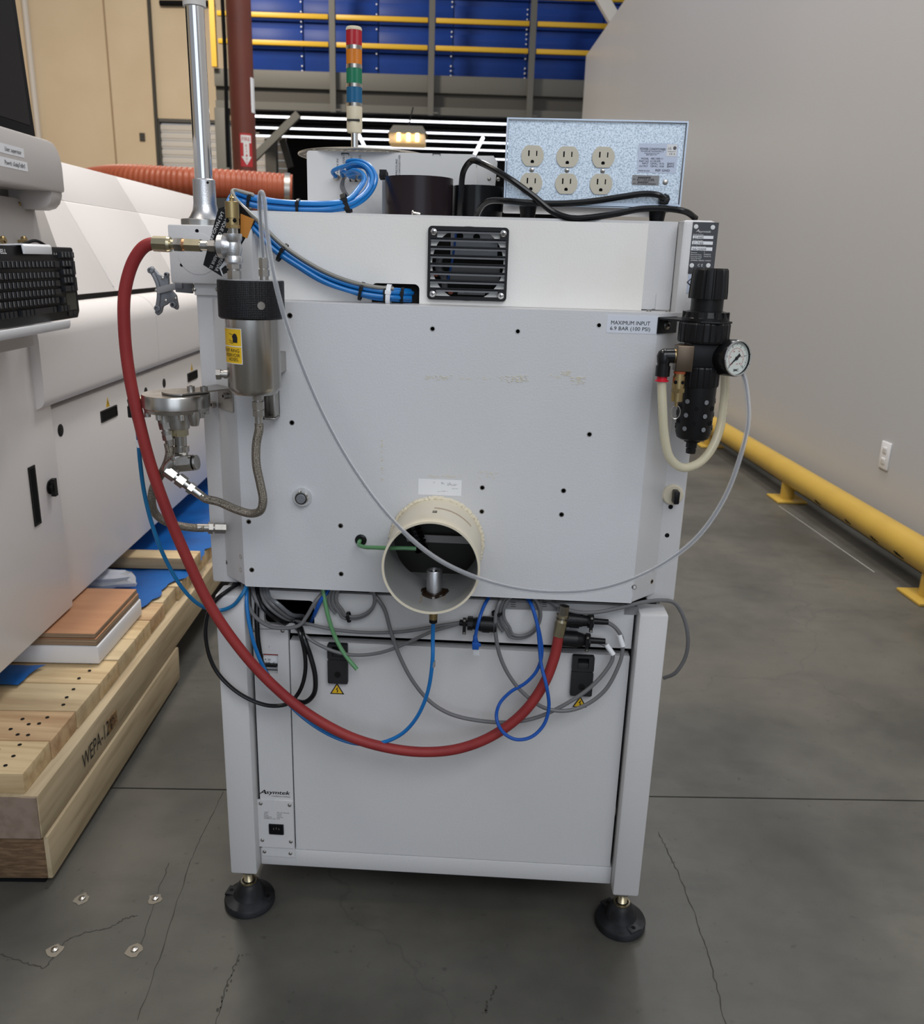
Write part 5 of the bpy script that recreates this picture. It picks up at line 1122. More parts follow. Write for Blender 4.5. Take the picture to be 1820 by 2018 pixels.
# --- fluid reservoir
RX, RY = -.3510, -.072
rs = thing('fluid_reservoir', (RX, RY, P(500, 772, RY).z), 'steel reservoir with knurled black cap and yellow warning label at left', 'reservoir')
z_ = lambda y: P(497, y, RY).z
Rb, Rc = .0385, .0468
zc0, zc1 = z_(627), z_(552)
G().lathe([(.008, z_(776)), (Rb*.80, z_(775)), (Rb*.86, z_(773)), (Rb, z_(760)), (Rb, zc0+.002)], (RX, RY, 0), (0, 0, 1), 64).obj('body', STEEL, parent=rs)
G().lathe([(Rc*.95, zc0), (Rc, zc0+.0025), (Rc, zc1-.002), (Rc*.985, zc1)], (RX, RY, 0), (0, 0, 1), 72).obj('cap', KNURL, parent=rs)
G().lathe([(Rc*.94, zc1), (Rc*.93, zc1+.0006), (.002, zc1+.0008)], (RX, RY, 0), (0, 0, 1), 56).obj('cap_top', BRKT, parent=rs)
an = math.radians(-58)
q = Vector((RX+Rc*math.cos(an)*1.0, RY+Rc*math.sin(an), zc0+.020)); G().lathe([(.0058, -.001), (.0055, .0006)], q, (math.cos(an), math.sin(an), 0), 20).obj('vent_hole', STEEL, parent=rs)
# yellow label wrapped on the body
def wrap(a0, a1, z0, z1, r, m=0, n=14):
    g = G(); vs = []
    for i in range(n+1):
        t = a0+(a1-a0)*i/n
        for z in (z0, z1): vs.append((RX+r*math.cos(t), RY+r*math.sin(t), z))
    return g.add(vs, [(2*i, 2*i+2, 2*i+3, 2*i+1) for i in range(n)], m)
aw0, aw1 = math.radians(-176), math.radians(-98)
lz0, lz1 = z_(712), z_(645)
o = wrap(aw0, aw1, lz0, lz1, Rb+.0003).obj('warning_label', YELLOW, parent=rs)
zmid = z_(679)
wrap(aw0, aw1, zmid-.0006, zmid+.0006, Rb+.0006).obj('label_rule', LABELW, parent=o); 
g = G(); 
for z in (lz0, lz1): g2 = wrap(aw0, aw1, z-.0004, z+.0004, Rb+.0006); g.add(g2.v, g2.f)
g2 = wrap(aw1-.012, aw1+.012, lz0, lz1, Rb+.0006, n=2); g.add(g2.v, g2.f); g.obj('label_border', LABELW, parent=o)
def wraptext(g, t, ang_end, z, h, width):      # text ending at angle ang_end
    t2 = G().text(t, (0, 0, 0), (1, 0, 0), (0, 1, 0), h, width, lift=0)
    g.add([(RX+(Rb+.0008)*math.cos(ang_end-(width-p.x)/Rb), RY+(Rb+.0008)*math.sin(ang_end-(width-p.x)/Rb), z+p.y) for p in t2.v], t2.f)
g = G(); wraptext(g, 'RELIEF RING', aw1-.10, z_(690), .0048, .036); wraptext(g, 'RESERVOIR', aw1-.08, z_(699), .0048, .030); wraptext(g, 'HOSES.', aw1-.14, z_(707), .0048, .019); g.obj('lettering', INK, parent=o, flat=True)
def wrapshape(g, pts, ac, zc):                 # 2-D outline in metres around (angle, z)
    n_ = len(pts); g.add([(RX+(Rb+.0008)*math.cos(ac+x/Rb), RY+(Rb+.0008)*math.sin(ac+x/Rb), zc+y) for x, y in pts], [tuple(range(n_))])
g = G(); ac = aw1-.30
wrapshape(g, [(-.003, -.007), (.005, -.007), (.0055, .0), (.004, .0045), (.001, .006), (-.002, .0045), (-.0042, .001), (-.0028, -.001)], ac, (zmid+lz1)/2)
for dx, dz_ in ((-.010, .006), (-.011, -.003), (-.010, -.006)): wrapshape(g, [(dx, dz_), (dx+.007, dz_-.004+.002), (dx+.007, dz_-.0047+.002), (dx, dz_-.0007)], ac, (zmid+lz1)/2)
g.obj('face_pictogram', INK, parent=o, flat=True)
# side plug, bottom fitting, bracket
q = P(455, 737, RY); d = Vector((-1, -.15, 0)).normalized(); qs = Vector((RX, RY, q.z))+d*(Rb-.002)
g = G(); e_ = g.chain(qs, d, [(.007, .0062, .0062, 16, 0), (.0045, .0050, .0050, 16, 0), (.0065, .0082, .0082, 6, 0)]); g.obj('side_plug', STEELD, parent=rs)
zb0 = z_(776)
g = G(); g.chain((RX+.004, RY, zb0), (0, 0, -1), [(.008, .0080, .0080, 6, 0), (.003, .0055, .0055, 14, 0), (.011, .0092, .0092, 6, 0), (.002, .0066, .0066, 14, 0), (.009, .0088, .0084, 6, 0), (.015, .0060, .0056, 16, 0)]); g.obj('outlet_fittings', STEELD, parent=rs)
q0, q1, q2, q3 = PR(522, 770, 546, 824, -.015)
g = G().box(q0, q1, -.004, 0, q2, q3).box(q0, q0+.003, -.030, 0, q2, q3).box(q1-.003, q1, -.030, 0, q2+.004, q3).box(q0, q1, -.030, 0, q2, q2+.003); g.obj('wall_bracket', STEELD, parent=rs, bevel=.0006); G().box(RX-.012, RX+.03, RY+Rb-.004, 0, z_(740), z_(700)).obj('wall_block', STEELD, parent=rs)
# tee on the cap
tx0, tz0 = P(462, 548, RY).x, zc1
te = part('inlet_tee', (tx0, RY, zc1), rs)
g = G(); g.chain((tx0, RY, zc1), (0, 0, 1), [(.012, .0100, .0100, 6, 0), (.003, .0080, .0080, 14, 0), (.006, .0104, .0104, 6, 0)]); g.obj('adapter', STEELD, parent=te)
zt0, zt1 = z_(521), z_(461)
g = G().lathe([(.0105, zt0), (.0125, zt0+.002), (.0125, zt0+.007), (.0105, zt0+.011), (.0125, (zt0+zt1)/2), (.0108, zt1-.012), (.0130, zt1-.008), (.0130, zt1-.0005), (.0115, zt1)], (tx0, RY, 0), (0, 0, 1), 28)
ztm = z_(487)
g.lathe([(.0120, .002), (.0135, .010), (.0160, .013), (.0160, .020), (.013, .0215)], (tx0, RY, ztm), (-1, 0, 0), 28); g.obj('tee_body', ALU, parent=te)
g = G(); e_ = g.chain((tx0-.021, RY, ztm), (-1, 0, .01), [(.004, .0060, .0060, 14, 0), (.009, .0088, .0088, 6, 0), (.002, .0062, .0062, 14, 0)]); g.obj('elbow_nut', STEELD, parent=te)
rv = part('relief_valve', (tx0, RY, zt1), rs)
zv = lambda y: z_(y)
g = G(); g.lathe([(.0066, zt1), (.0066, zv(451))], (tx0+.001, RY, 0), (0, 0, 1), 20); g.obj('thread', STEEL, parent=rv)
G().lathe([(.0098, zv(451)), (.0098, zv(444))], (tx0+.001, RY, 0), (0, 0, 1), 6).obj('hex', BRASS, parent=rv)
g = G().lathe([(.0088, zv(444)), (.0088, zv(432)), (.0096, zv(431)), (.0096, zv(399)), (.009, zv(398))], (tx0+.001, RY, 0), (0, 0, 1), 28)
g.lathe([(.003, zv(398)), (.003, zv(392)), (.0045, zv(391)), (.0025, zv(388)), (.0022, zv(384))], (tx0+.001, RY, 0), (0, 0, 1), 12)
for s in (-.6, .6): q = Vector((tx0+.001+.0093*math.sin(s), RY-.0093*math.cos(s), zv(436))); g.lathe([(.0028, -.001), (.0027, .0005)], q, (math.sin(s), -math.cos(s), 0), 14, 1)
g.obj('valve_body', [BRASS, BLACKM], parent=rv)
# tube nut for the clear tube
tcx = P(522, 548, RY).x
g = G(); g.chain((tcx, RY-.004, zc1), (0, 0, 1), [(.006, .0062, .0062, 16, 0), (.009, .0078, .0078, 6, 0), (.002, .0058, .0058, 14, 0), (.013, .0070, .0070, 6, 0), (.001, .006, .006, 14, 0)]); g.obj('tube_nut', STEELD, parent=rs)
ztn = zc1+.031
# hose end chain from the tee to the red hose
hz = ztm; xe = tx0-.036
g = G(); e_ = g.chain((xe, RY, hz), (-1, 0, .012), [(.010, .0070, .0070, 18, 1), (.022, .0095, .0095, 6, 0), (.004, .0085, .0085, 18, 2), (.011, .0102, .0102, 6, 1), (.006, .0068, .0068, 18, 0), (.004, .0100, .0108, 18, 0), (.021, .0108, .0105, 8, 0)])
rh = thing('red_hose', e_, 'thick red rubber hose sweeping from the reservoir tee to under the machine', 'hose')
g.obj('hose_coupling', [ZINC, STEEL, mat('copper_washer', (.55, .30, .16, 1), .35, 1)], parent=rh)
pp = [e_+Vector((.014, 0, 0)), e_+Vector((-.004, 0, -.0005))]+[P(*q) for q in ((282, 488, -.072), (262, 517, -.072), (246, 575, -.072), (245, 650, -.07), (255, 740, -.068), (274, 830, -.066), (298, 920, -.062), (330, 1010, -.056), (366, 1095, -.050), (412, 1190, -.045), (462, 1265, -.042), (522, 1335, -.040), (600, 1402, -.038), (690, 1452, -.038), (770, 1475, -.036), (840, 1482, -.034), (905, 1475, -.030), (970, 1450, -.025), (1030, 1405, -.018), (1070, 1350, -.010), (1092, 1295, -.003), (1101, 1250, .000))]
G().tube(pp, .0088, 16, sub=10).obj('hose', REDHOSE, parent=rh)
bt = P(1103, 1240, .0); tp = P(1113, 1190, .002)
g = G(); ax_ = (tp-bt).normalized(); g.chain(bt-ax_*.012, ax_, [(.026, .0098, .0104, 8, 0), (.004, .0104, .0098, 18, 0), (.004, .0075, .0075, 18, 1), (.004, .0105, .0105, 18, 0), (.016, .0092, .0088, 6, 1)]); g.obj('hose_coupling', [ZINC, STEEL], parent=rh)
g = G()
for (x, y, Y, sc) in ((427, 1215, -.054, 1), (462, 1265, -.051, 1.4), (475, 1290, -.05, 1.3), (525, 1345, -.049, 1), (419, 1206, -.055, .8)):
    q = P(x, y, Y)
    g.obox(q+Vector((-.002, 0, 0)), Vector((.0020, 0, -.0035))*sc, Vector((.0006, 0, .0005)), (0, .0004, 0))
# warning tag behind the tee
wt = thing('warning_tag', P(450, 480, -.05), 'black and orange warning tag wired behind the reservoir tee', 'tag')
YT = -.045
def tagq(x, y): q = P(x, y, YT); return (q.x, q.z)
o = G().prism([tagq(430, 411), tagq(469, 398), tagq(503, 437), tagq(437, 545), tagq(400, 522)], XZ, YT, YT+.0008).obj('card', BLACKG, parent=wt, flat=True)
o2 = G().prism([tagq(474, 421), tagq(501, 432), tagq(487, 470), tagq(474, 464)], XZ, YT-.0006, YT).obj('orange_field', ORANGE, parent=wt, flat=True)
ta, tb2 = P(441, 418, YT), P(418, 470, YT); tdir = (tb2-ta).normalized(); tup = Vector((-tdir.z, 0, tdir.x))
if tup.x < 0: tup = -tup
g = G(); 
g.text('LAS MANGUERAS', P(436, 417, YT-.0002), tdir, tup, .0048, .050, lift=.0004); g.text('TANQUE O DESC', P(447, 422, YT-.0002), tdir, tup, .0048, .048, lift=.0004); g.text('PRESION AL', P(458, 434, YT-.0002), tdir, tup, .0048, .034, lift=.0004)
g.text('DRENAR', P(436, 503, YT-.0002), tdir, tup, .0050, .024, lift=.0004); g.text('ABRIR EL', P(424, 501, YT-.0002), tdir, tup, .0046, .022, lift=.0004)
if (tdir.cross(tup)).y > 0: g.v = [p+Vector((0, -.001, 0)) for p in g.v]
g.obj('lettering', WINK, parent=wt, flat=True)
q = P(447, 533, YT); w_ = G().prism([tagq(432, 528), tagq(446, 509), tagq(458, 520), tagq(438, 544)], XZ, YT-.0005, YT).obj('pictogram_field', LABELW, parent=wt, flat=True)
G().prism([tagq(436, 530), tagq(444, 523), tagq(452, 527), tagq(450, 536), tagq(440, 541)], XZ, YT-.0009, YT-.0005).obj('face_pictogram', INK, parent=w_, flat=True)
G().tube([P(452, 395, YT-.012), P(445, 404, YT-.006), P(443, 412, YT-.001), P(447, 408, YT+.004)], .0007, 6).obj('tie_wire', STEEL, parent=wt)
# --- diaphragm regulator
dq = P(348, 800, -.045); DX, DY = dq.x, -.045
dv = thing('fluid_regulator', (DX, DY, P(348, 830, DY).z), 'round aluminium fluid regulator on an angle bracket left of the reservoir', 'regulator')
zd = lambda y: P(348, y, DY).z
Rd = .0500
G().lathe([(Rd*.97, zd(802)), (Rd, zd(800)), (Rd, zd(777)), (Rd*.985, zd(775)), (.002, zd(774.5))], (DX, DY, 0), (0, 0, 1), 64).obj('upper_disc', STEEL, parent=dv)
G().lathe([(Rd*.55, zd(813)), (Rd*.94, zd(809)), (Rd*.97, zd(802))], (DX, DY, 0), (0, 0, 1), 64).obj('lower_disc', STEELD, parent=dv)
for k in range(8):
    t = 2*PI*k/8+.5; q = Vector((DX+Rd*.86*math.cos(t), DY+Rd*.86*math.sin(t), zd(809))); g = G(); g.chain(q, (0, 0, -1), [(.0075, .0048, .0048, 16, 0)]); g.obj('bolt', STEEL, parent=dv)
G().lathe([(.0155, zd(843)), (.0165, zd(836)), (.0165, zd(808))], (DX+.003, DY-.004, 0), (0, 0, 1), 32).obj('neck', STEELD, parent=dv)
G().lathe([(.006, zd(832)), (.009, zd(815)), (.009, zd(804))], (DX+.034, DY-.022, 0), (0, 0, 1), 20).obj('side_boss', STEELD, parent=dv)
# angle bracket, bolted to the chamfer
cn = Vector((-.7071, -.7071, 0)); ct = Vector((.7071, -.7071, 0))
cb = Vector(((MX0+OX0)/2, .0225, 0))
zt_, zb_ = P(438, 770, 0).z, P(438, 813, 0).z
g = G().obox(cb+cn*.0015+Vector((0, 0, (zt_+zb_)/2)), ct*.0245, cn*.0013, Vector((0, 0, (zt_-zb_)/2)))
g.obj('bracket_upright', STEELD, parent=dv, bevel=.0008)
ze = zd(774)
mid = Vector((DX+.012, DY+.01, 0))
corner1, corner2 = cb+cn*.003+ct*.0245, cb+cn*.003-ct*.0245
g = G().prism([(corner1.x, corner1.y), (corner2.x, corner2.y), (DX+.012, DY+.030)]+[(DX+.010+.030*math.cos(t), DY+.030*math.sin(t)) for t in [math.radians(a) for a in range(90, 300, 20)]], XY, ze+.0004, ze+.0028); g.obj('bracket_top', STEELD, parent=dv)
for x, y in ((376, 764), (402, 769)):
    q = P(x, y, DY+.005); g = G(); g.cyl((q.x, q.y, ze+.0028), (q.x, q.y, ze+.0105), .0058, 18); g.lathe([(.0031, .0105), (.0028, .0107)], (q.x, q.y, ze), (0, 0, 1), 6, 1); g.obj('cap_screw', [STEEL, DARK], parent=dv)
for x, y in ((447, 780), (424, 797)):
    d = ray(x, y); t_ = (cb+cn*.003-CAM).dot(cn)/d.dot(cn); q = CAM+d*t_; g = G().cyl(q, q+cn*.007, .0052, 18); g.lathe([(.0028, .0070), (.0026, .0072)], q, cn, 6, 1); g.obj('cap_screw', [STEELD, DARK], parent=dv)
# push-in elbow at the left
q = Vector((DX-Rd, DY-.004, zd(791)))
g = G(); g.chain(q+Vector((.002, 0, 0)), (-1, 0, 0), [(.005, .0068, .0068, 16, 1), (.016, .0058, .0058, 18, 0)]); el = q+Vector((-.017, 0, 0))
g.lathe([(.0062, -.006), (.0072, 0), (.0050, .006), (0, .0065)], el, (0, 0, 1), 18); g.chain(el+Vector((0, 0, -.003)), (0, 0, -1), [(.006, .0062, .0062, 18, 0), (.0165, .0078, .0078, 20, 0)]); g.obj('elbow_fitting', [BLACK, ZINC], parent=dv)
g = G(); g.lathe([(.0062, -.0195), (.0066, -.0225)], el, (0, 0, 1), 18); g.obj('release_ring', REDPL, parent=dv)
elb = el+Vector((0, 0, -.021))
# fittings chain below: inlet (left) and outlet (centre)
a, b = P(320, 822, DY-.012), P(332, 872, DY-.012)
g = G(); ax_ = (b-a).normalized(); g.chain(a+Vector((0, 0, .010)), ax_, [(.018, .0105, .0100, 18, 0), (.010, .0100, .0100, 6, 0), (.003, .0068, .0068, 14, 0), (.006, .0088, .0084, 16, 0), (.008, .0090, .0090, 6, 0), (.010, .0070, .0060, 16, 0)]); g.obj('inlet_fittings', STEELD, parent=dv)
a = Vector((DX+.004, DY-.004, zd(843)))
g = G(); e1 = g.chain(a, (0, 0, -1), [(.011, .0128, .0128, 6, 0), (.016, .0092, .0092, 20, 1), (.009, .0122, .0122, 20, 1), (.014, .0105, .0100, 6, 1)]); g.obj('swivel', [ZINC, STEEL], parent=dv)
e1 = P(350, 905, DY-.008)
g = G(); g.lathe([(.012, -.010), (.013, -.004), (.012, .006), (.008, .010)], e1, (-.2, 0, 1), 20); g.obj('elbow_body', STEEL, parent=dv)
a, b = P(352, 914, DY-.016), P(389, 911, DY-.018); ax_ = (b-a).normalized()
g = G(); g.chain(a-ax_*.004, ax_, [(.005, .0088, .0088, 18, 0), (.019, .0130, .0130, 6, 0), (.004, .0125, .0125, 20, 0), (.003, .0105, .0105, 20, 1), (.003, .012, .0115, 20, 0)]); g.obj('cap_nut', [STEEL, DARK], parent=dv)
a, b = P(343, 908, DY-.012), P(330, 928, DY-.014); g = G().tube([a, (a+b)/2+Vector((-.004, 0, -.002)), b], .0085, 14); g.obj('elbow_pipe', STEEL, parent=dv)
a, b = P(328, 926, DY-.014), P(398, 978, DY-.012); ax_ = (b-a).normalized()
h1 = thing('braided_hose', P(460, 1000, -.05), 'braided steel hose curving from the regulator outlet up to the reservoir bottom', 'hose', 'braided steel hoses at the left')
g = G(); e2 = g.chain(a, ax_, [(.017, .0105, .0100, 6, 0), (.004, .0068, .0068, 14, 0), (.013, .0102, .0102, 6, 0), (.008, .0070, .0070, 14, 0), (.008, .0095, .0095, 6, 1), (.018, .0068, .0064, 16, 0)]); g.obj('hose_fittings', [STEEL, CHROME], parent=h1)
rb = Vector((RX+.004, RY, zb0-.046))
G().tube([e2-ax_*.004, e2+ax_*.004]+[P(*q) for q in ((430, 989, -.058), (465, 1004, -.060), (495, 1012, -.064), (513, 1006, -.070), (518, 985, -.072), (513, 955, -.072), (505, 915, -.072), (505, 875, -.072))]+[rb-Vector((0, 0, .006)), rb+Vector((0, 0, .002))], .0066, 14, sub=9).obj('braid', BRAID, parent=h1)
b0 = P(333, 880, DY-.012)
h2 = thing('braided_hose', P(310, 1000, -.03), 'braided steel hose looping from the regulator inlet down to the machine side', 'hose', 'braided steel hoses at the left')
ef = P(412, 1041, .015)
G().tube([b0+Vector((-.001, 0, .005)), P(334, 893, DY-.012), P(327, 918, DY-.008), P(314, 940, DY), P(301, 965, -.035), (P(299, 990, -.03)), P(306, 1012, -.02), P(325, 1027, -.010), P(352, 1036, .0), P(380, 1040, .008), P(402, 1041, .014)], .0066, 14, sub=9).obj('braid', BRAID, parent=h2)
ec = P(388, 1040, .010); ed_ = P(437, 1041, .027); ax_ = (ed_-ec).normalized()
g = G(); g.chain(ec, ax_, [(.018, .0066, .0068, 16, 0), (.007, .0100, .0100, 6, 0), (.003, .0062, .0062, 14, 0), (.018, .0092, .0092, 6, 0)]); g.obj('hose_fittings', STEELD, parent=h2)

# --- air filter regulator at the right
AX, AY = P(1386, 660, -.035).x, -.035
ar = thing('air_regulator', (AX, AY, P(1362, 890, AY).z), 'black air filter regulator with knob and pressure gauge at the right corner', 'regulator')
def za(y): return P(1380, y, AY).z
kn_ = part('knob', (AX, AY, za(600)), ar)
g = G(); vs = []; prof = [(za(588), .0272), (za(575), .0272), (za(545), .0258), (za(532), .0250), (za(528), .0232)]
nF = 96
for z, r_ in prof:
    for i in range(nF):
        t = 2*PI*i/nF; f_ = (i % 8); dr = -.0016 if f_ in (0, 1) else 0
        vs.append((AX+(r_+dr)*math.cos(t), AY+(r_+dr)*math.sin(t), z))
fs = [(j*nF+i, j*nF+(i+1) % nF, (j+1)*nF+(i+1) % nF, (j+1)*nF+i) for j in range(len(prof)-1) for i in range(nF)]+[tuple(range(nF))[::-1], tuple((len(prof)-1)*nF+i for i in range(nF))]
g.add(vs, fs); g.obj('grip', BLACK, parent=kn_, angle=25)
G().lathe([(.0228, za(615)), (.0228, za(588))], (AX, AY, 0), (0, 0, 1), 48).obj('skirt', BLACK, parent=kn_)
g = G().lathe([(.0335, za(631)), (.0335, za(626)), (.0325, za(625)), (.030, za(614)), (.024, za(612))], (AX, AY, 0), (0, 0, 1), 48)
for k in range(14):
    t = 2*PI*k/14; g.obox((AX+.0315*math.cos(t), AY+.0315*math.sin(t), za(620)), Vector((math.cos(t), math.sin(t), 0))*.0018, Vector((-math.sin(t), math.cos(t), 0))*.0022, Vector((0, 0, .0042)))
g.obj('lock_ring', BLACK, parent=ar)
# bracket
ba = Vector(((MX1+OX1)/2, .0225, 0)); bn = Vector((.7071, -.7071, 0)); btg = Vector((.7071, .7071, 0))
zbt, zbb = za(630), za(661)
g = G().obox(ba+bn*.0015-btg*.010+Vector((0, 0, (zbt+zbb)/2-.001)), btg*.024, bn*.0013, Vector((0, 0, (zbt-zbb)/2+.001))); g.obj('bracket_upright', BLACK, parent=ar, bevel=.0006)
p1, p2 = ba-btg*.034+bn*.003, ba+btg*.014+bn*.003
g = G().prism([(p1.x, p1.y), (AX-.014, AY-.034), (AX+.012, AY-.038), (AX+.036, AY-.012), (AX+.036, AY+.012), (AX+.01, AY+.036), (p2.x, p2.y)], XY, za(635), za(631)); g.obj('bracket_top', BLACK, parent=ar, bevel=.0006)
for x, y in ((1313, 641),):
    d = ray(x, y); t_ = (ba+bn*.003-CAM).dot(bn)/d.dot(bn); q = CAM+d*t_; g = G(); screw(g, q, bn, .0068, 0, .004); g.lathe([(.0025, .0036), (.0023, .0045)], q, bn, 6, 1); g.obj('bracket_screw', [STEELD, DARK], parent=ar)
def ribbed(r_, z0, z1, n_, nm, m):
    g = G(); vs = []; N_ = n_*6
    for z, f_ in ((z0, .97), (z0+.003, 1), (z1-.002, 1), (z1, .97)):
        for i in range(N_): t = 2*PI*i/N_; rr = r_*f_-(.0009 if i % 6 == 0 else 0); vs.append((AX+rr*math.cos(t), AY+rr*math.sin(t), z))
    g.add(vs, [(j*N_+i, j*N_+(i+1) % N_, (j+1)*N_+(i+1) % N_, (j+1)*N_+i) for j in range(3) for i in range(N_)]+[tuple(range(N_))[::-1], tuple(3*N_+i for i in range(N_))]); return g.obj(nm, m, parent=ar, angle=20)
ribbed(.0365, za(674), za(635), 24, 'bonnet_nut', BLACK)
g = G().box(AX-.022, AX+.022, AY-.024, AY+.024, za(722), za(674)); g.obj('body', BLACK, parent=ar, bevel=.003)
g = G().box(AX-.032, AX-.018, AY-.027, AY+.020, za(722), za(680)); g.obj('port_block', BLACK, parent=ar, bevel=.002)
ribbed(.0292, za(760), za(721), 20, 'bowl_nut', BLACK)
bo = part('bowl', (AX, AY, za(865)), ar)
rB = .0268
hl_ = []
N_ = 72; rows_ = [za(862), za(858), za(848)]
g = G()
zA, zB = za(852), za(758)
g.lathe([(.004, za(867)), (.018, za(866)), (.0235, za(862)), (.0262, za(852)), (rB, zB)], (AX, AY, 0), (0, 0, 1), 64); g.obj('guard', BLACK, parent=bo)
g = G()
for k in range(6):
    t = -PI/2-.20+k*PI/3
    for y, r_ in ((801, .0044), (829, .0044)):
        tt = t+(0 if y == 801 else -.06); q = Vector((AX+(rB-.0006)*math.cos(tt), AY+(rB-.0006)*math.sin(tt), za(y))); g.lathe([(r_, -.001), (r_, .0009), (r_*.86, .0009)], q, (math.cos(tt), math.sin(tt), 0), 20, 0); g.lathe([(r_*.84, .0008), (r_*.82, .0011)], q, (math.cos(tt), math.sin(tt), 0), 20, 1)
for k in range(6):
    t = -PI/2+.33+k*PI/3
    for y in (788, 815, 841):
        q = Vector((AX+(rB-.0006)*math.cos(t), AY+(rB-.0006)*math.sin(t), za(y))); g.lathe([(.0042, -.001), (.0042, .0009), (.0036, .0009)], q, (math.cos(t), math.sin(t), 0), 20, 0); g.lathe([(.0035, .0008), (.0034, .0011)], q, (math.cos(t), math.sin(t), 0), 20, 2)
g.obj('sight_holes', [BLACKG, BLACKM, BRKT], parent=bo)
g = G(); g.chain((AX, AY, za(866)), (0, 0, -1), [(.0035, .0130, .0120, 20, 0), (.009, .0085, .0085, 8, 0), (.002, .0065, .0065, 14, 0), (.007, .0080, .0074, 8, 0)]); g.obj('drain_cock', BLACK, parent=bo)
# gauge
gp = P(1452, 706, AY-.030); gd = Vector((.50, -.86, .05)).normalized(); gp = Vector((gp.x, gp.y, gp.z))
ga = part('pressure_gauge', gp, ar)
back = gp-gd*.030
G().lathe([(.0252, 0), (.0262, .002), (.0262, .030), (.0252, .0315), (.0238, .0315), (.0238, .028)], back, gd, 56).obj('case', BLACKG, parent=ga)
G().lathe([(.0237, .0275), (.0236, .028)], back, gd, 48).obj('dial', DIAL, parent=ga)
fz = back+gd*.0282
gx_ = Vector((0, 0, 1)).cross(gd).normalized(); gy_ = gd.cross(gx_)
if gx_.x < 0: gx_ = -gx_
gy_ = gd.cross(gx_)
if gy_.z < 0: gy_ = -gy_
g = G()
for k in range(41):
    t = math.radians(225-270*k/40); L_ = .0032 if k % 4 == 0 else .0016; c_ = fz+(gx_*math.cos(t)+gy_*math.sin(t))*(.0215-L_/2); g.obox(c_, (gx_*math.cos(t)+gy_*math.sin(t))*(L_/2), (gy_*math.cos(t)-gx_*math.sin(t))*.00025, gd*.0001, 0)
for k in range(31):
    t = math.radians(225-270*k/30); c_ = fz+(gx_*math.cos(t)+gy_*math.sin(t))*.0140; g.obox(c_, (gx_*math.cos(t)+gy_*math.sin(t))*.0008, (gy_*math.cos(t)-gx_*math.sin(t))*.0003, gd*.0001, 1)
for k in range(6):
    t = math.radians(225-270*k/5); g.text(str(k*2), fz+(gx_*math.cos(t)+gy_*math.sin(t))*.0170-gx_*.0012-gy_*.001, gx_, gy_, .0024, m=0)
    g.text(str(k*30), fz+(gx_*math.cos(t)+gy_*math.sin(t))*.0108-gx_*.0018-gy_*.001, gx_, gy_, .0020, .0030, m=1)
g.text('SMC', fz-gx_*.004-gy_*.0185, gx_, gy_, .0034, .010, bold=.02); g.text('psi', fz+gx_*.001-gy_*.009, gx_, gy_, .0018, m=1)
g.obj('dial_print', [INK, REDP], parent=ga, flat=True)
t = math.radians(218); u_ = gx_*math.cos(t)+gy_*math.sin(t); w_ = gd.cross(u_)
g = G(); g.add([fz+u_*.0195+gd*.001, fz-u_*.006+w_*.0022+gd*.001, fz-u_*.008+w_*.003+gd*.001, fz-u_*.008-w_*.003+gd*.001, fz-u_*.006-w_*.0022+gd*.001], [(0,1,2,3,4)]); g.lathe([(.0026, .0008), (.0024, .002), (0, .0022)], fz, gd, 16); g.obj('needle', INK, parent=ga)
G().lathe([(.0250, .0312), (.0258, .0318), (.0250, .0330), (.0236, .0330), (.0236, .0318)], back, gd, 56, cap0=False).obj('rim', CHROME, parent=ga)
g = G(); a = Vector((AX+.018, AY-.012, gp.z-.002)); b = back+gd*.002; ax_ = (b-a); ln = ax_.length
g.chain(a, ax_, [(ln*.45, .0150, .0125, 24, 0), (ln*.30, .0120, .0110, 24, 0), (ln*.25, .0085, .0085, 6, 1)]); g.obj('gauge_stem', [BLACK, BRASS], parent=ar)
# left port: brass block, push-in elbow, relief valve with pull ring
pz = za(702)
bbx = P(1346, 705, AY-.022); pb_ = Vector((bbx.x, AY-.022, bbx.z))
G().box(pb_.x-.012, pb_.x+.012, pb_.y-.012, pb_.y+.012, pb_.z-.019, pb_.z+.018).obj('brass_block', mat('dark_bronze', (.14, .105, .075, 1), .35, .8), parent=ar, bevel=.0015)
g = G(); g.chain((pb_.x-.012, pb_.y, pb_.z+.002), (-1, -.1, 0), [(.0025, .0105, .0105, 20, 1), (.014, .0105, .0100, 20, 0)]); ee = Vector((pb_.x-.028, pb_.y-.0016, pb_.z+.002))
g.lathe([(.0095, -.010), (.0105, 0), (.0085, .006), (.004, .0095), (0, .010)], ee, (0, 0, 1), 22); g.chain(ee+Vector((0, 0, -.008)), (0, 0, -1), [(.006, .0088, .0088, 22, 0), (.015, .0105, .0105, 22, 0)]); g.obj('push_elbow', [BLACKG, BRASS], parent=ar)
g = G(); g.lathe([(.0075, -.0290), (.0075, -.0345), (.0098, -.0350), (.0098, -.0365), (.007, -.037)], ee, (0, 0, 1), 22); g.obj('release_ring', REDPL, parent=ar)
ee_bot = ee+Vector((0, 0, -.034))
rq = Vector((pb_.x-.0045, pb_.y-.006, pb_.z-.019))
g = G(); rend = g.chain(rq, (0, 0, -1), [(.003, .0085, .0085, 18, 1), (.004, .0078, .0078, 18, 0), (.017, .0090, .0090, 18, 0), (.006, .0098, .0098, 6, 0), (.013, .0088, .0086, 20, 0), (.008, .0026, .0026, 12, 0)])
for s in (-.7, .5): q = rq+Vector((.009*math.sin(s), -.009*math.cos(s), -.015)); g.lathe([(.0028, -.001), (.0027, .0004)], q, (math.sin(s), -math.cos(s), 0), 14, 2)
g.obj('safety_valve', [BRASS, mat('red_washer', (.30, .06, .02, 1), .4), BLACKM], parent=ar)
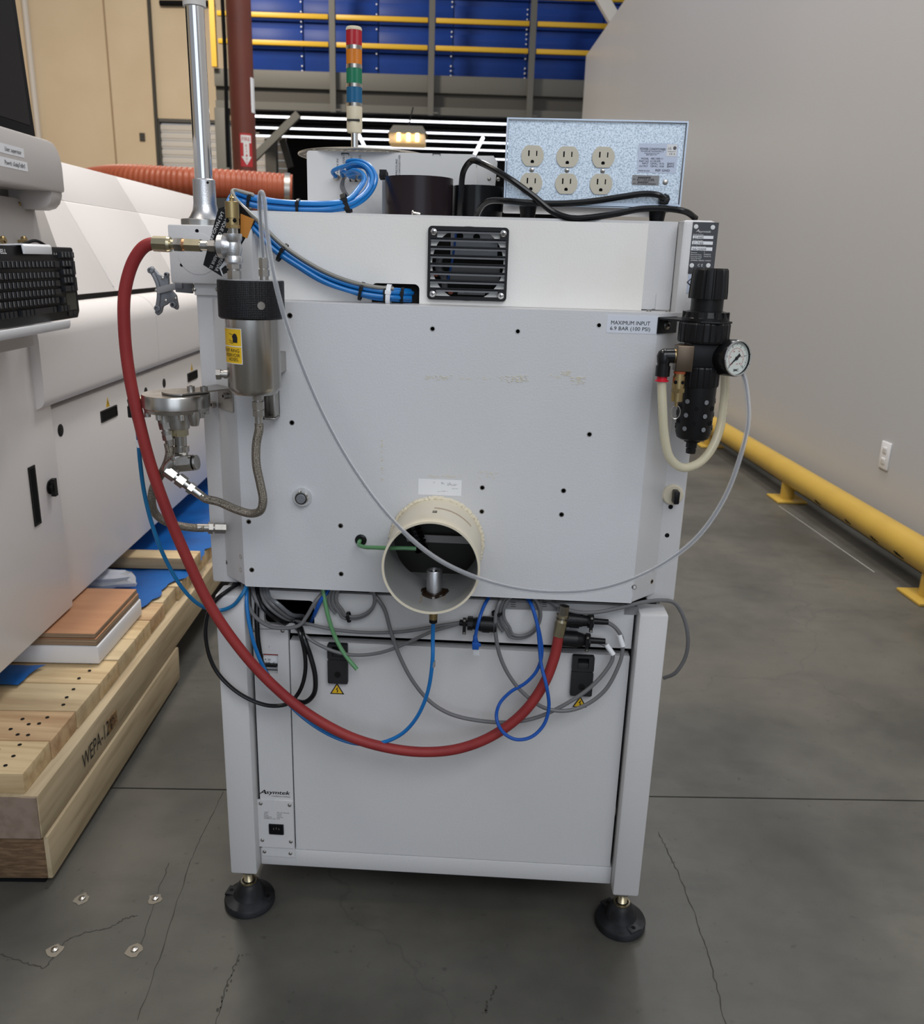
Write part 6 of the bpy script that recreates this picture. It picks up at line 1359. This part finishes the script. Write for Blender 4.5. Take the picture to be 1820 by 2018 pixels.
G().tube([rend+Vector((.0068*math.sin(t), 0, -.0085+.0098*math.cos(t))) for t in [2*PI*i/24 for i in range(24)]], .0007, 6, closed=True, smooth=False).obj('pull_ring', STEEL, parent=ar)
# yellowed loop tube
lt = G().tube([ee_bot+Vector((0, 0, .012)), ee_bot]+[P(*q) for q in ((1305, 800, AY-.03), (1309, 860, AY-.032), (1320, 903, AY-.032), (1343, 921, AY-.028), (1372, 915, AY-.018), (1398, 890, AY-.004), (1416, 850, AY+.010), (1425, 800, AY+.02), (1428, 765, AY+.024), (1428, 735, AY+.026))], .0067, 12)
tag(lt.obj('loop_tube', YCLEAR), 'yellowed clear tube looping beneath the black air regulator', 'tube')
# --- long clear tube
ct0 = Vector((tcx, RY-.004, ztn))
ctp = ([ct0-Vector((0, 0, .01)), ct0+Vector((-.0005, 0, .004))]+[P(*q) for q in ((516, 470, RY-.006), (512.5, 420, RY-.010), (512, 386, RY-.018), (515, 379, RY-.022), (519, 388, RY-.026), (525, 450, RY-.034), (536, 525, RY-.044), (556, 610, RY-.050), (590, 710, RY-.050), (640, 825, RY-.052), (700, 930, RY-.058), (770, 1022, RY-.066), (850, 1094, RY-.072), (930, 1135, RY-.070), (1020, 1160, RY-.062), (1110, 1167, RY-.056), (1200, 1156, RY-.054), (1290, 1120, RY-.052), (1370, 1062, RY-.048), (1425, 985, RY-.040), (1458, 900, RY-.030), (1474, 830, RY-.018), (1472, 780, RY), (1464, 740, RY+.02), (1450, 722, RY+.03), (1425, 716, AY+.018))])
T = tag(G().tube(ctp, .0037, 12, sub=8).obj('clear_tube', CLEAR), 'long thin clear tube sagging across the rear panel from reservoir to regulator', 'tube')
WORG[T] = T.location.copy(); G().tube(ctp, .0018, 6, sub=8).obj('refraction_core', REFRACT, parent=T)  # added solid core; refracted dark surroundings put into its colour
# thin grey tube on the ledge at the right
tag(G().tube([P(1262, 596, .10), P(1300, 599, .095), P(1330, 603, .085), P(1352, 610, .075), P(1375, 622, .06)], .0028, 8).obj('thin_tube', GREYT), 'thin grey tube lying on the ledge beside the label post', 'tube')

# ================================================================== TUBES AND CABLES
random.seed(21)
base = [(808, 583, .072), (775, 581, .045), (735, 577, .040), (690, 567, .038), (640, 548, .038), (590, 520, .038), (545, 487, .038), (505, 447, .038), (472, 416, .050), (456, 398, .078), (466, 388, .110), (500, 397, .120), (550, 404, .125), (600, 407, .130), (650, 407, .14), (690, 398, .17), (718, 375, .21), (727, 352, .24), (718, 334, .26), (700, 329, .28), (684, 333, .30)]
offs = [(-.004, -.004), (.004, -.005), (-.001, .004), (.0065, .003), (-.007, .004)]
ends_ = [(664, 350), (677, 349), (697, 352), (708, 352), (690, 350)]
for k, (da, db) in enumerate(offs):
    pts = []
    for i, (x, y, Y) in enumerate(base):
        w_ = 1.0 if i < 16 else 1.6
        jit = .0012
        p = P(x, y, Y); tdir_ = P(*base[min(i+1, len(base)-1)])-P(*base[max(i-1, 0)]); n1_ = Vector((-tdir_.z, 0, tdir_.x)).normalized()
        pts.append(p+n1_*da*w_+Vector((0, db*.8, 0))+Vector((random.uniform(-jit, jit), 0, random.uniform(-jit, jit))))
    if k == 0: pts = [pts[0]+Vector((.01, .03, 0))]+pts
    e_ = P(*ends_[k], .346); pts += [e_+Vector((-.004+.004*k, -.022, .008)), e_+Vector((0, -.004, 0))]
    g = G().tube(pts, .0036, 10, sub=6); tag(g.obj('air_tube', BLUET), 'blue air tube from the white box to the cover cutout, '+('starting at the leftmost port', 'starting at the second port', 'starting at the third port', 'starting at the rightmost port', 'starting between the ports')[k], 'tube', 'blue air tubes bundled over the machine top')
for k, (da, db) in enumerate(((.0085, -.002), (.0095, -.007))):
    pts = []
    for i, (x, y, Y) in enumerate(base[1:12]):
        p = P(x, y, Y); tdir_ = P(*base[min(i+2, len(base)-1)])-P(*base[max(i, 0)]); n1_ = Vector((-tdir_.z, 0, tdir_.x)).normalized()
        if n1_.z < 0: n1_ = -n1_
        pts.append(p+n1_*da+Vector((0, db, 0)))
    g = G().tube(pts, .0030, 8); tag(g.obj('air_tube', GREYT), 'grey air tube strapped on top of the blue bundle, '+('inner' if k == 0 else 'outer')+' of the two', 'tube', 'grey air tubes in the bundle')
for k in range(2):
    g = G().tube([P(676, 352, .335), P(676-4*k, 368, .32), P(684, 384+4*k, .30), P(700, 394+2*k, .25), P(712, 394, .22)], .0026, 8); tag(g.obj('air_tube', GREYC), 'short grey tube looping below the ports, '+('upper' if k == 0 else 'lower')+' of the pair', 'tube', 'short grey port tubes')
def tie(x, y, Y, dx, dy, r_, nm, m=BLACK, w_=.0022, ry=None):
    c_ = P(x, y, Y); d_ = (P(x+dx, y+dy, Y)-c_).normalized(); a_ = Vector((-d_.z, 0, d_.x)); b_ = Vector((0, 1, 0)); ring = [(c_+a_*r_*math.cos(t)+b_*(ry or r_)*math.sin(t)) for t in [2*PI*i/28 for i in range(28)]]
    g = G(); vs = []; 
    for q in ring:
        o_ = (q-c_).normalized()
        for s_, o2 in ((-1, 0), (1, 0), (1, .0009), (-1, .0009)): vs.append(q+d_*s_*w_+o_*o2)
    n_ = 28; fs = []
    for i in range(n_):
        for k in range(4): fs.append((i*4+k, i*4+(k+1) % 4, ((i+1) % n_)*4+(k+1) % 4, ((i+1) % n_)*4+k))
    g.add(vs, fs); hp = c_+a_*r_*.3-b_*(ry or r_)*1.0; g.obox(hp, d_*w_*1.3, a_*.0028, b_*.0018)
    return tag(g.obj('cable_tie', m), nm, 'cable tie', 'cable ties')
tie(556, 498, .038, 10, 7, .0145, 'black cable tie on the descending tubes, nearest the reservoir', ry=.012)
tie(712, 574, .039, 10, 3, .0135, 'black cable tie on the tubes just left of the cutout', ry=.012)
tie(760, 580, .043, 10, 1, .0125, 'black cable tie on the tubes where they enter the cutout', ry=.012)
tie(766, 581, .043, 10, 1, .0150, 'white cable strap around the tubes at the cutout', LABELW, .0035, ry=.014)
tie(793, 582, .058, 10, 1, .0115, 'black cable tie inside the cutout of the cover', ry=.012)
tie(682, 401, .165, 10, -4, .0155, 'wide black strap on the blue tubes below the loop', BLACK, .0045, ry=.013)
tie(588, 407, .130, 10, 1, .0115, 'black cable tie on the top tubes before the white box', ry=.012)
tie(493, 396, .118, 10, 3, .0125, 'black cable tie on the top tubes right of the chrome pole', ry=.012)
# blue tube from the regulator elbow to under the machine and on to the spigot drain
g = G().tube([elb+Vector((0, 0, .006)), elb]+[P(*q) for q in ((271, 850, -.05), (275, 900, -.05), (284, 970, -.046), (300, 1035, -.042), (325, 1100, -.036), (360, 1160, -.030), (395, 1193, -.022), (430, 1203, -.012), (458, 1194, -.008), (476, 1173, -.007), (484, 1158, .004), (487, 1145, .018))], .0033, 10); T = tag(g.obj('air_tube', TEALT), 'grimy blue air tube dropping from the round regulator elbow to the machine corner', 'tube')
p_ = P(273, 874, -.05); G2 = G().cyl(p_+Vector((0, 0, .007)), p_-Vector((0, 0, .007)), .0038, 14); g_ = G2.obj('tube_marker', LABELW, parent=None); bpy.data.objects.remove(g_)
WORG[T] = T.location.copy(); G().cyl(p_+Vector((-.0005, 0, .006)), p_+Vector((.0008, 0, -.006)), .0038, 14).obj('marker_sleeve', LABELW, parent=T)
nb_ = q_-Vector((0, 0, .032))
g = G().tube([P(486, 1152, .020), P(486, 1190, .004), P(492, 1235, -.004), (P(506, 1285, -.006)), P(530, 1335, -.008), P(566, 1384, -.014), P(610, 1424, -.020), P(660, 1453, -.028), P(705, 1466, -.030), P(750, 1464, -.034), P(790, 1447, -.040), P(820, 1415, -.048), P(842, 1365, -.056), P(852, 1300, -.064), nb_-Vector((0, 0, .03)), nb_+Vector((0, 0, .004))], .0033, 10)
T = tag(g.obj('air_tube', BLUET), 'blue drain tube looping from the exhaust spigot bottom past the red hose', 'tube')
WORG[T] = T.location.copy(); p_ = P(853, 1308, -.063); G().cyl(p_+Vector((0, 0, .005)), p_-Vector((0, 0, .005)), .0038, 14).obj('marker_sleeve', LABELG, parent=T)
# green tubes
cable('green_tube', 'loose green tube hanging with its cut end over the left door latch', [(635, 1152, .02), (640, 1185, .014), (648, 1220, .010), (660, 1255, .008), (678, 1288, .004), (703, 1319, .0)], .0036, GREENT, 'tube')
cable('green_tube', 'short green tube from a grommet into the side of the exhaust spigot', [(711, 1064, .006), (708, 1067, -.006), (707, 1073, -.014), (718, 1078, -.030), (740, 1079, -.045), (765, 1080, -.056), (800, 1080, -.056), (820, 1081, -.056)], .0034, GREENT, 'tube')
# grey cables
gl = 'grey signal cables behind the machine'
cable('signal_cable', 'grey cable from the cable opening to the left black connector, upper of two', [(572, 1222, .05), (600, 1228, .018), (660, 1241, .012), (730, 1247, .010), (800, 1244, .010), (860, 1234, .012), (905, 1227, .014)], .0030, GREYC, group=gl)
cable('signal_cable', 'grey cable from the cable opening to the left black connector, lower of two', [(570, 1225, .05), (590, 1244, .016), (620, 1266, .010), (660, 1284, .006), (700, 1291, .004), (750, 1286, .004), (800, 1268, .006), (850, 1245, .009), (905, 1229, .013)], .0030, GREYC, group=gl)
cable('signal_cable', 'grey cable in a long low loop from the spigot to the lower right connector', [(722, 1155, .03), (740, 1175, .016), (757, 1200, .010), (770, 1245, .004), (788, 1295, .0), (815, 1345, -.004), (850, 1385, -.006), (890, 1408, -.007), (950, 1421, -.007), (1010, 1423, -.007), (1060, 1413, -.007), (1110, 1390, -.006), (1160, 1357, -.003), (1193, 1322, .002), (1207, 1295, .006), (1200, 1277, .008), (1180, 1266, .010), (1163, 1262, .010)], .0034, GREYC, group=gl)
cable('signal_cable', 'grey cable looping from the right coil round to the upper right connector', [(1000, 1172, .03), (985, 1185, .012), (977, 1210, .006), (976, 1245, .002), (984, 1290, -.002), (1002, 1330, -.005), (1030, 1365, -.007), (1070, 1394, -.009), (1110, 1401, -.009), (1150, 1391, -.007), (1190, 1362, -.004), (1215, 1320, .0), (1226, 1285, .004), (1224, 1255, .007), (1210, 1235, .009), (1195, 1226, .010)], .0034, GREYC, group=gl)
for nm, cx_, cy_, rx_, ry_, turns, x_e in (('coil of grey cable tied under the machine left of the spigot', 693, 1182, 45, 38, 2.3, 650), ('coil of grey cable tied under the machine right of the spigot', 1021, 1212, 43, 46, 2.4, 1050)):
    pts = []
    for i in range(int(turns*16)+1):
        t = PI*.75+2*PI*i/16; k = 1-.07*math.floor(i/16)+.006*math.sin(i*1.7)
        pts.append(P(cx_+rx_*k*math.cos(t)+4*math.floor(i/16), cy_+ry_*k*math.sin(t)-2*math.floor(i/16), .019-.0035*(i/16)))
    tag(G().tube(pts, .0028, 8, sub=4).obj('cable_coil', GREYC), nm, 'cable', 'coiled grey cables')
tie(687, 1216, .014, 1, -.1, .0085, 'small black cable tie on the left cable coil', ry=.009); tie(979, 1208, .014, .1, 1, .0085, 'small black cable tie on the right cable coil', ry=.009)
cable('signal_cable', 'grey cable passing under the right corner and looping outside the leg', [(1072, 1178, .03), (1095, 1192, .015), (1130, 1205, .008), (1170, 1207, .004), (1215, 1199, .006), (1265, 1187, .012), (1300, 1183, .020), (1328, 1188, .030), (1346, 1215, .034), (1355, 1255, .036), (1350, 1295, .045), (1330, 1326, .055), (1308, 1336, .075)], .0034, GREYC, group=gl)
bun = [('grey', GREYC, (498, 1150), (515, 1195), (550, 1220)), ('black', BLACKG, (505, 1150), (522, 1200), (556, 1226)), ('grey', GREYC, (513, 1152), (530, 1196), (560, 1218)), ('grey', GREYC, (520, 1152), (538, 1192), (566, 1214)), ('dark grey', BRKT, (526, 1152), (545, 1188), (572, 1210))]
for k, (cn_, m_, a, b, c_) in enumerate(bun):
    tag(G().tube([P(*a, .035), P(a[0]+4, a[1]+25, .016), P(*b, .010-.003*k), P(*c_, .02), P(c_[0]+25, c_[1]+4, .07)], .0045 if k < 2 else .0036, 8).obj('bundle_cable', m_), cn_+' cable of the bundle entering the cable opening, '+('leftmost', 'second from left', 'middle one', 'fourth from left', 'rightmost')[k], 'cable', 'cables entering the opening')
tag(G().tube([P(478, 1150, .03), P(484, 1180, .012), P(500, 1212, .006), P(530, 1234, .006), P(560, 1238, .008), P(590, 1232, .010), P(604, 1215, .012), P(622, 1185, .014), P(645, 1160, .03)], .0034, 8).obj('signal_cable', GREYC), 'grey cable sagging below the cable opening', 'cable', gl)
tag(G().tube([P(655, 1155, .03), P(634, 1180, .014), P(622, 1205, .016), P(612, 1228, .05)], .0034, 8).obj('patch_cable', ETH), 'short blue cable at the right side of the cable opening', 'cable')
cable('black_cable', 'black cable swinging outside the left leg and back to the opening', [(470, 1150, .03), (450, 1163, .008), (428, 1180, -.004), (412, 1204, -.006), (405, 1240, -.008), (410, 1285, -.010), (428, 1325, -.012), (462, 1360, -.014), (500, 1382, -.014), (535, 1391, -.014), (568, 1386, -.012), (590, 1362, -.008), (601, 1325, -.004), (600, 1285, .002), (590, 1245, .008), (582, 1222, .04)], .0036, BLACKG)
cable('black_cable', 'black cable hanging from the opening in a narrow loop left of the latch', [(506, 1186, .02), (506, 1225, .010), (510, 1275, .006), (520, 1318, .002), (545, 1355, -.002), (575, 1378, -.004), (600, 1384, -.004), (618, 1368, -.002), (621, 1335, .0), (612, 1295, .004), (598, 1255, .010), (588, 1222, .04)], .0044, BLACKG)
# connectors
def connector(nm, pts_, a, b, Y, segs, grp):
    a_, b_ = P(*a, Y), P(*b, Y); ax_ = (b_-a_).normalized(); ln = (b_-a_).length; T = thing('cable_connector', a_, nm, 'connector', grp); g = G(); g.chain(a_, ax_, [(ln*s[0], s[1], s[2], s[3], 0) for s in segs]); 
    g.obj('shell', BLACK, parent=T)
    for s in (.12,):
        g = G(); c_ = a_+ax_*ln*.28
        for k in range(12):
            t = 2*PI*k/12; x_, y_ = perp(ax_); g.obox(c_+(x_*math.cos(t)+y_*math.sin(t))*.0128, ax_*ln*.10, (y_*math.cos(t)-x_*math.sin(t))*.0012, (x_*math.cos(t)+y_*math.sin(t))*.0012)
        g.obj('grip_ribs', BLACK, parent=T)
    c_ = a_+ax_*ln*pts_; g = G(); g.obox(c_+Vector((0, -.0125, .0)), ax_*.0028, Vector((0, .0022, 0)), Vector((0, 0, .0145))); 
    for s in (-1, 1): g.lathe([(.0024, 0), (.002, .0016)], c_+Vector((0, -.0147, s*.0115)), NY, 12, 1)
    g.obj('cable_clamp', [BLACK, STEEL], parent=T, bevel=0)
    return T
cg = 'round black cable connectors'
connector('round black connector facing right, left of the grey coil', .86, (978, 1232), (905, 1227), .014, [(.06, .0165, .0165, 24), (.38, .0130, .0130, 24), (.20, .0122, .0098, 24), (.14, .0122, .0122, 10), (.22, .0056, .0052, 16)], cg)
connector('round black connector right of the red hose end, upper one', .62, (1106, 1220), (1198, 1226), .010, [(.12, .0135, .0135, 24), (.32, .0132, .0110, 24), (.12, .0100, .0090, 24), (.12, .0118, .0118, 10), (.32, .0054, .0048, 16)], cg)
connector('round black connector right of the red hose end, lower one', .58, (1104, 1258), (1192, 1264), .010, [(.36, .0140, .0140, 24), (.20, .0138, .0095, 24), (.10, .0120, .0120, 10), (.34, .0056, .0050, 16)], cg)
for (x0, y0, Y0, x1, y1, Y1, nm) in ((1220, 1251, .0075, 1227, 1274, .005, 'white printed sleeve on the upper right connector cable'), (1194, 1270, .0095, 1208, 1290, .0065, 'white sleeve on the lower right connector cable')):
    a, b = P(x0, y0, Y0-.001), P(x1, y1, Y1-.001); T = G().cyl(a, b, .0045, 14); o = tag(T.obj('cable_marker', LABELW), nm, 'label', 'cable marker sleeves')
# blue network cables
T = thing('network_cable', P(937, 1290, .0), 'blue network cable hanging with its plug loose below the machine', 'cable')
G().tube([P(966, 1172, .03), P(953, 1195, .012), P(944, 1220, -.006), P(938, 1245, -.009), P(936, 1258, -.010)], .0029, 10).obj('cord', ETH, parent=T)
a, b = P(936, 1252, -.010), P(937, 1284, -.010); ax_ = (b-a).normalized()
g = G(); g.chain(a, ax_, [(.012, .0034, .0046, 12, 0)]); g.obox(a+ax_*.018, (.0055, 0, 0), ax_*.0068, (0, .0042, 0)); g.obox(a+ax_*.016+Vector((.006, -.002, 0)), (.003, 0, 0), ax_*.003, (0, .002, 0)); g.obj('boot', ETH, parent=T, bevel=.0008)
G().obox(a+ax_*.030+Vector((.001, 0, 0)), (.0048, 0, 0), ax_*.0055, (0, .0036, 0)).obj('plug', CLEAR, parent=T)
cable('network_cable', 'blue network cable twisted into a long figure-eight loop over the red hose', [(1034, 1172, .03), (1048, 1195, .006), (1058, 1230, -.006), (1062, 1265, -.010), (1066, 1310, -.016), (1076, 1350, -.032), (1081, 1395, -.034), (1070, 1430, -.038), (1045, 1453, -.044), (1015, 1457, -.046), (990, 1442, -.044), (978, 1415, -.036), (984, 1387, -.014), (1005, 1364, -.008), (1035, 1346, -.008), (1057, 1322, -.008), (1067, 1290, -.008), (1064, 1255, -.006), (1054, 1215, .0), (1040, 1172, .03)], .0030, ETH)
